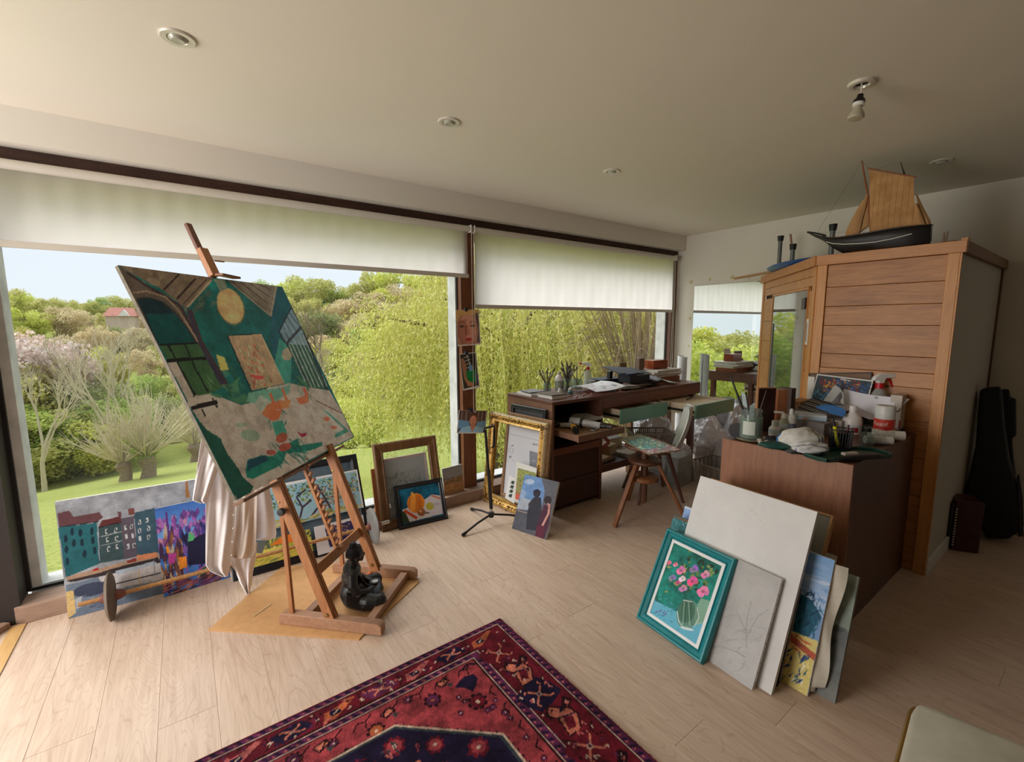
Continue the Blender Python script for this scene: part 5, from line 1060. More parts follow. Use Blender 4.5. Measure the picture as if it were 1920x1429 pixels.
# seated statue
SC = Vector((.667, 2.325, board_z)); ST = MX(tuple(SC), math.radians(-14)); ST = ST @ Matrix.Scale(1.0, 4)
M_stat = mat('dark_stone_resin', (34, 33, 34), .38, var=.15, vscale=40, bump=.1)
st = thing('seated_statue', tuple(SC), 'small black seated statue with curled hair holding a tealight, in the easel base', 'statue')
b = MB(ST); b.ball((.015, 0, .036), (.100, .112, .036), 24, 12); b.ball((-.028, 0, .075), (.066, .084, .075), 20, 14); b.ball((-.030, 0, .155), (.052, .068, .062), 20, 14); b.ball((-.026, 0, .198), (.047, .080, .036), 20, 12)
b.tube([(-.022, 0, .20), (-.012, 0, .255)], [.030, .024], 14); b.ball((-.004, 0, .283), (.040, .036, .047), 20, 14); b.ball((.022, 0, .268), (.018, .022, .020), 12, 8)
b.tube([(.030, 0, .292), (.041, 0, .272), (.034, 0, .266)], [.005, .007, .004], 8); b.ball((.031, 0, .256), (.009, .012, .004), 8, 6); b.ball((.024, 0, .246), (.012, .012, .010), 8, 6)
for s in (-1, 1):
    b.tube([(-.02, s*.045, .045), (.05, s*.095, .05), (.098, s*.112, .052)], [.046, .044, .036], 14); b.ball((.102, s*.108, .052), (.036, .034, .038), 12, 8)
    b.tube([(.100, s*.100, .040), (.110, s*.04, .032), (.088, -s*.03, .036)], [.032, .027, .020], 12); b.ball((.08, -s*.05, .046), (.026, .016, .013), 10, 6)
    b.tube([(-.028, s*.072, .205), (-.030, s*.094, .155), (-.006, s*.097, .112)], [.027, .027, .023], 12); b.tube([(-.006, s*.097, .112), (.045, s*.066, .092), (.076, s*.028, .092)], [.023, .018, .013], 12)
    b.ball((.084, s*.016, .094), (.022, .014, .009), 10, 6)
    for k in range(4): b.tube([(.082+.004*k, s*(.022-.006*k), .094), (.098, s*(.012-.006*k), .092)], [.005, .004], 6)
    b.ball((-.004, s*.037, .278), (.008, .005, .017), 8, 6); b.tube([(-.004, s*.037, .268), (-.004, s*.037, .245)], [.006, .004], 6)
for k in range(5):
    z = .048+.013*k; b.tube([(-.085+.006*k, -.04, z+.010), (-.06, -.084, z+.004), (-.01, -.112+.004*k, z-.012), (.035, -.118+.010*k, z-.020+.004*k), (.062, -.098+.012*k, z-.012)], [.004, .0055, .006, .0055, .003], 7)
for k in range(4): b.tube([(.02+.012*k, -.118, .018), (.015+.014*k, -.124, .045), (.03+.016*k, -.108, .075)], [.004, .0055, .004], 7)
for k in range(4): b.tube([(-.05+.014*k, -.035-.01*k, .232-.004*k), (-.02+.02*k, -.055, .19-.02*k), (.018+.008*k, -.05+.004*k, .135-.01*k)], [.004, .005, .003], 7)
o = b.build('body', M_stat, st); rm = o.modifiers.new('remesh', 'REMESH'); rm.mode = 'VOXEL'; rm.voxel_size = .0032; rm.use_smooth_shade = True; sm_ = o.modifiers.new('smooth', 'SMOOTH'); sm_.iterations = 9
b = MB(ST)
for i in range(150):
    t = i/150; ph = i*2.39996; z = .272+.058*t; R = math.sqrt(max(.0, 1-((z-.283)/.049)**2)); x, y = -.008+.043*R*math.cos(ph), .040*R*math.sin(ph)
    if x > .018 and z < .312: continue
    b.ball((x, y, z), .0052, 6, 4)
for i in range(26): ph = i*2.39996; t = i/26; R = math.sqrt(1-t*t*.9); b.ball((-.014+.018*R*math.cos(ph), .018*R*math.sin(ph), .328+.018*t), .005, 6, 4)
b.ball((-.008, 0, .287), (.041, .038, .045), 16, 10); b.ball((-.014, 0, .330), (.017, .017, .017), 12, 8); b.build('hair', M_stat, st, smooth=True)
b = MB(ST); b.lathe([(.0005, .088), (.016, .088), (.026, .102), (.029, .108), (.025, .108), (.014, .094), (.0005, .094)], 20, (.088, 0, 0)); b.build('bowl', M_stat, st, smooth=True)
tc_ = ST @ Vector((.088, 0, .094)); b = MB(); b.lathe([(.0005, 0), (.018, 0), (.018, .014), (.016, .0145), (.0155, .011), (.0005, .011)], 20, tuple(tc_)); tl = b.build('tealight', mat('tealight_wax', (226, 226, 230), .5), None, smooth=True); tag(tl, 'small white tealight in the lap of the seated statue', 'candle')
# wheel axle
WY, WR = 2.955, .124
wx = at_y(207, 1118, WY).x; wx2 = at_y(699, 986, WY).x
t = thing('wheel_axle', ((wx+wx2)/2, WY, 0), 'old axle with two stone coloured wheels standing in front of the paintings', 'axle')
x0, x1 = at_y(146, 1131, WY).x, at_y(716, 983, WY).x
b = MB(); n = 60
b.tube([(x0+(x1-x0)*i/n, WY, WR) for i in range(n+1)], [.0105+.0012*(i % 2) for i in range(n+1)], 10); b.build('rod', mat('ochre_rod', (176, 128, 78), .6, var=.3, vscale=80, bump=.4), t, smooth=True)
M_stone = mat('worn_stone', (112, 100, 88), .7, var=.2, vscale=12, bump=.3); M_hub = mat('red_brown_hub', (122, 70, 60), .6, var=.25, vscale=40)
for x, lab, mm in ((wx, None, mat('worn_wheel_brown', (104, 90, 76), .6, var=.2, vscale=10, bump=.2)), (wx2, None, mat('worn_wheel_grey', (122, 122, 118), .6, var=.2, vscale=10, bump=.2))):
    b = MB(); b.lathe([(.012, -.020), (.06, -.019), (.10, -.014), (.119, -.006), (WR, 0), (.119, .006), (.10, .014), (.06, .019), (.012, .020)], 40, (x, WY, WR), 'x'); b.build('wheel', mm, t, smooth=True)
    b = MB(); b.lathe([(.011, -.040), (.020, -.038), (.026, -.020), (.028, .020), (.024, .042), (.016, .058), (.011, .060)], 18, (x, WY, WR), 'x'); b.build('hub', M_hub, t, smooth=True)
b = MB(); b.lathe([(.0005, 0), (.012, 0), (.0125, .055), (.010, .060), (.0005, .060)], 16, (x1-.005, WY, WR), 'x'); b.build('end_cap', mat('silver_cap', (190, 184, 176), .35, .6), t, smooth=True)
# black guitar stand
H_ = at_floor(921, 963, .09); gx, gy = H_.x, H_.y
M_blk = mat('black_metal', (26, 25, 27), .4)
t = thing('guitar_stand', (gx, gy, 0), 'black folding guitar stand standing on the floor in front of the gold frame', 'stand')
f1 = at_floor(868, 1003, .012); f2 = Vector((2.06, 2.62, .012)); f3 = Vector((1.80, 3.02, .012))
for f in (f1, f2, f3):
    MB().tube([(gx, gy, .085), Vector((gx, gy, .085)).lerp(f, .5)+Vector((0, 0, .008)), f], .008, 10).build('leg', M_blk, t, smooth=True); d = (f-Vector((gx, gy, .085))).normalized()
    MB().tube([f-d*.03, f+d*.006], [.011, .012], 10).build('rubber_foot', mat('black_rubber', (16, 16, 17), .8), t, smooth=True)
zt2 = at_y(910, 806, gy).z
MB().lathe([(.0005, .062), (.020, .064), (.022, .10), (.0005, .102)], 14, (gx, gy, 0)).build('hub', M_blk, t, smooth=True); MB().lathe([(.0085, .10), (.0085, .15)], 12, (gx, gy, 0)).build('chrome_tube', mat('chrome', (190, 190, 190), .15, .95), t, smooth=True)
tx = at_y(910, 806, gy).x-gx
MB().tube([(gx, gy, .13), (gx+tx*.45, gy, .13+(zt2-.13)*.5)], .0135, 12).build('lower_tube', M_blk, t, smooth=True); MB().tube([(gx+tx*.4, gy, .13+(zt2-.13)*.42), (gx+tx, gy, zt2)], .010, 12).build('upper_tube', M_blk, t, smooth=True)
top = Vector((gx+tx, gy, zt2))
MB().tube([top+Vector((-.025, -.01, -.012)), top+Vector((-.012, .0, .012)), top+Vector((.03, .01, .012)), top+Vector((.095, .03, .010)), top+Vector((.10, .03, -.02))], .008, 10).build('yoke', M_blk, t, smooth=True)
MB().tube([top+Vector((.098, .03, -.02)), top+Vector((.094, .03, -.145)), top+Vector((.078, .028, -.152))], .009, 10).build('yoke_arm', M_blk, t, smooth=True)
# photographs clipped to the centre post
def photo(q, label, paint, curl, seed):
    P = [at_y(840+x/5.496, 560+y/5.496, YF-.028) for x, y in q]; u = P[1]-P[0]; v = P[0]-P[3]; M = frame(P[3], u, v); w, h = u.length, v.length
    r = thing('pinned_photograph', tuple(P[3]), label, 'photograph')
    a = Art(M, w, h, .0016, (226, 224, 222), seed); paint(a); a.lift(1.2); o = a.build('picture', r, M_glossp)
    b = MB(M); nn = 10
    def fn(s_, t_): return (s_*w, t_*h, -.0004)
    b.sheet(fn, nn, nn, .0004); o2 = b.build('paper', M_white, r)
    n3 = M.to_3x3() @ Vector((0, 0, 1)); Mi = M.inverted()
    for ob in (o, o2):
        for vv in ob.data.vertices:
            l = Mi @ (vv.co+Vector(r.location)); k = curl[0]*((l.x/w-.5)*2)**2*(1-.3*l.y/h)+curl[1]*(1-l.y/h)**2; vv.co += n3*k
    c = P[0].lerp(P[1], .42); MB().box((c.x-.012, c.y-.008, c.z-.012), (c.x+.012, c.y+.026, c.z+.016)).build('clip', mat('blue_black_clip', (24, 34, 50), .4), r, bevel=.002)
    return r
def ph1(a):
    a.poly([(.0, .0), (.97, .0), (.97, .96), (.0, .96)], (176, 128, 112)); a.poly([(0, 0), (.97, 0), (.97, .22), (.8, .12), (.5, .2), (.2, .14), (0, .34)], (196, 158, 104)); a.poly([(.82, .1), (.97, .1), (.97, .96), (.84, .9), (.93, .6)], (92, 84, 84)); a.dabs(.02, .0, .95, .16, 50, [(210, 176, 120), (170, 130, 84)], (.012, .03), (.002, .004), (60, 120))
    a.ell(.48, .55, .36, .44, (198, 146, 128)); a.poly([(.1, .3), (.42, .25), (.4, .9), (.2, .95), (.02, .7)], (146, 88, 76), .5)
    for x in (.22, .70): a.ell(x, .45, .13, .035, (110, 66, 58), 0, .8); a.ell(x, .46, .05, .03, (60, 60, 66)); a.line([(x-.14, .37), (x, .32), (x+.14, .36)], .022, (110, 70, 56))
    a.poly([(.42, .42), (.52, .42), (.58, .68), (.48, .73), (.38, .70)], (186, 128, 110)); a.poly([(.36, .44), (.44, .42), (.42, .7), (.36, .7)], (120, 66, 56), .7); a.ell(.48, .83, .14, .05, (176, 62, 66)); a.line([(.35, .83), (.61, .83)], .008, (110, 30, 36)); a.poly([(.15, .88), (.8, .9), (.9, .965), (.1, .965)], (150, 100, 90), .5)
def ph2(a):
    a.poly([(.02, .02), (.97, .02), (.97, .93), (.05, .96)], (58, 54, 46))
    for k in range(4): a.line([(.25, .12+k*.1), (.62, .08+k*.1)], .014, (206, 206, 206))
    a.line([(.42, .02), (.62, .42)], .03, (216, 216, 216)); a.poly([(.05, .14), (.2, .12), (.36, .35), (.34, .6), (.3, .86), (.14, .7)], (156, 116, 92)); a.poly([(.3, .5), (.6, .44), (.9, .5), (.94, .78), (.6, .86), (.32, .78)], (24, 122, 66)); a.ell(.6, .42, .12, .1, (110, 150, 190)); a.poly([(.2, .62), (.34, .74), (.7, .86), (.64, .93), (.3, .9)], (176, 124, 96)); a.poly([(.55, .06), (.95, .08), (.95, .4), (.7, .3)], (34, 36, 36)); a.poly([(.8, .6), (.97, .6), (.97, .9), (.85, .86)], (70, 66, 110))
def ph3(a):
    a.poly([(.02, .0), (.97, .0), (.97, .96), (.02, .97)], (86, 66, 60))
    for k in range(14): a.line([(.04+k*.07, .04), (.04+k*.07, .5)], .014, (176, 160, 150) if k % 2 else (60, 46, 42))
    a.poly([(.02, .42), (.36, .46), (.4, .7), (.02, .8)], (96, 140, 176)); a.poly([(.64, .5), (.97, .44), (.97, .8), (.62, .7)], (104, 146, 182)); a.ell(.5, .3, .17, .24, (92, 58, 46)); a.ell(.5, .44, .115, .22, (188, 128, 106)); a.poly([(.43, .58), (.58, .58), (.62, .8), (.4, .8)], (170, 110, 92)); a.poly([(.05, .96), (.14, .76), (.4, .66), (.5, .95), (.6, .68), (.86, .76), (.94, .96)], (136, 176, 214)); a.poly([(.42, .7), (.6, .7), (.5, .94)], (176, 118, 98))
    for x in (.455, .545): a.ell(x, .41, .02, .012, (60, 40, 36))
    a.ell(.5, .55, .035, .015, (150, 60, 60)); a.line([(.5, .42), (.5, .5)], .014, (160, 100, 84))
photo([(84, 118), (322, 112), (340, 480), (98, 492)], 'close-up photograph of a blond face, topmost of the three clipped to the centre post', ph1, (.002, .004), 51)
photo([(118, 570), (290, 550), (344, 895), (143, 945)], 'small photograph with a person in green, in the middle on the centre post', ph2, (.006, .018), 52)
photo([(112, 1150), (408, 1156), (392, 1372), (94, 1390)], 'photograph of a person in a light blue shirt, lowest on the centre post', ph3, (-.012, .004), 53)
# ---- rug
RX0, RX1, RY0, RY1 = -.95, 1.204, .30, 1.756
RM = frame((RX0, RY0, .0125), (1, 0, 0), (0, 1, 0))
a = Art(RM, RX1-RX0, RY1-RY0, .0042, (150, 60, 66), 60); g = a.rng
D = dict(navy=(32, 24, 48), red=(100, 26, 38), rose=(150, 60, 66), pink=(180, 96, 92), sal=(190, 110, 90), cream=(190, 164, 146), dark=(42, 18, 24), org=(170, 90, 58), plum=(92, 40, 72), teal=(52, 60, 64))
def rp(pts, c, al=1.0): a.poly(np.array([(x-RX0, y-RY0) for x, y in pts]), D.get(c, c) if isinstance(c, str) else c, al, .18, True)
def rl(pts, w, c):
    for (x0, y0), (x1, y1) in zip(pts[:-1], pts[1:]):
        d = math.hypot(x1-x0, y1-y0) or 1; p, q = -(y1-y0)/d*w/2, (x1-x0)/d*w/2; rp([(x0+p, y0+q), (x1+p, y1+q), (x1-p, y1-q), (x0-p, y0-q)], c)
def band(dx0, dy0, dx1, dy1, c): rp([(RX0+dx0, RY0+dy0), (RX1-dx0, RY0+dy0), (RX1-dx0, RY1-dy0), (RX0+dx0, RY1-dy0)], c)
band(0, 0, 0, 0, 'dark'); band(.006, .005, 0, 0, 'plum'); band(.036, .028, 0, 0, 'cream'); band(.040, .031, 0, 0, 'dark'); band(.046, .036, 0, 0, 'red'); band(.208, .118, 0, 0, 'dark'); band(.214, .123, 0, 0, 'cream'); band(.218, .127, 0, 0, 'plum'); band(.252, .153, 0, 0, 'cream'); band(.256, .157, 0, 0, 'dark'); band(.262, .162, 0, 0, 'rose')
for L_, off, wd in ((RX1-.021, 0, .026), (RX1-.235, .15, .026)):       # running S motif of the guard bands, right side
    y = RY1-.03-off
    while y > RY0: rp([(L_-wd*.4, y), (L_+wd*.4, y-.010), (L_+wd*.4, y-.022), (L_-wd*.4, y-.012)], 'navy'); rp([(L_-wd*.3, y-.018), (L_+wd*.1, y-.022), (L_+wd*.1, y-.028), (L_-wd*.3, y-.026)], 'pink'); y -= .034
for L_, off, wd in ((RY1-.0165, 0, .018), (RY1-.140, .24, .02)):
    x = RX1-.03-off
    while x > RX0: rp([(x, L_-wd*.45), (x-.014, L_+wd*.45), (x-.028, L_+wd*.45), (x-.014, L_-wd*.45)], 'navy'); rp([(x-.022, L_-wd*.4), (x-.030, L_-wd*.4), (x-.034, L_+wd*.1)], 'pink'); x -= .038
def star(cx, cy, s, c1='sal', c2='navy', bg=None, sy=1.0):
    if bg: rp([(cx+s*1.3*math.cos(k*PI/4+.3)*(1+.25*(k % 2)), cy+s*sy*1.1*math.sin(k*PI/4+.3)*(1+.25*(k % 2))) for k in range(8)], bg)
    for k in range(4): an = PI/4+k*PI/2; ex, ey = cx+s*.8*math.cos(an), cy+s*.8*sy*math.sin(an); rl([(cx, cy), (ex, ey)], .009, c1); rl([(ex, ey), (ex+s*.3*math.cos(an+1), ey+s*.3*sy*math.sin(an+1))], .008, c1)
    rp([(cx+s*.2*math.cos(k*PI/3), cy+s*.2*sy*math.sin(k*PI/3)) for k in range(6)], 'cream'); rp([(cx+s*.12*math.cos(k*PI/3), cy+s*.12*sy*math.sin(k*PI/3)) for k in range(6)], 'plum')
def vase(cx, cy, s, flip=1, sx=1):
    rp([(cx+sx*s*x, cy+flip*s*y) for x, y in ((-.55, -.9), (.15, -.95), (.6, -.2), (.5, .25), (.9, .55), (.6, .9), (.2, .5), (-.3, .95), (-.75, .5), (-.4, .1))], 'dark'); rp([(cx+sx*s*x, cy+flip*s*y) for x, y in ((-.48, -.8), (.1, -.85), (.5, -.2), (.4, .25), (.1, .4), (-.28, .8), (-.62, .5), (-.3, .1))], 'sal')
    rp([(cx+sx*s*x, cy+flip*s*y) for x, y in ((-.36, -.6), (.05, -.65), (.3, -.15), (-.1, .05))], 'red'); rl([(cx-sx*.3*s, cy+flip*.1*s), (cx+sx*.45*s, cy-flip*.1*s)], .007, 'navy'); rp([(cx+sx*s*x, cy+flip*s*y) for x, y in ((.35, .3), (.7, .5), (.5, .7))], 'pink'); rp([(cx-.01, cy+flip*.3*s), (cx+.02, cy+flip*.25*s), (cx+.01, cy+flip*.5*s)], 'navy')
y = RY1-.20; k = 0
while y > RY0+.1:                                                    # right hand main border
    if k % 2 == 0: star(1.060, y, .062, 'sal', bg='red' if k % 4 == 0 else 'navy')
    else: vase(1.075, y, .085)
    for s_ in (-1, 1): rp([(1.06+s_*.058, y+.055), (1.06+s_*.058+.014, y+.062), (1.06+s_*.058+.006, y+.045)], 'cream')
    rl([(.996, y+.07), (1.03, y+.05), (1.02, y+.02)], .006, 'dark'); rl([(1.14, y+.07), (1.11, y+.05), (1.12, y+.01)], .006, 'dark'); y -= .142; k += 1
x = RX1-.16; k = 0
while x > RX0+.1:                                                    # far main border
    c = RY1-.077
    if k % 2 == 1: star(x, c, .05, 'sal', bg='navy' if k % 4 == 1 else 'plum', sy=.55)
    else:
        rp([(x-.06, c-.03), (x-.02, c-.035), (x+.02, c-.01), (x+.07, c+.025), (x+.05, c+.035), (x, c+.015), (x-.05, c+.01)], 'org' if k % 4 == 0 else 'pink'); rp([(x-.03, c-.02), (x+.01, c-.015), (x, c+.01), (x-.035, c+.005)], 'navy'); rl([(x-.02, c-.01), (x, c+.002)], .006, 'cream')
    rl([(x-.085, c+.03), (x-.075, c-.01), (x-.09, c-.03)], .006, 'dark'); rp([(x+.08, c-.004), (x+.09, c+.006), (x+.095, c-.006)], 'cream'); x -= .165; k += 1
# field: scattered flowers, then the serrated navy medallion
def rose(cx, cy, s, cc=('dark', 'rose', 'cream')):
    for k in range(8): an = k*PI/4; rp([(cx+s*.75*math.cos(an)+s*.3*math.cos(t_), cy+s*.75*math.sin(an)+s*.3*math.sin(t_)) for t_ in (0, 1.2, 2.4, 3.6, 4.8)], cc[0])
    rp([(cx+s*.7*math.cos(k*PI/4), cy+s*.7*math.sin(k*PI/4)) for k in range(8)], cc[1]); rp([(cx+s*.22*math.cos(k*PI/3), cy+s*.22*math.sin(k*PI/3)) for k in range(6)], cc[2])
rose(.841, 1.388, .042, ('dark', 'red', 'cream')); rose(.70, 1.50, .036, ('dark', 'plum', 'org'))
for x, y, s in ((.85, 1.33, .016), (.875, 1.33, .016), (.90, 1.28, .018), (.79, 1.45, .014), (.80, 1.42, .012), (.76, 1.38, .014), (.62, 1.56, .022), (.20, 1.56, .03), (-.1, 1.55, .03), (.47, 1.50, .035), (.33, 1.54, .02), (.36, 1.46, .035)): rose(x, y, s, ('dark', 'org' if s > .03 else 'plum', 'cream'))
rp([(.86, 1.53), (.90, 1.52), (.905, 1.49), (.88, 1.46), (.85, 1.44), (.83, 1.48), (.80, 1.50), (.83, 1.52)], 'navy'); rl([(.94, 1.56), (.91, 1.585), (.87, 1.565)], .010, 'navy')
for x, y in ((.76, 1.56), (.52, 1.555), (.28, 1.56), (.02, 1.56), (-.25, 1.56)): rp([(x-.02, y), (x+.03, y+.018), (x+.045, y-.01), (x, y-.03)], 'dark'); rp([(x-.01, y), (x+.024, y+.01), (x+.034, y-.008), (x, y-.02)], 'sal'); rp([(x+.02, y-.018), (x+.05, y-.03), (x+.03, y-.045)], 'teal')
med = [(.543, 1.489), (.853, 1.215), (.86, .9), (.6, .5), (-.3, .5), (-.62, .95), (-.45, 1.30), (-.2, 1.489)]
def serr(poly, n, d):
    out = []
    for (x0, y0), (x1, y1) in zip(poly, poly[1:]+poly[:1]):
        L = math.hypot(x1-x0, y1-y0); m_ = max(2, int(L/n)); nx, ny = (y1-y0)/L, -(x1-x0)/L
        for i in range(m_): out.append((x0+(x1-x0)*i/m_, y0+(y1-y0)*i/m_)); out.append((x0+(x1-x0)*(i+.5)/m_-nx*d, y0+(y1-y0)*(i+.5)/m_-ny*d))
    return out
def scale_(p, k): cx = sum(q[0] for q in p)/len(p); cy = sum(q[1] for q in p)/len(p); return [(cx+(x-cx)*k, cy+(y-cy)*k) for x, y in p]
rp(serr(med, .028, -.022), 'dark'); rp(scale_(med, .985), 'cream'); rp(scale_(med, .972), 'teal'); rp(scale_(med, .955), 'navy')
for x, y, s in ((.50, 1.40, .04), (.62, 1.32, .035), (.40, 1.36, .035), (.74, 1.22, .04), (.66, 1.12, .04), (.25, 1.40, .04), (.1, 1.38, .04), (.54, 1.22, .04), (-.1, 1.38, .04), (.3, 1.2, .05), (.76, 1.04, .035)): rose(x, y, s, ('red', 'rose', 'cream'))
rp([(.30, 1.34), (.55, 1.30), (.60, 1.10), (.35, 1.05)], 'sal'); rp([(.32, 1.32), (.53, 1.28), (.58, 1.12), (.36, 1.08)], 'rose'); rose(.44, 1.2, .05, ('dark', 'red', 'pink')); rl([(.1, 1.3), (.25, 1.22), (.2, 1.1)], .014, 'pink')
for i in range(150):                                                 # small filling marks of border and field
    x = g.uniform(.99, 1.135) if i % 2 else g.uniform(-.5, .95); y = g.uniform(RY0, RY1-.14) if i % 2 else g.uniform(1.64, 1.715); s_ = g.uniform(.006, .012); c_ = ('dark', 'cream', 'plum', 'navy', 'pink')[i % 5]; an = g.uniform(0, 3)
    rl([(x-s_*math.cos(an), y-s_*math.sin(an)), (x+s_*math.cos(an), y+s_*math.sin(an)), (x+s_*math.cos(an+1.5), y+s_*math.sin(an+1.5))], .005, c_)
x = .92
while x > RX0+.3: rl([(x, 1.585), (x-.03, 1.56), (x-.06, 1.57), (x-.08, 1.54)], .006, 'dark'); rl([(x-.03, 1.56), (x-.035, 1.53)], .005, 'dark'); x -= .11
y = 1.42
while y > RY0+.2: rl([(.93, y), (.905, y-.02), (.915, y-.05)], .006, 'dark'); rose(.90, y-.07, .014, ('dark', 'plum', 'cream')); y -= .10
for i in range(60):
    x, y = g.uniform(.05, .8), g.uniform(.8, 1.44)
    if x-.05 > (1.489-y)*1.1+.38: continue
    rl([(x, y), (x+g.uniform(-.03, .03), y+g.uniform(-.03, .03)), (x+g.uniform(-.04, .04), y+g.uniform(-.04, .04))], .005, ('red', 'pink', 'teal', 'rose')[i % 4])
a.mottle(.22, 3)
r = thing('patterned_rug', ((RX0+RX1)/2, (RY0+RY1)/2, 0), 'dark red patterned wool rug with a navy medallion, in the foreground', 'rug')
m_rug, nt_, bs_ = _nodes('rug_wool'); at_ = nt_.nodes.new('ShaderNodeAttribute'); at_.attribute_name = 'Col'; fz = _noise(nt_, _coord(nt_), 260, 3)
nt_.links.new(_mix(nt_, .55, at_.outputs['Color'], _mix(nt_, 1, at_.outputs['Color'], _ramp(nt_, fz, [(.3, (.55, .55, .55)), (.7, (1.25, 1.25, 1.25))]), 'MULTIPLY')), bs_.inputs['Base Color'])
bs_.inputs['Roughness'].default_value = .95; bs_.inputs['Specular IOR Level'].default_value = .1; _bump(nt_, bs_, fz, .8, .003)
o = a.build('pile', r, m_rug, 0); MB().box((RX0, RY0, .0005), (RX1, RY1, .0124)).build('backing', mat('rug_edge', (74, 26, 40), .95, var=.3, vscale=90), r)
b = MB(); g2 = random.Random(4)
y = RY1
while y > RY0: z = g2.uniform(.003, .012); b.tube([(RX1-.002, y, z), (RX1+g2.uniform(.003, .012), y+g2.uniform(-.004, .004), .002)], .0014, 3, cap=False); y -= .0035
x = RX1
while x > RX0: z = g2.uniform(.003, .012); b.tube([(x, RY1-.002, z), (x+g2.uniform(-.004, .004), RY1+g2.uniform(.002, .008), .002)], .0012, 3, cap=False); x -= .0045
tag(b.build('fringe', mat('rug_fringe', (150, 60, 70), .95, var=.4, vscale=60), r), kind='stuff')
# ------------------------------------------------------------------ desk
M_desk = wood('desk_walnut', (84, 50, 38), (118, 74, 56), .45, 0, 1.2, 14, .1); M_deskv = wood('desk_side', (118, 82, 64), (146, 106, 84), .5, 1, 1.2, 14, .1); M_deskd = wood('desk_dark_front', (58, 32, 26), (80, 46, 36), .4, 0, 1.2, 14, .1)
DX0, DX1, DX2, DY0, DY1, DZ = 2.258, 2.83, 4.285, 2.562, 3.155, .905
t = thing('work_desk', (3.25, 2.86, 0), 'long dark wooden desk with a drawer pedestal under the right window', 'desk')
MB().box((DX0, DY0, DZ-.026), (DX2, DY1, DZ)).build('desk_top', M_desk, t, bevel=.0015)
MB().box((DX0, DY0+.002, 0), (DX0+.024, DY1, DZ-.027)).build('side_panel', M_deskv, t, bevel=.0015); MB().box((DX1-.03, DY0+.002, 0), (DX1, DY1, DZ-.027)).build('side_panel', M_desk, t, bevel=.0015)
MB().box((DX0+.025, DY1-.02, .02), (DX1-.031, DY1, DZ-.028)).build('back_panel', M_deskd, t)
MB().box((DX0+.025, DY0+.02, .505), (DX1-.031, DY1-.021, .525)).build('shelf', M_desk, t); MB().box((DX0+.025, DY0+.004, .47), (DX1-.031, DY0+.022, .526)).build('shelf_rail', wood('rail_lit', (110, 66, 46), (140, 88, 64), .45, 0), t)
MB().box((DX0+.026, DY0+.012, .255), (DX1-.032, DY0+.028, .466)).build('drawer_front', M_deskd, t, bevel=.002); MB().box((DX0+.026, DY0+.012, .04), (DX1-.032, DY0+.028, .250)).build('drawer_front', M_deskd, t, bevel=.002)
# pull-out writing tray
b = MB(); ty0, ty1, tz = 2.30, 3.0, .672
b.box((2.284, ty0, tz-.034), (2.83-.034, ty0+.016, tz+.016)); b.box((2.284, ty0+.016, tz-.030), (2.296, ty1, tz+.014)); b.box((2.786, ty0+.016, tz-.030), (2.796, ty1, tz+.014)); b.box((2.296, ty0+.016, tz-.026), (2.786, ty1, tz-.010)); b.build('pull_out_tray', wood('tray_board', (104, 72, 56), (140, 104, 84), .5, 0), t, bevel=.001)
MB().box((2.31, ty0+.05, tz-.009), (2.76, ty0+.36, tz-.001)).build('tray_liner', wood('liner', (170, 130, 92), (200, 162, 122), .6, 0, mott=.5), t)
# table part: apron, legs, low shelf
MB().box((DX1+.001, DY0, .79), (DX2, DY0+.022, DZ-.027)).build('apron', wood('apron_wood', (104, 60, 44), (132, 80, 60), .45, 0), t); MB().box((DX1+.001, DY1-.022, .79), (DX2, DY1, DZ-.027)).build('apron', M_desk, t); MB().box((DX2-.022, DY0+.023, .79), (DX2, DY1-.023, DZ-.027)).build('apron', M_desk, t)
for x, y in ((DX2-.085, DY0+.03), (DX2-.085, DY1-.085)): MB().box((x, y, 0), (x+.058, y+.05, .789)).build('leg', wood('desk_leg', (86, 46, 32), (116, 68, 50), .45, 2), t, bevel=.002)
MB().box((3.56, DY1-.30, 0), (3.60, DY1-.25, .789)).build('leg', wood('desk_leg_pale', (150, 110, 76), (180, 140, 104), .5, 2), t, bevel=.002)
MB().box((DX2-.085, DY0+.081, .30), (DX2-.03, DY1-.086, .345)).build('stretcher', M_desk, t)
MB().box((DX1+.001, DY0+.05, .245), (3.62, DY1-.02, .275)).build('low_shelf', M_deskd, t, bevel=.002); MB().box((DX1+.001, DY0+.03, .215), (3.62, DY0+.05, .278)).build('low_shelf_rail', M_desk, t)
M_mint = mat('mint_lacquer', (112, 160, 140), .28, var=.06, vscale=6); M_ply = wood('drawer_ply', (196, 176, 150), (222, 204, 180), .6, 0)
def drawer(x0, x1, yf, name='open_drawer'):
    d = MB().box((x0, yf, .662), (x1, yf+.018, .785)).build('drawer_front', M_mint, t, bevel=.001)
    b = MB(); b.box((x0+.03, yf+.019, .682), (x0+.042, yf+.52, .775)); b.box((x1-.042, yf+.019, .682), (x1-.03, yf+.52, .775)); b.box((x0+.042, yf+.508, .682), (x1-.042, yf+.52, .775)); b.box((x0+.042, yf+.019, .682), (x1-.042, yf+.508, .690)); b.build('drawer_box', M_ply, d)
    MB().box((x0+.016, yf+.04, .708), (x0+.029, yf+.50, .728)).build('runner', M_blk, d); MB().box((x1-.029, yf+.04, .708), (x1-.016, yf+.50, .728)).build('runner', M_blk, d)
    return d
drawer(2.93, 3.575, 2.452); drawer(3.612, 4.255, 2.185)
MB().box((3.57, DY0+.03, .70), (3.60, DY1-.05, .789)).build('drawer_divider', M_desk, t)
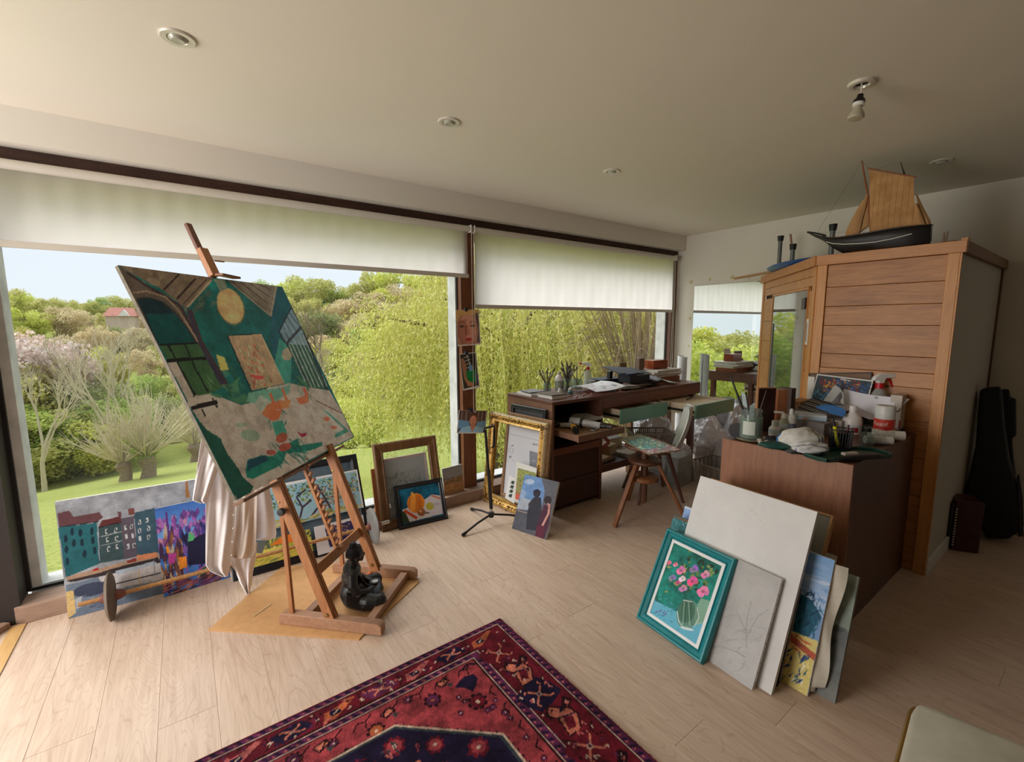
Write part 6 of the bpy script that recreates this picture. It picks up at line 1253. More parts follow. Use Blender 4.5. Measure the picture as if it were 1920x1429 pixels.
# in the drawers
tag(MB().box((3.69, 2.24, .692), (4.16, 2.62, .764)).build('folder_stack', mat('kraft_folder', (196, 178, 152), .8), None, bevel=.004), 'beige folders filling the far open mint drawer', 'folders')
b = MB(); b.lathe([(.0005, 0), (.05, 0), (.055, .035), (.045, .055), (.0005, .06)], 16, (3.05, 2.60, .691)); tag(b.build('paint_roll', mat('grey_roll', (120, 118, 112), .7), None, smooth=True), 'round grey object at the back of the near open mint drawer', 'roll')
tag(MB(MX((4.0, 2.50, .765), .3)).box((-.09, -.006, 0), (.09, .006, .01)).build('black_pencil', M_blk, None), 'black pen lying on the folders in the far drawer', 'pen')
# on the pull-out tray
TZ = tz-.001
b = MB(MX((2.70, 2.62, TZ+.0), 0)); b.lathe([(.0005, .0), (.045, 0), (.055, .01), (.10, .045), (.135, .058), (.134, .063), (.098, .052), (.05, .016), (.0005, .012)], 36); tag(b.build('shallow_bowl', mat('white_glaze', (206, 206, 198), .25, var=.04), None, smooth=True), 'wide shallow white dish on the pull-out tray of the desk', 'bowl')
g = random.Random(8); b = MB()
for i in range(9): x, y = 2.70+g.uniform(-.05, .06), 2.60+g.uniform(-.02, .03); b.bar((x, y, TZ+.02), (x+g.uniform(-.04, .04), y+g.uniform(-.03, .03), TZ+.034), .012, .006)
tag(b.build('charcoal_bits', mat('charcoal', (40, 38, 38), .8), None), 'dark charcoal pieces lying in the white dish', 'charcoal', kind='stuff')
b = MB(); b.lathe([(.0005, 0), (.05, 0), (.085, .016), (.084, .02), (.0005, .006)], 28, (2.43, 2.78, TZ)); tag(b.build('small_plate', mat('plate_grey', (150, 148, 140), .3), None, smooth=True), 'small grey plate in the dark opening of the pedestal', 'plate')
def tube_thing(name, label, cat, A, B, parts):
    A, B = Vector(A), Vector(B); d = B-A; r_ = thing(name, (A.x, A.y, min(A.z, B.z)), label, cat)
    for pn, t0, t1, r0, r1, m_ in parts: MB().tube([A+d*t0, A+d*t1], [r0, r1], 16).build(pn, m_, r_, smooth=True)
    return r_
M_yel = mat('yellow_plastic', (226, 166, 36), .4); M_pale = mat('pale_grey_plastic', (176, 176, 174), .45)
tube_thing('hand_torch', 'yellow torch with a black head on the pull-out tray', 'torch', (2.355, 2.40, TZ+.026), (2.47, 2.56, TZ+.03), [('head', 0, .38, .025, .022, M_blk), ('body', .38, .8, .023, .021, M_yel), ('cap', .8, 1, .019, .014, M_yel)])
hg = tube_thing('heat_gun', 'grey heat gun with a dark nozzle hanging over the edge of the pull-out tray', 'tool', (2.49, 2.60, TZ+.052), (2.60, 2.285, TZ+.045), [('motor_housing', 0, .28, .034, .036, M_pale), ('collar', .28, .34, .037, .037, M_blk), ('barrel', .34, .78, .031, .024, M_pale), ('nozzle', .78, .92, .022, .018, M_blk), ('tip', .92, 1.06, .013, .016, mat('dark_steel', (70, 66, 62), .4, .7))])
MB().tube([(2.50, 2.575, TZ+.045), (2.44, 2.55, TZ+.035), (2.40, 2.62, TZ+.028)], [.022, .020, .018], 12).build('handle', M_pale, hg, smooth=True)
tag(MB(MX((2.62, 2.44, TZ), .4)).box((-.10, -.02, 0), (.10, .02, .012)).build('paint_tube', mat('silver_tube', (160, 156, 150), .35, .5), None, bevel=.004), 'flattened metal paint tube on the pull-out tray', 'paint tube')
tag(MB(MX((2.70, 2.42, TZ), -.1)).box((-.07, -.012, 0), (.07, .012, .008)).build('palette_knife', M_deskv, None, bevel=.003), 'short wooden strip near the front edge of the pull-out tray', 'wood strip')
# ---- on the desk top
def px_on(x, y, z=DZ): return at_floor(x, y, z)
def jar_brushes(name, lab, c, R, H, n, m, seed, blen=.19, spread=.05, group=None):
    r_ = thing(name, (c[0], c[1], c[2]), lab, 'jar'); b = MB(); b.lathe([(.0005, .0), (R*.95, 0), (R, .006), (R, H*.85), (R*.9, H), (R*.86, H), (R*.93, H*.84), (R*.93, .008), (.0005, .006)], 24, c); b.build('jar', m, r_, smooth=True)
    g = random.Random(seed)
    for i in range(n):
        a_ = 2*PI*i/n+g.uniform(-.3, .3); p = Vector((c[0]-R*.5*math.cos(a_), c[1]-R*.5*math.sin(a_), c[2]+.008)); q = Vector((c[0]+(R*.6+g.uniform(.2, 1)*spread)*math.cos(a_), c[1]+(R*.6+g.uniform(.2, 1)*spread)*math.sin(a_), c[2]+blen*g.uniform(.8, 1.15)))
        col = [mat('brush_black', (30, 26, 26), .4), mat('brush_brown', (80, 50, 40), .4), mat('brush_grey', (86, 80, 78), .5)][i % 3]
        br = thing('paint_brush', tuple(p), 'brush in the '+lab, 'brush', group or ('brushes in the '+lab))
        MB().tube([p, p.lerp(q, .72)], [.0026, .0042], 8).build('handle', col, br, smooth=True); MB().tube([p.lerp(q, .72), p.lerp(q, .86)], [.0045, .0045], 8).build('ferrule', mat('ferrule', (150, 146, 140), .3, .8), br, smooth=True); MB().tube([p.lerp(q, .86), p.lerp(q, .95), q], [.0048, .006, .0012], 8).build('bristles', mat('bristle_dark', (44, 36, 34), .8), br, smooth=True)
    return r_
M_clear = glassy('clear_glass', (226, 234, 232), .02, .10); M_clearp = glassy('clear_plastic', (220, 222, 218), .1, .35)
p = px_on(1005, 722); jar_brushes('brush_jar', 'low clear jar left of the white bottle on the desk', (2.60, 3.02, DZ), .036, .085, 9, M_clear, 3, .19, .07)
jar_brushes('brush_jar', 'taller clear jar right of the white bottle on the desk', (2.79, 2.96, DZ), .042, .115, 16, M_clear, 4, .235, .06)
jar_brushes('brush_jar', 'wide clear jar left of the spray bottle', (2.95, 3.0, DZ), .05, .09, 3, M_clear, 6, .2, .12)
def bottle(name, label, c, prof, m, cap=None, mcap=None, group=None, n=24, labelband=None, cat='bottle'):
    r_ = thing(name, tuple(c), label, cat, group); MB().lathe(prof, n, c).build('bottle', m, r_, smooth=True)
    if cap: MB().lathe(cap, n, c).build('cap', mcap, r_, smooth=True)
    if labelband: R, z0, z1, mm = labelband; MB().lathe([(R, z0), (R, z1)], n, c).build('paper_label', mm, r_, smooth=True)
    return r_
M_milk = mat('milky_plastic', (222, 216, 212), .35, var=.03); M_lab = mat('label_pale', (196, 204, 206), .6, var=.25, vscale=60); M_lab2 = mat('label_green_grey', (150, 160, 146), .6, var=.4, vscale=50)
bottle('plastic_bottle', 'squat white plastic bottle between the brush jars on the desk', (2.68, 2.95, DZ), [(.0005, 0), (.036, 0), (.04, .006), (.04, .115), (.034, .135), (.018, .15), (.015, .155), (.015, .165)], M_milk, [(.0005, .18), (.016, .18), (.018, .176), (.018, .158), (.0005, .158)], mat('cream_cap', (196, 188, 170), .4), labelband=(.0406, .015, .10, M_lab2))
def spray(c, s, label, mb, mh, mr, yaw, body_h=.17, R=.04):
    r_ = thing('spray_bottle', tuple(c), label, 'bottle'); M_ = MX(tuple(c), yaw) @ Matrix.Scale(s, 4)
    b = MB(M_); b.lathe([(.0005, 0), (R, 0), (R*1.02, .006), (R, body_h*.5), (R*.82, body_h*.78), (R*.42, body_h*.95), (.013, body_h)], 24); b.build('bottle', mb, r_, smooth=True)
    b = MB(M_); b.lathe([(.0005, body_h-.002), (.016, body_h-.002), (.016, body_h+.022), (.0005, body_h+.022)], 20); b.build('collar', mr, r_, smooth=True)
    b = MB(M_); z = body_h+.022; P_ = [(-.035, z+.012), (-.028, z+.028), (-.005, z+.044), (.03, z+.046), (.062, z+.044), (.062, z+.026), (.018, z+.022), (.012, z), (-.012, z), (-.014, z+.012)]
    b.add([(x, -.011, y) for x, y in P_]+[(x, .011, y) for x, y in P_], [tuple(range(10)), tuple(range(19, 9, -1))]+[(i, 10+i, 10+(i+1) % 10, (i+1) % 10) for i in range(10)]); b.build('sprayer_head', mh, r_, bevel=.004)
    b = MB(M_); b.box((.062, -.010, z+.026), (.082, .010, z+.044)); b.build('nozzle', mr, r_, bevel=.002); b = MB(M_); b.bar((.03, 0, z+.024), (.048, 0, z+.004), .008, .005, (1, 0, 0)); b.bar((.048, 0, z+.004), (.058, 0, z-.018), .008, .005, (1, 0, 0)); b.build('trigger', mr, r_); return r_
M_red = mat('red_plastic', (186, 24, 38), .35); M_head = mat('sprayer_white', (232, 232, 230), .3, var=.02)
spray((3.09, 3.0, DZ), 1.0, 'spray bottle with a white head and red nozzle on the desk', M_clearp, M_head, M_red, 2.6)
tray = thing('sample_box', (2.36, 2.98, DZ), 'white box tray with dark tubes at the far left corner of the desk', 'box'); MB().box((2.29, 2.86, DZ), (2.48, 3.06, DZ+.022)).build('box', M_white, tray, bevel=.002)
b = MB(); g = random.Random(12)
for i in range(9): x, y = 2.30+.018*i, 2.88; b.tube([(x, y, DZ+.030), (x+.01, y+.15, DZ+.032)], .007, 6)
b.build('tubes', mat('dark_tubes', (56, 46, 44), .4, .2, var=.4, vscale=30), tray); 
tray = thing('sample_box', (2.40, 2.76, DZ), 'white box with a brown lid nearest the left front corner of the desk', 'box'); MB().box((2.34, 2.66, DZ), (2.49, 2.84, DZ+.03)).build('box', M_white, tray, bevel=.002); MB().box((2.335, 2.655, DZ+.028), (2.495, 2.845, DZ+.036)).build('lid', mat('taupe_lid', (112, 98, 84), .6), tray, bevel=.002)
for i, (x, y, c, lab) in enumerate(((2.60, 2.84, (170, 176, 176), 'small grey ink bottle on its side behind the ink bottle with the teal label'), (2.61, 2.74, (96, 132, 140), 'small ink bottle with a teal label at the front of the desk'), (2.66, 2.78, (150, 160, 164), 'small clear ink bottle right of the one with the teal label'), (2.55, 2.80, (206, 206, 204), 'small white pot left of the ink bottle with the teal label'))):
    bottle('ink_bottle', lab, (x, y, DZ), [(.0005, 0), (.019, 0), (.02, .003), (.02, .032), (.012, .040), (.011, .044)], mat('ink_body_%d' % i, c, .3), [(.0005, .058), (.012, .058), (.0125, .044), (.0005, .044)], M_white if i != 0 else M_blk)
b = MB(); g = random.Random(5)
for i in range(18): x, y = g.uniform(2.5, 2.82), g.uniform(2.59, 2.7); b.ball((x, y, DZ+.006), (g.uniform(.006, .016), g.uniform(.005, .01), .006), 7, 5)
tag(b.build('paint_scraps', mat('pink_scraps', (176, 130, 120), .6, var=.4, vscale=40), None), 'scatter of small pinkish paint tube caps along the front of the desk', 'scraps', kind='stuff')
def paper(name, label, pts, c, m=None, cat='paper', th=.0012, fn_bump=None, group=None, n=8):
    """a sheet through four corners (bl, br, tr, tl), optionally bulged"""
    A, B, C_, D_ = [Vector(p) for p in pts]
    def fn(u, v):
        p = A.lerp(B, u).lerp(D_.lerp(C_, u), v)
        if fn_bump: p = p+Vector((0, 0, fn_bump(u, v)))
        return tuple(p)
    return tag(MB().sheet(fn, n, n, th).build(name, m or mat('paper_%d_%d_%d' % c, c, .8, var=.03), None, smooth=True), label, cat, group)
Z_ = DZ
mag_pts = [(2.78, 2.60, Z_+.028), (3.08, 2.59, Z_+.030), (3.20, 2.83, Z_+.065), (2.86, 2.86, Z_+.030)]
M_ = frame(Vector(mag_pts[0]), Vector((.32, -.01, 0)), Vector((.08, .25, .02))); mag = thing('open_magazine', mag_pts[0], 'open white printed sheet with small pictures, curling up at the right, on the desk', 'magazine')
a = Art(M_, .36, .30, .004, (226, 224, 226), 71)
for i in range(14): a.poly([(x0_, y0_) for x0_, y0_ in ((lambda X, Y: [(X, Y), (X+.09, Y), (X+.09, Y+.07), (X, Y+.07)])(a.rng.uniform(.06, .8), a.rng.uniform(.1, .8)))], [(120, 130, 150), (170, 120, 130), (90, 100, 120), (196, 196, 200)][i % 4])
o = a.build('printed_page', mag, M_glossp)
for vv in o.data.vertices: l = M_.inverted() @ (vv.co+Vector(mag.location)); vv.co.z += .05*max(0, l.x/.36-.35)**2+.012*math.sin(l.y*12)
paper('pink_paper', 'pinkish paper under the open magazine sheet', [(2.80, 2.59, Z_+.003), (3.12, 2.57, Z_+.003), (3.16, 2.80, Z_+.020), (2.86, 2.84, Z_+.003)], (186, 126, 120))
g = random.Random(21)
for i in range(7):
    x = 3.14+g.uniform(-.05, .55); y = 2.60+g.uniform(0, .06); an = g.uniform(-.25, .2); c = [(120, 100, 88), (170, 160, 150), (60, 52, 50), (196, 188, 180), (90, 66, 54), (140, 130, 124), (40, 38, 40)][i]
    lab = ['brown card', 'grey paper', 'dark folder', 'off white paper', 'red brown card', 'taupe paper', 'black card'][i]+' in the flat pile along the front edge of the desk'
    M_ = MX((x, y+.08, Z_+.002+.006*i), an); tag(MB(M_).box((-.12, -.07, 0), (.12, .09, .005)).build('flat_sheet', mat('flat_sheet_%d' % i, c, .7), None), lab, 'paper')
cup = thing('metal_clip', (3.01, 2.60, Z_), 'small dark metal clip lying at the front edge of the desk', 'clip')
MB().tube([(2.99, 2.60, Z_+.012), (3.05, 2.63, Z_+.02)], .012, 10).build('clip_body', M_blk, cup, smooth=True); MB().tube([(3.05, 2.62, Z_+.02), (3.09, 2.60, Z_+.03), (3.06, 2.585, Z_+.012)], .004, 6).build('clip_wire', M_alu, cup, smooth=True)
def boxo(name, label, lo, hi, m, cat='box', rz=0, bev=.002, **k):
    c = ((lo[0]+hi[0])/2, (lo[1]+hi[1])/2, lo[2]); return tag(MB(MX(c, rz)).box((lo[0]-c[0], lo[1]-c[1], 0), (hi[0]-c[0], hi[1]-c[1], hi[2]-lo[2])).build(name, m, None, bevel=bev), label, cat, **k)
M_blkbox = mat('black_card', (30, 30, 36), .5, var=.2); M_navy = mat('navy_card', (30, 38, 74), .5)
boxo('storage_box', 'long low black box behind the magazine sheet on the desk', (3.18, 2.90, Z_), (3.48, 3.08, Z_+.07), M_blkbox, rz=-.05); boxo('storage_box', 'small pale end box left of the long black box', (3.11, 2.97, Z_), (3.165, 3.06, Z_+.06), mat('pale_box', (196, 200, 204), .5)); boxo('storage_box', 'black and navy box in front of the tilted black panel on the desk', (3.36, 2.70, Z_+.04), (3.62, 2.86, Z_+.115), M_blkbox, rz=-.1)
boxo('card_strip', 'navy blue box end on the black box', (3.335, 2.71, Z_+.116), (3.44, 2.84, Z_+.135), M_navy, rz=-.1)
paper('panel', 'tilted flat black panel lying across the black boxes', [(3.26, 2.76, Z_+.14), (3.64, 2.72, Z_+.125), (3.60, 2.90, Z_+.165), (3.26, 2.98, Z_+.19)], (36, 34, 34), M_blkbox, 'panel', .006)
boxo('easel_rest', 'small dark stand holding up the black panel', (3.32, 2.93, Z_+.072), (3.36, 2.97, Z_+.14), M_blk, 'stand')
bx = thing('open_carton', (3.72, 3.04, Z_), 'open brown carton with white tissue paper standing up', 'box'); b = MB(); b.box((3.655, 3.02, Z_), (3.66, 3.10, Z_+.13)); b.box((3.76, 3.02, Z_), (3.765, 3.10, Z_+.13)); b.box((3.66, 3.095, Z_), (3.76, 3.10, Z_+.19)); b.box((3.66, 3.02, Z_), (3.76, 3.026, Z_+.09)); b.build('carton', mat('brown_card', (112, 80, 58), .8), bx)
b = MB(); g = random.Random(3); vs = []
def cr_(u, v): return (3.668+.085*u, 3.03+.05*v+.01*math.sin(u*9), Z_+.09+.04*math.sin(u*5+v*3)+.02*math.sin(u*17)*math.sin(v*13))
b.sheet(cr_, 14, 10, .001); b.box((3.665, 3.03, Z_+.004), (3.755, 3.09, Z_+.07)); b.build('tissue_paper', mat('tissue', (214, 212, 222), .8), bx)
boxo('tall_box', 'grey brown upright box beside the open carton', (3.80, 2.97, Z_+.10), (3.90, 3.02, Z_+.24), mat('grey_brown_card', (112, 92, 78), .7), rz=.1)
for i, (zz, w_, c, lab) in enumerate(((0, .40, (150, 88, 56), 'red brown flat box at the bottom of the stack beside the window frame'), (.05, .46, (206, 196, 182), 'cream drawing pad on the red brown flat box'), (.075, .44, (226, 222, 214), 'thick white drawing pad in the stack'), (.10, .42, (196, 190, 180), 'topmost pad of the stack, under the polished wooden box'))):
    boxo('drawing_pad', lab, (4.07-w_*.5, 2.80-.004*i, Z_+zz), (4.07+w_*.5, 3.06+.008*i, Z_+zz+(.048 if i == 0 else .022)), mat('pad_%d' % i, c, .7), 'pad', rz=(-.05, .06, -.08, .03)[i], bev=.001)
boxo('wooden_box', 'polished red brown wooden box on top of the pad stack', (3.95, 2.89, Z_+.124), (4.18, 3.01, Z_+.215), wood('polished_box', (138, 62, 36), (176, 92, 58), .25, 0, 1.5, 6, .05, mott=.4), rz=-.04, bev=.003)

boxo('drawing_pad', 'grey pad edge lying under the tall grey brown box', (3.68, 2.84, Z_+.0), (3.92, 3.03, Z_+.098), mat('pad_side', (180, 172, 160), .7), 'pad', rz=.05, bev=.001)
tab = thing('tablet', (3.76, 2.74, Z_+.03), 'grey tablet leaning on the papers in the middle of the desk', 'tablet'); Mt = MX((3.72, 2.66, Z_+.048), .35, .22); b = MB(Mt); b.box((-.10, -.01, 0), (.10, .16, .008)); b.build('case', M_blk, tab, bevel=.003); b = MB(Mt); b.box((-.092, .0, .0081), (.092, .152, .0095)); b.build('screen', mat('screen_grey', (156, 164, 184), .25, var=.05), tab)
paper('loose_paper', 'loose grey paper in front of the pad stack', [(3.80, 2.60, Z_+.03), (3.95, 2.60, Z_+.012), (3.98, 2.74, Z_+.02), (3.84, 2.76, Z_+.06)], (176, 172, 166)); paper('white_paper_fan', 'white paper fanned up behind the tall grey brown box', [(3.94, 3.02, Z_+.15), (4.06, 3.06, Z_+.13), (4.02, 3.10, Z_+.27), (3.90, 3.08, Z_+.27)], (224, 222, 222))
def rollfn(u, v): a_ = u*2*PI*.93; R = .055; return (4.62+R*math.cos(a_)*(1+.1*v), 3.0+R*math.sin(a_), .88+.32*v+.01*math.sin(a_))
cyl = thing('paper_roll', (4.62, 3.0, 0), 'white roll of paper standing upright in the corner beside the mirror', 'paper'); b = MB(); b.sheet(lambda u, v: (4.62+.052*math.cos(u*6.1), 3.0+.052*math.sin(u*6.1), .002+1.13*v+.008*math.sin(u*6.1)), 30, 4, .002); b.build('roll', mat('roll_paper', (214, 214, 216), .8), cyl, smooth=True)
# ---- under the desk
SZ = .276
for i, (x0, x1, y0, y1, z0, z1, c, lab, rz) in enumerate(((2.87, 3.10, 2.66, 2.86, SZ, SZ+.035, (186, 160, 126), 'pale closed book at the front of the low shelf', .2), (2.95, 3.2, 2.80, 3.02, SZ, SZ+.05, (120, 96, 70), 'brown book behind the pale book on the low shelf', -.1), (3.04, 3.19, 2.70, 2.84, SZ+.036, SZ+.12, (140, 112, 66), 'thick brown book standing on the low shelf', .25), (3.22, 3.5, 2.62, 2.86, SZ, SZ+.03, (150, 136, 116), 'flat tan book at the right of the low shelf', .1), (2.88, 3.12, 2.88, 3.08, SZ+.05, SZ+.09, (176, 70, 66), 'red book at the back of the low shelf', 0), (3.25, 3.45, 2.86, 3.06, SZ, SZ+.12, (96, 88, 80), 'dark grey book stack at the back of the low shelf', 0))):
    r_ = thing('book', ((x0+x1)/2, (y0+y1)/2, z0), lab, 'book'); Mx = MX(((x0+x1)/2, (y0+y1)/2, z0), rz); w_, d_ = (x1-x0)/2, (y1-y0)/2; MB(Mx).box((-w_, -d_, .0), (w_, d_, .004)).box((-w_, -d_, z1-z0-.004), (w_, d_, z1-z0)).box((-w_, -d_, .0), (-w_+.004, d_, z1-z0)).build('cover', mat('book_cover_%d' % i, c, .6), r_); MB(Mx).box((-w_+.004, -d_+.004, .004), (w_-.004, d_-.004, z1-z0-.004)).build('pages', mat('book_pages', (206, 190, 160), .8), r_)
rf = thing('red_frame', (2.93, 2.67, .32), 'red triangular frame leaning on the books under the desk', 'frame'); Mr = frame((2.862, 2.64, .40), (.95, .2, .1), (.15, .35, .9)); b = MB(Mr)
for p_, q_ in (((0, 0), (.20, .02)), ((.20, .02), (.10, .17)), ((.10, .17), (0, .14)), ((0, .14), (0, 0))): b.bar((p_[0], p_[1], 0), (q_[0], q_[1], 0), .03, .014)
b.build('frame', mat('red_wood', (176, 74, 70), .5), rf)
g = random.Random(31)
def bag(name, label, c, s, seed, col=(238, 238, 244), group=None):
    gg = random.Random(seed); off = Vector((gg.uniform(0, 9), gg.uniform(0, 9), gg.uniform(0, 9))); b = MB(); vs = []; fs = []; n, m_ = 72, 48
    for i in range(m_+1):
        t_ = PI*i/m_
        for k in range(n):
            a_ = 2*PI*k/n; d = Vector((math.sin(t_)*math.cos(a_), math.sin(t_)*math.sin(a_), math.cos(t_))); f = 1+.30*noise.noise(d*1.7+off)-.26*abs(noise.noise(d*3.1+off))-.12*abs(noise.noise(d*6.5+off))-.04*abs(noise.noise(d*14+off)); vs.append((c[0]+d.x*s[0]*f, c[1]+d.y*s[1]*f, max(.003, c[2]+d.z*s[2]*f)))
    for i in range(m_):
        for k in range(n): fs.append((i*n+k, (i+1)*n+k, (i+1)*n+(k+1) % n, i*n+(k+1) % n))
    b.add(vs, fs); return tag(b.build(name, mat('bag_%d_%d_%d' % col, col, .28, var=.03, spec=.7), None, smooth=True), label, 'bag', group)
bag('plastic_bag', 'crumpled shiny white plastic bag on the floor right of the desk leg', (4.47, 2.55, .26), (.20, .20, .27), 2); bag('plastic_bag', 'white bag under the desk behind the drawers', (3.93, 2.86, .34), (.28, .18, .26), 5, (232, 232, 240)); bag('plastic_bag', 'soft white bag on the floor under the near open drawer', (3.98, 2.62, .16), (.2, .14, .17), 7, (232, 232, 242)); bag('cloth_bundle', 'grey white cloth bundle against the wall beyond the desk', (4.62, 2.30, .33), (.17, .16, .33), 9, (222, 222, 230))
paper('large_paper', 'large tilted white sheet between the counter and the plastic bags', [(4.16, 2.05, .03), (4.24, 2.40, .08), (4.66, 2.42, .60), (4.62, 2.16, .60)], (214, 214, 226)); paper('striped_board', 'white board with a dark stripe behind the plastic bags', [(4.38, 2.58, .30), (4.62, 2.40, .30), (4.72, 2.44, .72), (4.46, 2.62, .72)], (206, 208, 220)); tag(MB().bar((4.46, 2.505, .31), (4.55, 2.52, .72), .03, .006, (0, -1, 0)).build('dark_strip', M_blkbox, None), 'dark strip lying on the white board behind the plastic bags', 'strip')
bag('folded_textile', 'folded pink and grey patterned cloth under the desk', (4.02, 2.76, .12), (.16, .14, .12), 12, (150, 112, 130))
def basket(name, label, c, w, d, h, m, rz, taper=.82, rows=3, cols=18, cat='basket'):
    r_ = thing(name, tuple(c), label, cat); Mb = MX(tuple(c), rz); b = MB(Mb); tw, td = w*taper, d*taper; b.box((-tw/2, -td/2, 0), (tw/2, td/2, .004)); b.build('bottom', m, r_)
    b = MB(Mb); pts = [(-w/2, -d/2), (w/2, -d/2), (w/2, d/2), (-w/2, d/2)]
    for i in range(4): p_, q_ = pts[i], pts[(i+1) % 4]; b.bar((p_[0], p_[1], h), (q_[0], q_[1], h), .014, .012)
    b.build('rim', m, r_); b = MB(Mb)
    for i in range(4):
        p_, q_ = Vector((*pts[i], 0)), Vector((*pts[(i+1) % 4], 0)); L = (q_-p_).length; nn = max(6, int(cols*L/w))
        for k in range(nn+1): s_ = p_.lerp(q_, k/nn); b.bar((s_.x*taper, s_.y*taper, .002), (s_.x, s_.y, h), .008 if k % 4 else .016, .003, (q_-p_).cross(Vector((0, 0, 1))))
        for j in range(rows+1): f = taper+(1-taper)*j/rows; b.bar((p_.x*f, p_.y*f, h*j/rows), (q_.x*f, q_.y*f, h*j/rows), .003, .014 if j in (0, rows) else .007)
    b.build('lattice', m, r_); return r_
M_bask = mat('grey_brown_plastic', (104, 92, 84), .5); M_bask2 = mat('taupe_plastic', (136, 126, 112), .5)
basket('lattice_basket', 'grey brown lattice plastic basket on the seat of the white chair', (3.20, 2.36, .452), .34, .25, .13, M_bask, -.62)
# white shell chair
CC = Vector((3.24, 2.35, 0)); ch = thing('shell_chair', tuple(CC), 'white plastic shell chair with wooden legs facing the desk', 'chair'); Mc = MX(tuple(CC), math.radians(-52))     # +x = backrest side
def shell(u, v):
    y = (u-.5)*2; w_ = .205*(1-.2*max(0, v-.5)); 
    if v < .5: x = -.21+.40*v/.5; z = .435+.012*math.cos(v*6)+.030*y*y*(.4+v)
    else: k = (v-.5)/.5; x = .19+.10*math.sin(k*1.4)+.02; z = .435+.38*k**1.15+.030*y*y*(1-k); x -= .06*y*y*(1-k*.3)
    if v > .92: w_ *= math.sqrt(max(.05, 1-((v-.92)/.08)**2))*.7+.3
    if v < .08: w_ *= .8+.2*math.sqrt(1-((.08-v)/.08)**2)
    return (x, y*w_, z)
MB(Mc).sheet(shell, 24, 44, .008).build('shell', mat('white_shell', (208, 210, 206), .3, var=.02), ch, smooth=True)
M_cleg = wood('chair_leg', (76, 44, 32), (110, 68, 48), .45, 2)
for f in (at_floor(1168, 915), at_floor(1281, 943), Vector((3.50, 2.42, 0)), Vector((2.97, 2.28, 0))):
    top = CC.lerp(f, .45); MB().tube([(top.x, top.y, .42), (f.x, f.y, 0)], [.019, .012], 10).build('leg', M_cleg, ch, smooth=True)
MB(Mc).bar((-.11, 0, .415), (.11, 0, .415), .24, .022).build('seat_support', M_cleg, ch)
# swivel stool with palette
SX, SY = 2.815, 2.115; M_stool = wood('stool_wood', (112, 66, 38), (150, 96, 58), .4, 2, 1.5, 10); M_stoold = wood('stool_disc', (84, 54, 38), (116, 78, 56), .45, 0, 1.5, 8)
st = thing('swivel_stool', (SX, SY, 0), 'wooden screw stool on splayed legs with the paint palette on top', 'stool')
MB().lathe([(.0005, .435), (.105, .435), (.122, .447), (.122, .463), (.110, .470), (.0005, .470)], 36, (SX, SY, 0)).build('upper_disc', M_stoold, st, smooth=True)
MB().lathe([(.0005, .302), (.105, .302), (.112, .308), (.112, .332), (.105, .338), (.0005, .338)], 36, (SX, SY, 0)).build('lower_disc', M_stool, st, smooth=True)
b = MB(); b.lathe([(.0005, .115), (.018, .117), (.026, .135)]+[(.026+.002*(k % 2), .135+.008*k) for k in range(1, 47)]+[(.026, .552), (.0005, .552)], 18, (SX, SY, 0)); b.build('screw', M_stoold, st, smooth=True)
MB().lathe([(.0005, .552), (.09, .552), (.15, .560), (.155, .570), (.15, .580), (.0005, .582)], 36, (SX, SY, 0)).build('seat', M_stoold, st, smooth=True)
for f in (at_floor(1152, 989), Vector((2.985, 1.835, 0)), Vector((2.98, 2.40, 0))):
    d = Vector((f.x-SX, f.y-SY, 0)).normalized(); p_ = Vector((SX, SY, .434))+d*.10; MB().bar(p_, (f.x, f.y, .004), .034, .022, d).build('leg', M_stool, st, bevel=.003)
    bb = Vector((SX, SY, .40))+d*.125; MB().ball(bb, .008, 8, 6).build('bolt', M_brass, st, smooth=True)
PQ = [(2.591, 1.909), (2.874, 1.843), (3.02, 2.33), (2.766, 2.335)]
pal = thing('paint_palette', (SX, SY, .583), 'wooden palette covered with teal and pink paint on the stool', 'palette'); poly_ = []
for i, (p_, q_) in enumerate(zip(PQ, PQ[1:]+PQ[:1])):
    for k in range(6): u = k/6; bow = .03*math.sin(u*PI) if i == 1 else 0; poly_.append((p_[0]+(q_[0]-p_[0])*u+bow, p_[1]+(q_[1]-p_[1])*u))
MB().prism(poly_, .583, .590).build('board', wood('palette_wood', (120, 90, 66), (170, 136, 104), .5, 1), pal)
Mp = frame((2.591, 1.909, .5903), (PQ[1][0]-PQ[0][0], PQ[1][1]-PQ[0][1], 0), (PQ[3][0]-PQ[0][0], PQ[3][1]-PQ[0][1], 0)); a = Art(Mp, .285, .43, .0035, (104, 116, 112), 77)
a.dabs(0, .25, 1, .8, 150, [(60, 150, 150), (30, 110, 130), (130, 190, 170), (40, 80, 100), (160, 200, 150), (90, 150, 120)], (.03, .07), (.012, .024), (0, 180)); a.dabs(0, 0, .9, .25, 50, [(110, 96, 76), (70, 90, 80), (140, 120, 90), (206, 170, 80)], (.02, .05), (.01, .02)); a.dabs(0, .76, 1, 1, 70, [(206, 96, 96), (220, 200, 196), (190, 80, 90), (150, 90, 120), (226, 220, 216)], (.02, .06), (.01, .02)); a.dabs(.8, .2, 1, 1, 40, [(150, 140, 130), (90, 80, 90), (200, 190, 180)], (.02, .05), (.01, .02))
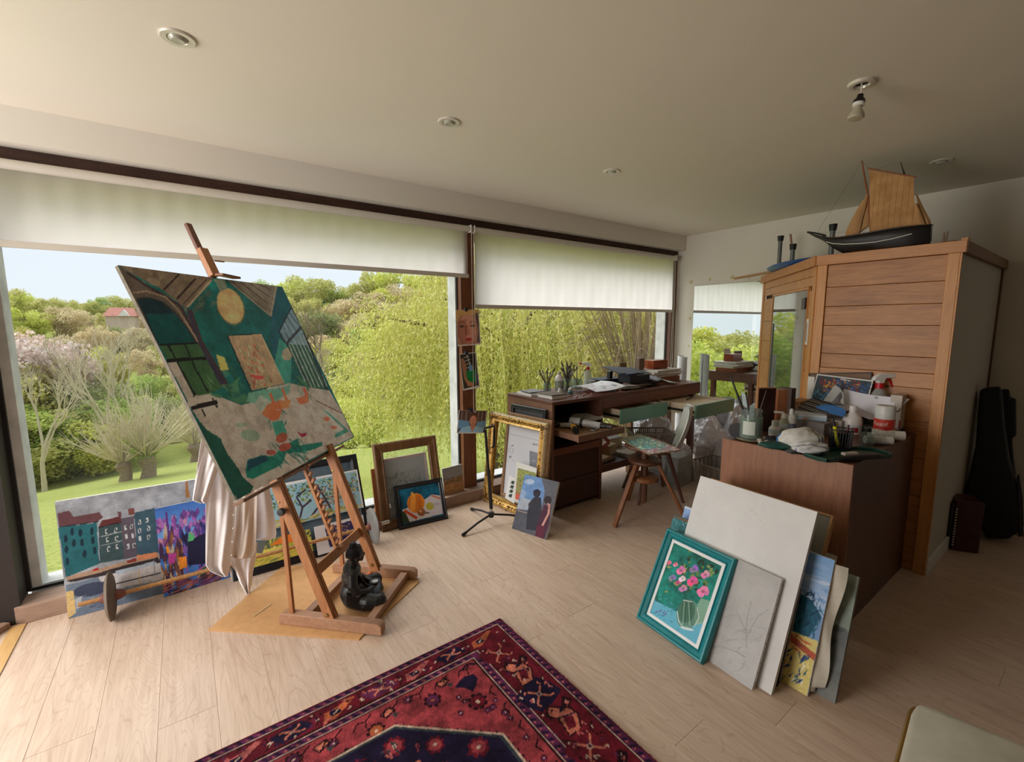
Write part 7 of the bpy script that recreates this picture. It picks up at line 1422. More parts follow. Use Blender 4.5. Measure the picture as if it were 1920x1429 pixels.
# shear the paint layer to the board's slanted outline
a.lift(1.35); o = a.build('paint', pal, attr_mat('wet_paint', .35, .5, .5, 90)); Pv = [Vector((*q, 0)) for q in PQ]; n_ = a.nx*a.ny; uu, vv_ = a.X.ravel()/a.w, a.Y.ravel()/a.h
for i, v_ in enumerate(o.data.vertices): p_ = Pv[0].lerp(Pv[1], uu[i]*.97+.015).lerp(Pv[3].lerp(Pv[2], uu[i]*.97+.015), vv_[i]*.97+.015); v_.co = Vector((p_.x, p_.y, .5906))-Vector(pal.location)
# clear box and second basket on the floor
cb = thing('clear_storage_box', (3.62, 2.30, 0), 'clear plastic storage box on the floor behind the stool', 'box'); M_cb = glassy('cloudy_plastic', (226, 226, 222), .2, .22)
b = MB(MX((3.66, 2.50, 0), -1.5)); b.box((-.19, -.13, .0), (.19, .13, .004)); b.box((-.19, -.13, .004), (-.186, .13, .28)); b.box((.186, -.13, .004), (.19, .13, .28)); b.box((-.186, -.13, .004), (.186, -.126, .28)); b.box((-.186, .126, .004), (.186, .13, .28)); b.build('box', M_cb, cb, bevel=.002); b = MB(MX((3.66, 2.50, 0), -1.5)); b.box((-.2, -.14, .281), (.2, .14, .292)); b.build('lid', M_cb, cb, bevel=.002)
for i, (x, y, z, c) in enumerate(((-.08, -.02, .006, (90, 88, 84)), (.06, .03, .006, (60, 66, 66)), (-.02, .0, .10, (120, 118, 112)))): b = MB(MX((3.66, 2.50, 0), -1.5)); b.box((x-.07, y-.05, z), (x+.07, y+.05, z+.085)); tag(b.build('stored_carton', mat('stored_%d' % i, c, .6), None, bevel=.004), 'dim shape inside the clear storage box, %s' % ('left', 'right', 'on top')[i], 'box')
basket('ribbed_basket', 'taupe ribbed plastic basket on the floor beside the counter', (3.99, 2.10, .0), .36, .52, .20, M_bask2, -.08, .9, 1, 22)
bag('scrap_heap', 'dark scraps in the ribbed taupe basket', (3.99, 2.10, .07), (.10, .16, .05), 15, (84, 78, 60))
# ------------------------------------------------------------------ counter and what stands on it
def z_at(x, y, X, Y):                # height seen at (x, y) on the upright line through X, Y
    v = np.array([x-960, y-714.5, FPX]) @ ROT; return CAM_H+v[2]*(v[0]*X+v[1]*Y)/(v[0]**2+v[1]**2)
def px_size(n, p): return n*float((ROT[2] @ (np.array(p)-[0, 0, CAM_H])))/FPX
M_cnt = wood('counter_front', (122, 78, 54), (156, 106, 76), .45, 2, 1.2, 14, .1, rnd=False); M_cntd = wood('counter_shaded', (74, 44, 34), (104, 66, 50), .4, 2, 1.2, 14, .1)  # second tone: same wood with the unlit sides' shade put into the colour
CZ = .85; KX0, KX1, KY0, KY1 = 2.45, 3.475, .69, 1.315
t = thing('counter_cabinet', (2.96, 1.0, 0), 'brown wooden counter cabinet standing against the sauna cabin', 'cabinet')
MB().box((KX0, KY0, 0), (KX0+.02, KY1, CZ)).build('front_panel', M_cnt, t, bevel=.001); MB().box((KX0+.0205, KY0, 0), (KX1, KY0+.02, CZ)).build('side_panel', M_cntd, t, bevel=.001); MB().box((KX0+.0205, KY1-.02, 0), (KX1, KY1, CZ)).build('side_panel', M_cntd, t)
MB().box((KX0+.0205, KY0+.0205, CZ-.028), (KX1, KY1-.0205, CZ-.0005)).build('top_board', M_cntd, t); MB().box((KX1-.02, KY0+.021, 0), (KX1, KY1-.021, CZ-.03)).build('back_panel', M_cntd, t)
zt = CZ
# jar of green water
c = (2.545, 1.205, CZ+.008); r_ = thing('glass_jar', c, 'glass jar of murky green water with a pale label on the counter', 'jar')
MB().lathe([(.0005, 0), (.050, 0), (.057, .008), (.058, .12), (.050, .140), (.050, .146), (.054, .150), (.054, .165), (.050, .167), (.048, .165), (.047, .142), (.055, .12), (.054, .01), (.0005, .005)], 32, c).build('glass', M_clear, r_, smooth=True)
MB().lathe([(.0005, .006), (.053, .010), (.0545, .118), (.0005, .1185)], 32, c).build('green_water', mat('murky_green', (128, 146, 112), .15, var=.05, spec=.6), r_, smooth=True)
b = MB(MX(c, math.radians(195))); b.sheet(lambda u, v: (.0592*math.cos((u-.5)*1.1), .0592*math.sin((u-.5)*1.1), .03+.075*v), 10, 2, .0004); b.build('paper_label', mat('jar_label', (200, 206, 196), .7, var=.06), r_, smooth=True)
tag(MB().lathe([(.0005, 0), (.05, 0), (.072, .006), (.070, .0075), (.0005, .005)], 28, (2.545, 1.205, CZ)).build('stained_saucer', mat('stained_cream', (150, 140, 116), .6, var=.5, vscale=30), None, smooth=True), 'paint stained saucer under the jar of green water', 'saucer')
for i, (bx_, by_, tpx, w_) in enumerate([((2.53, 1.20), 0, (1370, 706), .006), ((2.55, 1.19), 0, (1437, 732), .0028), ((2.55, 1.21), 0, (1402, 757), .004), ((2.555, 1.195), 0, (1417, 766), .003)]):
    X_, Y_ = (2.53, 1.26) if i == 0 else ((2.60, 1.12) if i == 1 else (2.55, 1.2)); q = Vector((X_, Y_, z_at(tpx[0], tpx[1], X_, Y_))); n_ = np.array([X_, Y_, 0]); q = at_plane(tpx[0], tpx[1], (X_, Y_, 0), n_); p = Vector((bx_[0], bx_[1], CZ+.06))
    br = thing('paint_brush', tuple(p), ('thick black brush leaning left out of the jar of green water', 'thin brown brush leaning right out of the jar of green water', 'short black brush upright in the jar of green water', 'short thin brush at the right in the jar of green water')[i], 'brush')
    MB().tube([p, p.lerp(q, .3), q], [w_*.8, w_*1.3, w_*.7], 10).build('handle', mat('brush_black', (1, 1, 1)) if i != 1 else mat('brush_brown', (1, 1, 1)), br, smooth=True); MB().tube([p-(q-p).normalized()*.03, p], [w_*.5, w_*.9], 8).build('ferrule', mat('ferrule', (1, 1, 1)), br, smooth=True)
tag(MB(MX((2.51, 1.27, CZ), .3, .12)).lathe([(.0005, 0), (.045, 0), (.045, .004), (.0005, .004)], 24, (0, 0, .045), 'x').build('jar_lid', M_blk, None, smooth=True), 'black jar lid standing on edge behind the jar of green water', 'lid')
# wooden paint box standing on end behind the jar
pb = thing('open_paint_box', (2.85, 1.27, CZ), 'wooden paint box standing open on end behind the jar, dark inside', 'box'); zt1 = z_at(1425, 727, 2.82, 1.27)
Mb_ = MX((2.84, 1.25, CZ), math.radians(-32)); H = zt1-CZ
b = MB(Mb_); b.box((-.075, -.012, 0), (.035, .0, H)); b.build('lid_inside', mat('dark_lid_inside', (46, 24, 20), .35), pb, bevel=.002); b = MB(Mb_); b.box((-.081, -.016, 0), (-.075, .006, H+.003)); b.box((-.075, -.016, H), (.035, .006, H+.005)); b.build('lid_frame', wood('box_edge', (150, 104, 70), (184, 136, 98), .5, 2), pb)
b = MB(Mb_); b.box((.036, -.03, 0), (.10, .03, H-.008)); b.build('box_side', wood('box_wood', (138, 84, 54), (172, 112, 76), .4, 2), pb, bevel=.002)
boxo('dark_box', 'dark narrow box standing between the paint box and the glass door', (3.08, 1.22, CZ), (3.14, 1.30, z_at(1470, 727, 3.1, 1.27)), wood('dark_box_wood', (60, 42, 34), (92, 66, 50), .5, 2))
boxo('cardboard_box', 'light brown cardboard box edge beside the glass door', (3.22, 1.22, CZ), (3.40, 1.30, z_at(1500, 752, 3.25, 1.26)), mat('cardboard', (176, 130, 88), .8))
# bottles near the far side
def at_top(x, y, z=CZ): p = at_floor(x, y, z); return (min(max(p.x, KX0+.03), KX1-.04), min(max(p.y, KY0+.03), KY1-.04), z)
c = at_top(1452, 818); bottle('squat_bottle', 'small white bottle with a screw cap, leftmost on the counter behind the pebbles of paper', c, [(.0005, 0), (.030, 0), (.032, .004), (.032, .045), (.022, .06), (.018, .064)], M_milk, [(.0005, .092), (.018, .092), (.019, .066), (.0005, .064)], mat('cap_white', (216, 220, 212), .4), labelband=(.0325, .02, .045, M_lab))
c = at_top(1468, 815); r_ = bottle('pump_bottle', 'cloudy bottle with a white pump spout pointing left', c, [(.0005, 0), (.026, 0), (.028, .004), (.028, .075), (.016, .095), (.014, .10)], mat('cloudy_green', (170, 172, 140), .3), [(.0005, .125), (.014, .125), (.016, .10), (.0005, .10)], M_milk, labelband=(.0285, .04, .07, M_lab))
MB().bar((c[0], c[1], c[2]+.13), (c[0]-.02, c[1]+.05, c[2]+.132), .016, .012).build('spout', M_milk, r_, bevel=.003)
c = at_top(1481, 815); bottle('nozzle_bottle', 'slim white bottle with a pointed nozzle and dark stripes', c, [(.0005, 0), (.024, 0), (.026, .004), (.026, .10), (.024, .105)], M_milk, [(.0005, .155), (.006, .155), (.010, .15), (.013, .12), (.022, .115), (.024, .105), (.0005, .105)], M_head, labelband=(.0264, .015, .07, mat('striped_label', (120, 124, 140), .5, var=.6, vscale=70)))
g = random.Random(6); b = MB()
for i in range(16): p_ = at_top(g.uniform(1420, 1458), g.uniform(824, 836)); b.ball((p_[0]+g.uniform(-.02, .02), p_[1], CZ+.012), (g.uniform(.012, .026), g.uniform(.01, .016), g.uniform(.008, .014)), 8, 5)
tag(b.build('crumpled_tissues', mat('tissue_stained', (206, 196, 184), .8, var=.25, vscale=50), None, smooth=True), 'crumpled stained tissues between the jar and the small bottles', 'tissues', kind='stuff')
def crumple(name, label, c, s, seed, m, cat='cloth', rz=0):
    off = Vector((seed*1.7, seed*.9, seed*2.3)); b = MB(MX((c[0], c[1], 0), rz)); n, k_ = 56, 30; vs = []; fs = []
    for i in range(k_+1):
        t_ = PI*i/k_
        for k in range(n):
            a_ = 2*PI*k/n; d = Vector((math.sin(t_)*math.cos(a_), math.sin(t_)*math.sin(a_), math.cos(t_))); f = 1+.24*noise.noise(d*1.5+off)+.16*(.4-abs(noise.noise(d*2.6+off)))+.02*noise.noise(d*9+off); vs.append((d.x*s[0]*f, d.y*s[1]*f, max(c[2]+.001, c[2]+s[2]*.75+d.z*s[2]*f)))
    for i in range(k_):
        for k in range(n): fs.append((i*n+k, (i+1)*n+k, (i+1)*n+(k+1) % n, i*n+(k+1) % n))
    b.add(vs, fs); return tag(b.build(name, m, None, smooth=True), label, cat)
def stripe_mat(name, base, stripes, rot=0, scale=1.0):
    m, nt, bs = _nodes(name); v = _coord(nt, (1, 1, 1), (0, 0, rot)); sp = nt.nodes.new('ShaderNodeSeparateXYZ'); nt.links.new(v, sp.inputs[0]); mm = nt.nodes.new('ShaderNodeMath'); mm.operation = 'MULTIPLY_ADD'; mm.inputs[1].default_value = scale; mm.inputs[2].default_value = .5; nt.links.new(sp.outputs['X'], mm.inputs[0]); fr = nt.nodes.new('ShaderNodeMath'); fr.operation = 'FRACT'; nt.links.new(mm.outputs[0], fr.inputs[0])
    st_ = [(0, lin(base))]
    for p0_, p1_, c_ in stripes: st_ += [(p0_-.004, lin(base)), (p0_, lin(c_)), (p1_, lin(c_)), (p1_+.004, lin(base))]
    nt.links.new(_ramp(nt, fr.outputs[0], st_), bs.inputs['Base Color']); bs.inputs['Roughness'].default_value = .9; bs.inputs['Specular IOR Level'].default_value = .1; _bump(nt, bs, _noise(nt, _coord(nt), 60, 3), .2); return m
M_towel = stripe_mat('striped_towel', (216, 214, 208), ((.62, .66, (130, 134, 138)), (.70, .73, (96, 110, 160)), (.86, .89, (110, 122, 160))), math.radians(35), 4.0); M_towel2 = stripe_mat('striped_towel_low', (210, 210, 210), ((.3, .34, (110, 116, 150)), (.5, .53, (140, 140, 170)), (.76, .79, (110, 116, 150))), math.radians(-40), 6.0)
c = at_floor(1508, 845, CZ); crumple('checked_towel', 'crumpled white towel with grey and blue stripes on the counter', (c.x+.04, c.y+.03, CZ), (.115, .075, .060), 3, M_towel, rz=-.6)
c = at_floor(1525, 856, CZ); crumple('folded_towel', 'lower white towel end with blue lines lying over the green tray', (c.x+.02, c.y+.02, CZ+.014), (.085, .05, .028), 8, M_towel2, rz=-.6)
c = at_floor(1452, 842, CZ); crumple('green_glove', 'dark green rubber glove crumpled at the front edge of the counter', (c.x+.02, c.y, CZ), (.085, .045, .020), 5, mat('green_rubber', (26, 78, 72), .45, var=.3, vscale=30), 'glove', rz=-.9); c = at_floor(1470, 838, CZ); crumple('blue_cloth', 'small bright blue cloth beside the towel', (c.x+.03, c.y+.02, CZ), (.04, .03, .035), 6, mat('blue_cloth', (48, 112, 178), .7)); crumple('black_cloth', 'small black cloth left of the blue cloth', (c.x+.03, c.y+.075, CZ), (.04, .03, .022), 7, mat('black_cloth', (26, 26, 34), .8)); c = at_floor(1488, 852, CZ); crumple('grey_sleeve', 'dark grey rag between the glove and the towel', (c.x+.03, c.y+.01, CZ), (.05, .03, .014), 11, mat('grey_rag', (72, 74, 74), .9))
# green tray and looped handle
p, q = Vector((2.46, .845, CZ+.004)), Vector((2.76, .70, CZ+.004)); d_ = (q-p).normalized(); ang = math.atan2(d_.y, d_.x)
tr = thing('green_tray', tuple(p), 'dark green plastic tray with a looped rim overhanging the near corner of the counter', 'tray'); b = MB(MX(tuple(p), ang)); M_grn = mat('dark_green_plastic', (20, 62, 52), .4)
pts = [(-.03, -.09), (.33, -.09), (.36, -.06), (.36, .02), (.30, .06), (-.02, .06), (-.05, .02), (-.05, -.06)]; b.prism(pts, -.003, .006); b.build('base', M_grn, tr, bevel=.002)
b = MB(MX(tuple(p), ang)); b.tube([(x, y, .011) for x, y in pts]+[(pts[0][0], pts[0][1], .011)], .008, 8, cap=False); b.build('rim', M_grn, tr, smooth=True); b = MB(MX(tuple(p), ang)); b.tube([(.02, -.092, .013), (.16, -.10, .016), (.26, -.094, .014)], [.012, .014, .012], 10); b.build('grip', M_blk, tr, smooth=True)
tag(MB(MX((2.60, .745, CZ+.011), ang)).box((-.05, -.012, 0), (.03, .012, .014)).build('pale_offcut', mat('pale_offcut', (206, 190, 176), .7, var=.2), None, bevel=.004), 'pale crumbly piece lying on the green tray', 'offcut')
# mesh pencil holder with markers
c = (2.70, .825, CZ+.012); hr = thing('mesh_pencil_holder', c, 'black wire mesh pencil holder on the counter', 'pencil holder'); R = .052; b = MB()
for k in range(26): a_ = 2*PI*k/26; b.tube([(c[0]+R*.92*math.cos(a_), c[1]+R*.92*math.sin(a_), c[2]), (c[0]+R*math.cos(a_), c[1]+R*math.sin(a_), c[2]+.095)], .0011, 4)
for k in range(1, 10): rr_ = R*(.92+.08*k/10); b.lathe([(rr_-.0008, c[2]+.0095*k), (rr_+.0008, c[2]+.0095*k+.001)], 26, (c[0], c[1], 0))
b.build('mesh', M_blk, hr); b = MB(); b.tube([(c[0]+R*math.cos(2*PI*k/28), c[1]+R*math.sin(2*PI*k/28), c[2]+.097) for k in range(29)], .0035, 6, cap=False); b.build('rim', M_blk, hr, smooth=True); MB().lathe([(.0005, 0), (R*.92, 0), (R*.92, .003), (.0005, .003)], 26, c).build('bottom', M_blk, hr)
for i, (dx, dy, tx_, ty_, lab) in enumerate(((-.02, .0, -.035, .03, 'yellow marker leaning left with a black cap in the mesh pencil holder'), (.005, .015, -.02, .02, 'second yellow marker standing in the mesh pencil holder'), (.02, -.01, .03, -.02, 'dark red pencil in the mesh pencil holder'))):
    p = Vector((c[0]+dx, c[1]+dy, c[2]+.005)); q = Vector((c[0]+tx_, c[1]+ty_, c[2]+(.155, .125, .12)[i])); mm = mat('marker_yellow', (226, 214, 40), .4) if i < 2 else mat('dark_red', (90, 30, 40), .4); mk = thing('marker', tuple(p), lab, 'marker')
    MB().tube([p, p.lerp(q, .72)], [.008, .0085], 12).build('barrel', mm, mk, smooth=True); MB().tube([p.lerp(q, .72), q], [.007, .0045], 12).build('cap', M_blk if i == 0 else mm, mk, smooth=True)
c = (2.90, .77, CZ); bottle('medium_bottle', 'small clear glass bottle with a black cap near the edge of the counter', c, [(.0005, 0), (.030, 0), (.032, .004), (.032, .055), (.018, .074), (.016, .078)], M_clear, [(.0005, .1), (.0175, .1), (.018, .079), (.0005, .079)], M_blk)
# white bottle, fixative can, spray bottle, tubes
c = at_top(1596, 812); s_ = px_size(1, c); R = 15.5*s_; H = 1.0*s_
bottle('white_bottle', 'white plastic bottle with a screw neck and pale blue label, in front of the papers', c, [(.0005, 0), (R*.96, 0), (R, .005), (R, 24*H), (R*.86, 31*H), (R*.45, 38*H), (R*.36, 40*H), (R*.36, 44*H)], M_milk, [(.0005, 52*H), (R*.40, 52*H), (R*.42, 44*H), (.0005, 44*H)], M_milk, labelband=(R*1.005, 5*H, 17*H, M_lab))
b = MB(MX(c, math.radians(215))); b.sheet(lambda u, v: (R*1.012*math.cos((u-.5)*.7), R*1.012*math.sin((u-.5)*.7), 4*H+9*H*v), 8, 1, .0004); o_ = b.build('red_sticker', mat('dark_red_label', (150, 30, 46), .5), bpy.data.objects['white_bottle'], smooth=True)
c = at_top(1655, 822); s_ = px_size(1, c); R = 15.8*s_; H = s_; can = thing('fixative_can', c, 'tall spray can with a white cap and red label standing on the counter', 'spray can')
MB().lathe([(.0005, 0), (R*.95, 0), (R, .004), (R, 8*H)], 32, c).build('can_base', M_head, can, smooth=True); MB().lathe([(R*1.002, 8*H), (R*1.002, 38*H), (R*.9, 38.5*H)], 32, c).build('red_label', mat('label_red', (206, 62, 46), .4, var=.04), can, smooth=True); MB().lathe([(R*.97, 38*H), (R*.97, 60*H), (R*.9, 62.5*H), (.0005, 62.5*H)], 32, c).build('cap', mat('can_cap', (212, 212, 208), .4), can, smooth=True)
cd = Vector((-c[0], -c[1], 0)).normalized(); side = Vector((-cd.y, cd.x, 0))*-1.0
def can_M(dx, z): 
    x_ = Vector((0, 0, 1)).cross(cd); m_ = frame((c[0]+cd.x*R*1.01, c[1]+cd.y*R*1.01, c[2]+z), x_, (0, 0, 1)); return m_ @ Matrix.Translation((dx, 0, 0))
M_wink = mat('white_ink', (232, 226, 220), .5)
def wrapped(txt, z, size, dx, m_=M_wink):
    cu = bpy.data.curves.new('t', 'FONT'); cu.body = txt; cu.size = size; o = bpy.data.objects.new('t', cu); COL.objects.link(o); dg = bpy.context.evaluated_depsgraph_get(); dg.update(); me = bpy.data.meshes.new_from_object(o.evaluated_get(dg)); bpy.data.objects.remove(o); rad = R*1.012
    b = MB(frame((c[0], c[1], c[2]+z), Vector((0, 0, 1)).cross(cd), (0, 0, 1))); b.add([(rad*math.sin((v.co.x+dx)/rad), v.co.y, rad*math.cos((v.co.x+dx)/rad)) for v in me.vertices], [tuple(p.vertices) for p in me.polygons]); b.build('lettering', m_, can)
wrapped('Fixatif', 26*H, 10*H, -19*H); wrapped('FIXATIVE', 20*H, 4.6*H, -14*H, mat('dark_ink', (70, 20, 24), .5)); wrapped('400 ml', 12*H, 4*H, -9*H)
c2 = at_top(1668, 800); spray((3.42, .87, CZ), 1.35, 'clear spray bottle with white head and red collar at the back of the counter', M_clearp, M_head, M_red, math.radians(-36), .19, .042)
def lying_tube(label, P, Q, R, m1, m2):
    r_ = thing('paint_tube', (P.x, P.y, P.z-R), label, 'tube'); MB().tube([P, P.lerp(Q, .70)], [R*.94, R], 20).build('body', m1, r_, smooth=True); MB().tube([P.lerp(Q, .70), P.lerp(Q, .705), Q], [R*.98, R*.9, R*.9], 20).build('cap', m2, r_, smooth=True); return r_
M_tubeb = mat('tube_print', (206, 206, 200), .45, var=.28, vscale=70)
P, Q = at_floor(1628, 812, CZ+.030), at_floor(1696, 818, CZ+.030); lying_tube('white plastic tube with dark print lying behind the clear bottle, its cap to the right', P, Q, .029, M_tubeb, M_head); P, Q = at_floor(1622, 824, CZ+.024), at_floor(1672, 826, CZ+.024); lying_tube('shorter white tube lying in front of the longer one', P, Q, .0235, M_tubeb, M_head)
boxo('blue_book', 'flat dark blue book with a grey cover behind the tubes', (3.28, .74, CZ), (3.46, .93, CZ+.022), mat('navy_cover', (34, 42, 86), .4)); boxo('grey_pad', 'grey paper pad lying on the dark blue book', (3.285, .745, CZ+.0225), (3.455, .925, CZ+.030), mat('grey_pad', (150, 150, 146), .7))
zb_ = CZ+.031; zt_b = z_at(1715, 742, 3.42, .78)
bb_ = thing('striped_carton', (3.42, .77, CZ), 'tall white carton with vertical grey stripes at the right end of the counter', 'box'); MB().box((3.37, .745, zb_), (3.455, .80, zt_b)).build('carton', stripe_mat('striped_carton', (206, 196, 186), ((.1, .2, (160, 150, 144)), (.35, .42, (150, 140, 136)), (.6, .7, (170, 160, 150))), 0, 30), bb_, bevel=.001); MB().box((3.366, .7445, zb_), (3.38, .75, zb_+.05)).build('pink_label', mat('pink_label', (170, 80, 96), .6), bb_)
# glove box
gc = at_floor(1488, 806, CZ); ge = at_floor(1548, 812, CZ); u_ = (ge-gc); Wg = u_.length; Hg = z_at(1490, 775, gc.x, gc.y)-CZ; gx = thing('glove_box', tuple(gc), 'pale blue and white box of gloves with a picture of a hand', 'box'); Mg = frame(gc, u_, (0, 0, 1)); MB(Mg).box((0, 0, -.11), (Wg, Hg, 0)).build('carton', mat('glove_carton', (196, 206, 214), .5), gx, bevel=.001)
a = Art(Mg, Wg, Hg, .002, (178, 200, 218), 80); a.poly([(0, .0), (1, 0), (1, .12), (0, .14)], (214, 220, 224)); a.poly([(.03, .38), (.2, .34), (.3, .2), (.5, .18), (.38, .3), (.5, .34), (.36, .44), (.44, .52), (.24, .52), (.1, .62), (.03, .6)], (206, 156, 136)); a.poly([(0, .8), (1, .84), (1, 1), (0, 1)], (206, 212, 216)); a.poly([(.1, .7), (.35, .62), (.42, .9), (.12, .92)], (90, 104, 126), .6); a.build('printed_face', gx, M_print)
lettering('PRO', off_M(Mg, Wg*.5, Hg*.12, .0012), Hg*.34, mat('navy_ink', (40, 50, 80), .5), gx)
# papers and prints piled at the back
pile = [((3.10, 1.02, .93), (3.42, .90, .93), (3.46, 1.16, .97), (3.16, 1.27, .96)), ]
boxo('papers_pile', 'uneven pile of papers under the photographs at the back of the counter', (3.12, .93, CZ), (3.44, 1.20, CZ+.075), mat('paper_pile', (176, 168, 160), .8, var=.15), 'papers', rz=-.12, bev=.003)
def sheet_px(name, label, px4, X0, X1, m, cat='paper', bump=None, bz=0, n=10, th=.001):
    """sheet whose corners bl, br, tr, tl are seen at px4; X0 the distance plane of the near edge, X1 of the far one"""
    P_ = [at_x(px4[0][0], px4[0][1], X0), at_x(px4[1][0], px4[1][1], X0), at_x(px4[2][0], px4[2][1], X1), at_x(px4[3][0], px4[3][1], X1)]; return paper(name, label, P_, (1, 1, 1), m, cat, th, bump, n=n)
ZQ = lambda x, y: (1500+x/6.496, 660+y/6.496)
bd = thing('framed_board', (3.45, 1.0, CZ), 'brown board with a black edge leaning on the sauna wall behind the prints', 'board'); P_ = [at_x(*ZQ(90, 600), 3.42), at_x(*ZQ(860, 620), 3.42), at_x(*ZQ(890, 325), 3.465), at_x(*ZQ(145, 262), 3.465)]
Mq = frame(P_[0], P_[1]-P_[0], P_[3]-P_[0]); wq, hq = (P_[1]-P_[0]).length, (P_[3]-P_[0]).length; MB(Mq).box((0, 0, -.006), (wq, hq, 0)).build('board', mat('taupe_board', (126, 98, 78), .7), bd); ring(MB(off_M(Mq, 0, 0, .0)), wq, hq, [(0, -.007), (0, .004), (.006, .004), (.006, 0)]).build('edge', M_blk, bd)
pr = thing('flower_print', (3.40, 1.0, CZ), 'red and blue flower print with a white border leaning on the brown board', 'print'); P_ = [at_x(*ZQ(120, 590), 3.36), at_x(*ZQ(800, 700), 3.36), at_x(*ZQ(897, 430), 3.42), at_x(*ZQ(243, 272), 3.42)]; Mq = frame(P_[0], P_[1]-P_[0], P_[3]-P_[0]); wq, hq = (P_[1]-P_[0]).length, (P_[3]-P_[0]).length
a = Art(Mq, wq, hq, .0025, (222, 220, 216), 81); a.poly([(.02, .045), (.98, .045), (.98, .955), (.02, .955)], (64, 76, 84)); a.dabs(.1, .1, .8, .6, 170, [(160, 40, 50), (196, 60, 60), (206, 170, 70), (120, 40, 60), (60, 80, 70)], (.012, .03), (.005, .012)); a.dabs(.4, .1, .97, .7, 80, [(50, 90, 150), (80, 120, 180), (40, 60, 90)], (.015, .035), (.006, .012)); a.dabs(.03, .5, .4, .95, 60, [(60, 130, 180), (90, 150, 190), (50, 70, 80)], (.015, .035), (.006, .012)); a.dabs(.45, .06, .6, .12, 10, [(230, 226, 220)], (.01, .016), (.006, .01)); a.build('printed_face', pr, M_print); MB(Mq).box((0, 0, -.002), (wq, hq, 0)).build('card', M_white, pr)
M_bw = mat('bw_print', (96, 94, 96), .45, var=.1); M_bwl = mat('bw_print_light', (176, 174, 172), .5)
sheet_px('bw_photo_print', 'black and white photo print with a pale folded corner, in front of the flower print', [(1530, 770), (1582, 764), (1582, 738), (1565, 722)], 3.26, 3.30, M_bwl, 'print', lambda u, v: .01*math.sin(u*3)); sheet_px('bw_photo_print', 'grey shaded part of a photo print beside the white paper', [(1546, 770), (1580, 762), (1582, 757), (1576, 735)], 3.245, 3.285, M_bw, 'print')
sp_ = sheet_px('striped_photo_print', 'dark photo print with pale stripes lying at the left of the paper pile', [(1488, 770), (1545, 778), (1582, 756), (1520, 747)], 3.10, 3.28, stripe_mat('striped_print', (56, 54, 56), ((.15, .35, (150, 146, 142)), (.55, .72, (150, 146, 142))), math.radians(20), 22), 'print')
P_ = [at_x(*ZQ(x, y), 3.16-(y-700)*.0006) for x, y in ((172, 690), (200, 662), (262, 642), (345, 640), (440, 655), (520, 682), (565, 722), (535, 792), (400, 758), (262, 722))]
b = MB(); b.add(P_+[p+Vector((.004, .002, -.002)) for p in P_], [tuple(range(10)), tuple(range(19, 9, -1))]+[(i, 10+i, 10+(i+1) % 10, (i+1) % 10) for i in range(10)]); tag(b.build('blue_cutout', mat('blue_dome', (62, 120, 190), .45, var=.3, vscale=20), None), 'bright blue dome shaped card in front of the striped print', 'card')
sheet_px('white_paper', 'large white sheet bent upright behind the white bottle', [(1578, 757), (1672, 786), (1680, 745), (1582, 729)], 3.34, 3.38, mat('bright_paper', (226, 226, 236), .7, var=.02), 'paper', lambda u, v: -.01*math.sin(u*PI)); sheet_px('white_paper', 'grey white sheet spread to the right behind the fixative can', [(1660, 782), (1682, 770), (1706, 748), (1640, 742)], 3.35, 3.42, mat('grey_paper', (186, 184, 180), .7), 'paper')
sheet_px('printed_paper', 'sheet with faint text lying flat in front of the large white sheet', [(1566, 762), (1630, 786), (1668, 790), (1590, 757)], 3.2, 3.33, mat('faint_text_paper', (190, 188, 196), .7, var=.08, vscale=60), 'paper')
boxo('grey_folder', 'grey folder on the pile behind the glove box', (2.98, .98, CZ), (3.10, 1.20, CZ+.07), mat('grey_folder', (120, 112, 108), .6), 'folder', rz=-.15); boxo('white_divider', 'narrow white paper leaning beside the black edged board', (3.40, 1.215, CZ), (3.405, 1.255, z_at(1515, 706, 3.4, 1.23)), M_white, 'paper')
# ------------------------------------------------------------------ sauna cabin
M_ced = wood('cedar_front', (146, 88, 38), (204, 142, 78), .45, 1, 1.0, 10, .1, mott=.2); M_cedp = wood('cedar_frame', (184, 122, 60), (214, 154, 90), .45, 2, 1.0, 12, .1); M_cedh = wood('cedar_band', (172, 112, 58), (202, 142, 86), .45, 1, 1.0, 12, .1)
A_, B_ = Vector((3.482, 1.274, 0)), Vector((4.542, 2.11, 0)); SXZ = 1.943; cd_ = (B_-A_).normalized(); cn_ = Vector((-cd_.y, cd_.x, 0)); LC = (B_-A_).length
sa = thing('sauna_cabin', (4.1, 1.3, 0), 'corner sauna cabin of cedar planks with a glass door', 'sauna'); Ms = frame(A_, cd_, (0, 0, 1)) @ Matrix.Diagonal((1, 1, -1, 1))   # x along chamfer, y up, z = outwards
core = [(3.50, .60), (XR-.012, .60), (XR-.012, 2.09), (4.555, 2.09), (3.50, 1.258)]; MB().prism(core, .0, 1.935).build('inner_shell', mat('sauna_inner', (80, 56, 36), .8), sa)
for y0, y1 in ((.588, .638), (1.219, 1.2735)): MB().box((3.470, y0, 0), (3.4995, y1, 1.881)).build('corner_post', M_cedp, sa, bevel=.002)
zs = [0, .24, .47, .70, .92, 1.118]; 
for a0, a1 in zip(zs[:-1], zs[1:]): MB().box((3.484, .6385, a0+.001), (3.4995, 1.2185, a1-.001)).build('plank', M_ced, sa, bevel=.0025)
MB().box((3.478, .6385, 1.119), (3.4995, 1.2185, 1.205)).build('middle_rail', M_cedh, sa, bevel=.002)
for a0, a1 in ((1.206, 1.30), (1.30, 1.485), (1.485, 1.61), (1.61, 1.735), (1.735, 1.880)): MB().box((3.484, .6385, a0+.001), (3.4995, 1.2185, a1-.001)).build('plank', M_ced, sa, bevel=.0025)
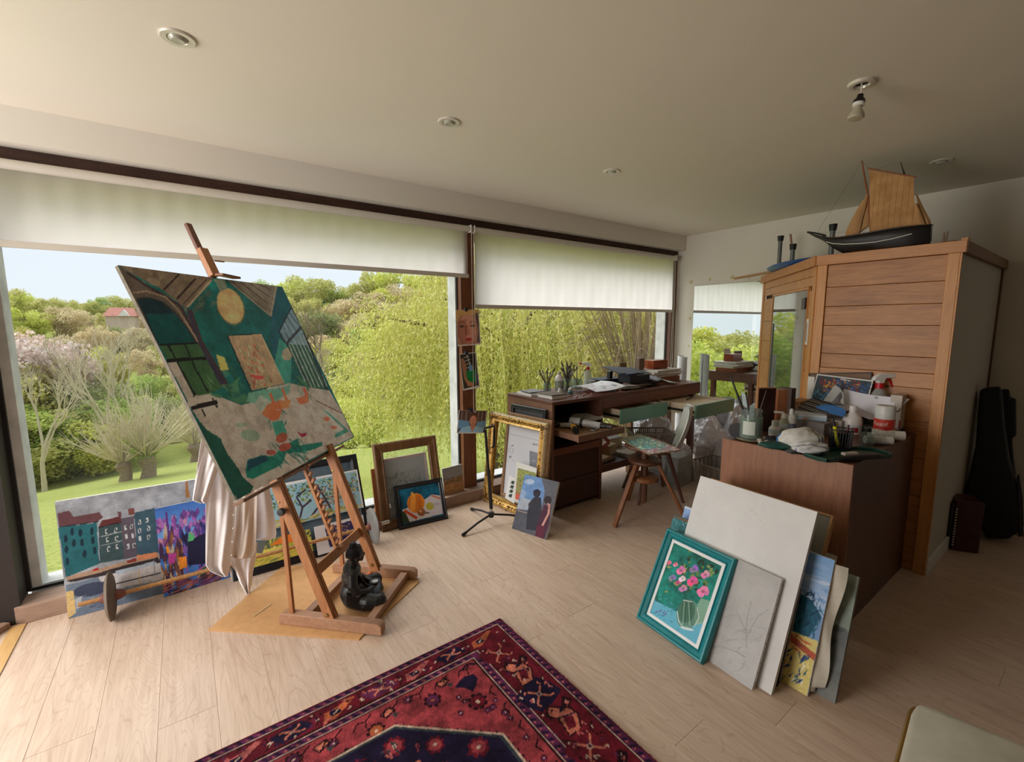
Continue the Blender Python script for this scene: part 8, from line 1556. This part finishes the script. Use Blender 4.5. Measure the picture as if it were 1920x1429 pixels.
MB().box((3.462, .565, 1.881), (3.4995, 1.284, 1.945)).build('cornice', M_cedh, sa, bevel=.002); MB().box((3.5, .565, 1.881), (XR-.011, .5995, 1.945)).build('cornice', wood('cornice_side', (120, 88, 62), (146, 110, 80), .6, 0), sa, bevel=.002)
MB(Ms).box((-.012, 1.881, -.02*1), (LC+.02, 1.945, .03)).build('cornice', M_cedh, sa, bevel=.002)
MB(Ms).box((0, 0, -.008), (.055, 1.88, .012)).build('corner_post', M_cedp, sa, bevel=.002); MB(Ms).box((LC-.05, 0, -.008), (LC, 1.88, .012)).build('corner_post', M_cedp, sa, bevel=.002)
sT = .135; sE = .985
M_cedc = wood('cedar_chamfer', (180, 120, 60), (214, 154, 90), .45, 0, 1.0, 10, .1, mott=.2)
zz = [0, .2, .4, .6, .8, .98, 1.16, 1.34, 1.52, 1.725]
for a0, a1 in zip(zz[:-1], zz[1:]):
    MB(Ms).box((.0555, a0+.001, -.006), (sT-.012, a1-.001, .006)).build('plank', M_cedc, sa, bevel=.002); MB(Ms).box((sE+.012, a0+.001, -.006), (LC-.0505, a1-.001, .006)).build('plank', M_cedc, sa, bevel=.002)
MB(Ms).box((.0555, 1.755, -.006), (LC-.0505, 1.818, .006)).build('plank', M_cedc, sa, bevel=.002); MB(Ms).box((.0555, 1.82, -.006), (LC-.0505, 1.880, .006)).build('plank', M_cedc, sa, bevel=.002)
b = MB(Ms); b.box((sT-.011, 0, -.006), (sT, 1.752, .012)); b.box((sE, 0, -.006), (sE+.011, 1.752, .012)); b.box((sT, 1.735, -.006), (sE, 1.752, .012)); b.build('door_frame', M_cedp, sa)
def doorglass():
    m, nt, bs = _nodes('sauna_door_glass'); bs.inputs['Base Color'].default_value = (.34, .34, .32, 1); bs.inputs['Metallic'].default_value = .85; bs.inputs['Roughness'].default_value = .03; return m
dr = MB(Ms).box((sT+.001, .02, -.002), (sE-.001, 1.733, .006)).build('glass_door', doorglass(), sa, bevel=.001)
MB(Ms).box((sT+.005, 1.60, .0065), (sT+.075, 1.68, .022)).build('door_hinge', mat('dark_hinge', (44, 30, 34), .4, .4), dr, bevel=.003); MB(Ms).box((sE-.06, .4, .0065), (sE-.03, 1.5, .012)).build('door_strip', mat('alu_strip', (120, 120, 116), .4, .6), dr)
mt = thing('wall_thermometer', tuple(Ms @ Vector((.085, 1.36, .007))), 'small white thermometer strip fixed beside the sauna door', 'thermometer'); pT = Ms @ Vector((.09, 1.44, .007)); b = MB(Ms); b.box((.07, 1.35, .0065), (.105, 1.53, .014)); b.build('body', M_white, mt, bevel=.003); b = MB(Ms); b.box((.084, 1.37, .0145), (.091, 1.50, .0155)); b.build('scale', M_ink, mt)
sp = MB().box((3.4955, .588, .0), (XR-.012, .5995, 1.88)).build('side_wall', mat('sauna_side_white', (196, 192, 180), .8, var=.03), sa); MB().box((XR-.06, .580, 0), (XR-.02, .5875, 1.88)).build('corner_post', wood('side_post', (96, 60, 40), (120, 78, 54), .6, 2), sa); MB().box((3.470, .580, 0), (3.4945, .5875, 1.88)).build('corner_post', M_cedp, sa)
struct('baseboard_sauna', MB().box((3.4955, .572, .0), (XR-.012, .5875, .09)), M_white, bevel=.003)
# ---- on top of the cabin: model ship
XS = 3.50; sh_ = lambda x, y, X=XS: at_x(1480+x/6.4, 390+y/6.4, X)
ship = thing('model_ship', (XS, .92, 1.946), 'old wooden model sailing ship with tan sails on top of the sauna cabin', 'model ship')
M_hull = mat('black_hull', (22, 20, 20), .5, var=.3); M_hullb = wood('hull_brown', (46, 30, 20), (84, 56, 36), .5, 1, 3); M_sail = None
def ship_pt(x, y, dx): p = sh_(x, y); return Vector((p.x+dx, p.y, p.z))
st_ = [(216, 290, 296, .004), (300, 318, 345, .012), (420, 345, 400, .035), (520, 370, 480, .055), (640, 368, 545, .072), (800, 350, 552, .082), (1000, 318, 545, .085), (1200, 280, 538, .082), (1400, 248, 528, .072), (1560, 228, 500, .055), (1690, 210, 440, .022)]
vs = []; fs = []; nn = 10
for (x, yt, yb, w_) in st_:
    for k in range(nn+1):
        u = k/nn*2-1; s_ = abs(u); z_ = yb+(yt-yb)*s_**1.6; vs.append(ship_pt(x, z_, math.copysign(w_*math.sin(min(1, s_*1.08)*PI/2)**.7 if s_ > 0 else 0, u)))
for i in range(len(st_)-1):
    for k in range(nn): fs.append((i*(nn+1)+k, i*(nn+1)+k+1, (i+1)*(nn+1)+k+1, (i+1)*(nn+1)+k))
fs.append(tuple((len(st_)-1)*(nn+1)+k for k in range(nn+1))); zlow = min(v.z for v in vs); vs = [Vector((v.x, v.y, max(v.z, 1.9465))) for v in vs]
o = MB().add(vs, fs).build('hull', M_hull, ship, smooth=True); so = o.modifiers.new('thick', 'SOLIDIFY'); so.thickness = .004
b = MB(); dk = [ship_pt(x, yt+(22 if x > 500 else 12), s_*w_*.9) for s_ in (-1, 1) for (x, yt, yb, w_) in st_]; n_ = len(st_); b.add(dk, [(i, i+1, n_+i+1, n_+i) for i in range(n_-1)]); b.build('deck', M_hullb, ship)
b = MB(); b.tube([ship_pt(x, y_, -w_-.002) for x, y_, w_ in ((480, 415, .048), (560, 438, .062), (700, 450, .078), (900, 445, .086), (1100, 425, .087), (1300, 385, .082), (1510, 325, .065))], .0022, 6); b.build('white_line', M_white, ship)
b = MB(); b.tube([ship_pt(x, yt-2, -w_) for x, yt, yb, w_ in st_[2:]], .0035, 6); b.tube([ship_pt(x, yt-2, w_) for x, yt, yb, w_ in st_[2:]], .0035, 6); b.build('rail', M_hullb, ship); b = MB(); b.tube([ship_pt(216, 290, 0), ship_pt(300, 300, 0), ship_pt(440, 330, 0)], [.006, .006, .005], 8); b.tube([ship_pt(680, 268, .02), ship_pt(686, 238, .02)], .003, 6); b.build('bowsprit', M_hull, ship); b = MB(); b.box(tuple(ship_pt(1690, 440, -.006)-Vector((0, 0, 0))), tuple(ship_pt(1675, 200, .006)+Vector((0, -.012, 0)))) ; b.tube([ship_pt(1690, 400, 0), ship_pt(1700, 200, 0)], .006, 6); b.tube([ship_pt(1680, 202, 0), ship_pt(1726, 204, 0)], .004, 6); b.build('rudder', M_hull, ship)
sq = lambda x, y, dx=0: Vector((at_x(1480+x/4.571, 260+y/4.571, XS).x+dx, at_x(1480+x/4.571, 260+y/4.571, XS).y, at_x(1480+x/4.571, 260+y/4.571, XS).z))
M_mast = wood('ship_mast', (120, 66, 40), (158, 96, 60), .5, 2, 4); MB().tube([sq(700, 800), sq(676, 500), sq(640, 300), sq(622, 190)], [.007, .0065, .005, .0035], 8).build('foremast', M_mast, ship, smooth=True); MB().tube([sq(1010, 780, .012), sq(985, 320, .012), sq(950, 200, .012)], [.006, .005, .002], 8).build('mainmast', mat('dark_spar', (50, 32, 24), .6), ship, smooth=True); MB().tube([sq(676, 256, -.012), sq(1092, 334, -.012)], .0045, 8).build('yard', M_mast, ship, smooth=True); MB().tube([sq(680, 850, -.01), sq(900, 800, -.01), sq(1140, 742, -.01)], .004, 8).build('boom', M_mast, ship, smooth=True)
def sail(name, c4, bulge, n=10, cols=9):
    def fn(u, v): p = c4[0].lerp(c4[1], u).lerp(c4[3].lerp(c4[2], u), v); p.x -= bulge*math.sin(PI*u)*math.sin(PI*min(1, v*.9+.1)); return tuple(p)
    return MB().sheet(fn, cols, n, .0012).build(name, sail_m, ship, smooth=True)
def smat():
    m, nt, bs = _nodes('tan_sailcloth'); sp = nt.nodes.new('ShaderNodeSeparateXYZ'); nt.links.new(_coord(nt), sp.inputs[0]); w_ = nt.nodes.new('ShaderNodeMath'); w_.operation = 'MULTIPLY'; w_.inputs[1].default_value = 36; nt.links.new(sp.outputs['Y'], w_.inputs[0]); f_ = nt.nodes.new('ShaderNodeMath'); f_.operation = 'FRACT'; nt.links.new(w_.outputs[0], f_.inputs[0])
    c_ = _mix(nt, 1, _ramp(nt, _noise(nt, _coord(nt), 14, 4), [(.3, lin((160, 116, 70))), (.7, lin((190, 146, 96)))]), _ramp(nt, f_.outputs[0], [(0, (.72, .68, .62)), (.09, (.72, .68, .62)), (.12, (1, 1, 1)), (1, (1, 1, 1))]), 'MULTIPLY'); nt.links.new(c_, bs.inputs['Base Color']); bs.inputs['Roughness'].default_value = .9; return m
sail_m = smat()
sail('main_sail', [sq(700, 828, -.014), sq(1088, 762, -.014), sq(1070, 338, -.014), sq(690, 272, -.014)], .010); M_sail2 = mat('plain_sailcloth', (176, 134, 88), .9, var=.12, vscale=20)
def tri(name, rows, dx, m_=M_sail2):
    ys = [r[0] for r in rows]
    def fn(u, v): y = ys[0]+(ys[-1]-ys[0])*v; xl = float(np.interp(y, ys, [r[1] for r in rows])); xr = float(np.interp(y, ys, [r[2] for r in rows])); return tuple(sq(xl+(xr-xl)*u, y, dx-.012*math.sin(u*PI)*(.4+v)))
    MB().sheet(fn, 8, 20, .0012).build(name, m_, ship, smooth=True)
tri('jib', [(480, 668, 680), (600, 590, 655), (700, 535, 625), (800, 488, 605), (845, 485, 590), (862, 495, 520)], -.008); tri('staysail', [(490, 666, 680), (620, 625, 690), (745, 610, 690), (800, 592, 600), (855, 520, 600), (885, 470, 500)], .012); tri('stern_sail', [(560, 1086, 1100), (640, 1084, 1132), (760, 1080, 1178), (820, 1082, 1208), (860, 1090, 1190), (876, 1096, 1130)], -.018); tri('mizzen_sail', [(480, 1084, 1092), (600, 1100, 1150), (700, 1130, 1206), (715, 1150, 1208), (780, 1170, 1206), (820, 1185, 1208)], .012)
b = MB()
for p_, q_ in (((240, 805), (660, 800)), ((624, 196), (240, 800)), ((623, 192), (676, 256)), ((950, 205), (1206, 740)), ((950, 205), (690, 270))): b.tube([sq(*p_), sq(*q_)], .0007, 4)
b.build('rigging', mat('thin_thread', (90, 76, 60), .8), ship)
tag(MB().tube([(XS+.05, .765, 1.946), (XS+.05, .72, 1.95), (XS+.05, .62, 1.952)], .007, 6).build('flat_stick', mat('dark_stick', (60, 38, 28), .7), None), 'dark thin stick lying on the cabin beside the stern of the ship', 'stick')
for i, (x0_, y0_, x1_, y1_) in enumerate(((1325, 875, 1328, 805), (1340, 872, 1360, 792))): tag(MB().tube([Vector((sq(x0_, y0_).x, sq(x0_, y0_).y, 1.9455)), sq(x1_, y1_)], [.006, .004], 7).build('twig', mat('twig_grey', (120, 100, 80), .8), None), ('pale short twig standing on the cabin behind the ship, left one', 'short twig leaning right, beside the other twig on the cabin')[i], 'twig')
boxo('wood_offcut', 'small wood offcut at the corner of the cabin roof', (3.52, .572, 1.9455), (3.58, .60, 1.965), M_cedp, 'offcut')
# upturned blue stool with grey legs
bs_t = thing('upturned_stool', (4.15, 1.62, 1.946), 'blue plastic stool lying upside down on the cabin, its grey legs pointing up', 'stool'); L1 = (4.46, 1.955); L2 = (4.13, 1.71); L3 = (3.86, 1.34); L4 = (4.45, 1.55)
Mz = MX((4.17, 1.62, 1.947), math.atan2(.66, .69)); b = MB(Mz); b.lathe([(.0005, 0), (.40, .0), (.46, .018), (.47, .032), (.44, .040), (.0005, .036)], 40, sy=.52); b.build('seat', mat('blue_plastic', (30, 74, 140), .4), bs_t, smooth=True)
M_gl = mat('grey_leg', (104, 108, 106), .4, .3); M_ft = mat('black_foot', (22, 24, 24), .6)
for (X_, Y_), (tx_, ty_) in ((L1, (1459, 443)), (L2, (1485, 458)), (L3, (1558, 421))):
    zz_ = z_at(tx_, ty_, X_, Y_); MB().tube([(X_, Y_, 1.97), (X_, Y_, zz_-.03)], .017, 14).build('leg', M_gl, bs_t, smooth=True); MB().tube([(X_, Y_, zz_-.045), (X_, Y_, zz_)], [.022, .027], 14).build('rubber_foot', M_ft, bs_t, smooth=True)
MB().tube([(L4[0], L4[1], 1.97), (L4[0], L4[1], 2.03)], .017, 14).build('leg', M_gl, bs_t, smooth=True)
p_ = at_x(1408, 503, 4.35); q_ = at_x(1455, 496, 4.1); tag(MB().bar(Vector((4.62, 2.44, 1.957)), Vector((4.20, 1.78, 1.957)), .03, .02).build('wooden_lath', wood('lath', (150, 108, 70), (180, 136, 92), .5, 1), None, bevel=.003), 'wooden lath sticking out over the left edge of the cabin roof', 'lath')
zz_ = z_at(1474, 440, 4.3, 1.78); tag(MB().tube([(4.32, 1.77, 1.99), (4.28, 1.80, zz_)], .009, 8).build('pink_stick', mat('pinkish_wood', (150, 108, 92), .7), None), 'pinkish stick standing between the stool legs on the cabin', 'stick')
# ------------------------------------------------------------------ mirror on the right wall
mi = thing('wall_mirror', (XR-.006, 2.6, .31), 'large frameless mirror on the right wall beside the window', 'mirror'); MB().box((XR-.006, 2.12, .31), (XR-.001, 3.036, 1.934)).build('backing', mat('mirror_edge', (110, 130, 120), .3), mi)
mm_, nt_, b_ = _nodes('mirror_silver'); b_.inputs['Base Color'].default_value = (.86, .90, .87, 1); b_.inputs['Metallic'].default_value = 1; b_.inputs['Roughness'].default_value = .0; MB().box((XR-.008, 2.122, .312), (XR-.0062, 3.034, 1.932)).build('mirror_glass', mm_, mi)
wr = [o for o in COL.objects if o.name.startswith('wall_right')][0]
for x, y, s_ in ((1296, 529, .022), (1331, 524, .018), (1373, 520, .022), (1405, 519, .02), (1294, 597, .018), (1292, 649, .014)):
    p_ = at_x(x, y, XR-.0006); b = MB(); b.add([(XR-.0006, p_.y+s_*math.cos(k*PI/7)*(1+.3*math.sin(k*2.3+x)), p_.z+s_*math.sin(k*PI/7)*(1+.3*math.sin(k*1.7+y))) for k in range(14)], [tuple(range(14))]); b.build('glue_mark', mat('old_glue', (196, 182, 140), .5, var=.1), wr)
# ------------------------------------------------------------------ instrument bags, accordion, chair
gb = Vector((4.33, .40, 0)); gn = Vector((gb.x, gb.y, 0)).normalized()
def gig(name, label, poly_, off, th, m_, cat='bag'):
    pl = gb+gn*off; A1 = [at_plane(1640+x/3.403, 680+y/3.403, pl, gn) for x, y in poly_]; zmin = min(p.z for p in A1)
    A1 = [Vector((p.x, p.y, max(.002, p.z))) for p in A1]; n_ = len(A1); c_ = sum(A1, Vector((0, 0, 0)))/n_; vs = []
    for k, (f, dd) in enumerate(((.90, 0), (1.0, .25), (1.0, .75), (.90, 1))): vs += [Vector((c_.x+(p.x-c_.x)*f, c_.y+(p.y-c_.y)*f, max(.002, c_.z+(p.z-c_.z)*f)))+gn*(th*dd) for p in A1]
    fs = [tuple(range(n_-1, -1, -1)), tuple(3*n_+i for i in range(n_))]
    for k in range(3): fs += [(k*n_+i, k*n_+(i+1) % n_, (k+1)*n_+(i+1) % n_, (k+1)*n_+i) for i in range(n_)]
    return tag(MB().add(vs, fs).build(name, m_, None, bevel=.012), label, cat)
M_bag = mat('black_nylon', (17, 17, 19), .75, var=.15)
gig('guitar_bag', 'tall black instrument bag leaning in the corner, the larger of the two', [(668, 180), (700, 168), (798, 158), (812, 200), (830, 420), (860, 620), (900, 760), (920, 900), (925, 1090), (850, 1140), (715, 1136), (640, 1000), (565, 870), (600, 720), (640, 540), (655, 330)], .06, .14, M_bag); gig('guitar_bag', 'narrower black instrument bag behind the larger one, with a hanging strap at the right', [(800, 176), (858, 174), (868, 232), (903, 234), (905, 468), (876, 480), (885, 600), (900, 720), (880, 1100), (830, 1110), (810, 600)], .22, .10, M_bag)
gig('small_case', 'small black case standing low at the right edge of the photo', [(905, 735), (925, 730), (948, 880), (952, 1040), (945, 1115), (915, 1125), (910, 900)], .08, .12, mat('black_case', (24, 23, 26), .5), 'case')
ac = thing('accordion', (3.98, .50, 0), 'dark red brown accordion with a row of white buttons standing on the floor', 'accordion'); q0, q1 = at_floor(1772, 1030), at_floor(1836, 1040); qx = (q1-q0); Wq = qx.length; Ma = frame((q0.x, q0.y, .002), qx, (0, 0, 1)); zt = z_at(1800, 940, q0.x, q0.y)-.002
dep = -.17 if (Ma.to_3x3() @ Vector((0, 0, 1))).dot(Vector((-q0.x, -q0.y, 0))) > 0 else .17
lo, hi = min(0, dep), max(0, dep); MB(Ma).box((Wq*.17, 0, lo), (Wq, zt, hi)).build('body', mat('oxblood', (70, 30, 28), .35, var=.15), ac, bevel=.012); MB(Ma).box((0, 0, lo), (Wq*.165, zt*.93, hi)).build('keyboard_side', M_blk, ac, bevel=.012); zf = hi+.001 if dep < 0 else lo-.001; k_ = 1 if dep < 0 else -1
b = MB(Ma)
for i in range(26): y_ = .03+(zt-.06)*i/25; b.box((Wq*.26, y_, min(zf, zf+.003*k_)), (Wq*.92, y_+.004, max(zf, zf+.003*k_)))
b.build('grille', mat('grille_brown', (92, 66, 62), .4, .4), ac); b = MB(Ma)
for i in range(14): b.ball((Wq*.19, .04+(zt-.1)*i/13, zf+.003*k_), .006, 8, 5)
b.build('buttons', mat('button_white', (196, 190, 186), .3), ac, smooth=True)
c0, c1, c2_ = at_floor(1714, 1319, .46), at_floor(1920, 1404, .46), at_floor(1686, 1429, .46); ux = (c1-c0).normalized(); vx = (c2_-c0).normalized()
chr_ = thing('corner_chair', tuple(at_floor(1850, 1429, 0)), 'grey upholstered seat with a brass coloured rim at the lower right corner of the photo', 'chair'); S1 = .46; rr0 = .05; out = []
ex, ey = ux, vx
K = [c0, c0+ex*S1, c0+ex*S1+ey*S1, c0+ey*S1]; ring_pts = [c0+ey*rr0, c0+ey*rr0*.45+ex*rr0*.08, c0+ey*rr0*.2+ex*rr0*.2, c0+ex*rr0*.45+ey*rr0*.08, c0+ex*rr0, K[1]-ex*rr0, K[1]+ey*rr0, K[2]-ey*rr0, K[2]-ex*rr0, K[3]+ex*rr0, K[3]-ey*rr0]
cz = sum((p.x for p in ring_pts))/len(ring_pts), sum((p.y for p in ring_pts))/len(ring_pts); vs = []
for f, z_ in ((1, .43), (1, .458), (.985, .470), (.93, .476)): vs += [(cz[0]+(p.x-cz[0])*f, cz[1]+(p.y-cz[1])*f, z_) for p in ring_pts]
n_ = len(ring_pts); fs = [tuple(range(n_-1, -1, -1)), tuple(3*n_+i for i in range(n_))]
for k in range(3): fs += [(k*n_+i, k*n_+(i+1) % n_, (k+1)*n_+(i+1) % n_, (k+1)*n_+i) for i in range(n_)]
MB().add(vs, fs).build('seat_pad', mat('grey_upholstery', (196, 192, 176), .9, var=.12, vscale=12), chr_, smooth=True); MB().tube([(cz[0]+(p.x-cz[0])*1.015, cz[1]+(p.y-cz[1])*1.015, .452) for p in ring_pts+ring_pts[:1]], .007, 10, cap=False).build('rim', mat('brass_rim', (150, 118, 62), .35, .7), chr_, smooth=True)
for p in (K[0]+(ex+ey)*.05, K[1]+(ey-ex)*.05, K[2]-(ex+ey)*.05, K[3]+(ex-ey)*.05): MB().tube([(p.x, p.y, .43), (p.x+(p.x-cz[0])*.1, p.y+(p.y-cz[1])*.1, 0)], .012, 10).build('leg', mat('brass_rim', (1, 1, 1)), chr_, smooth=True)
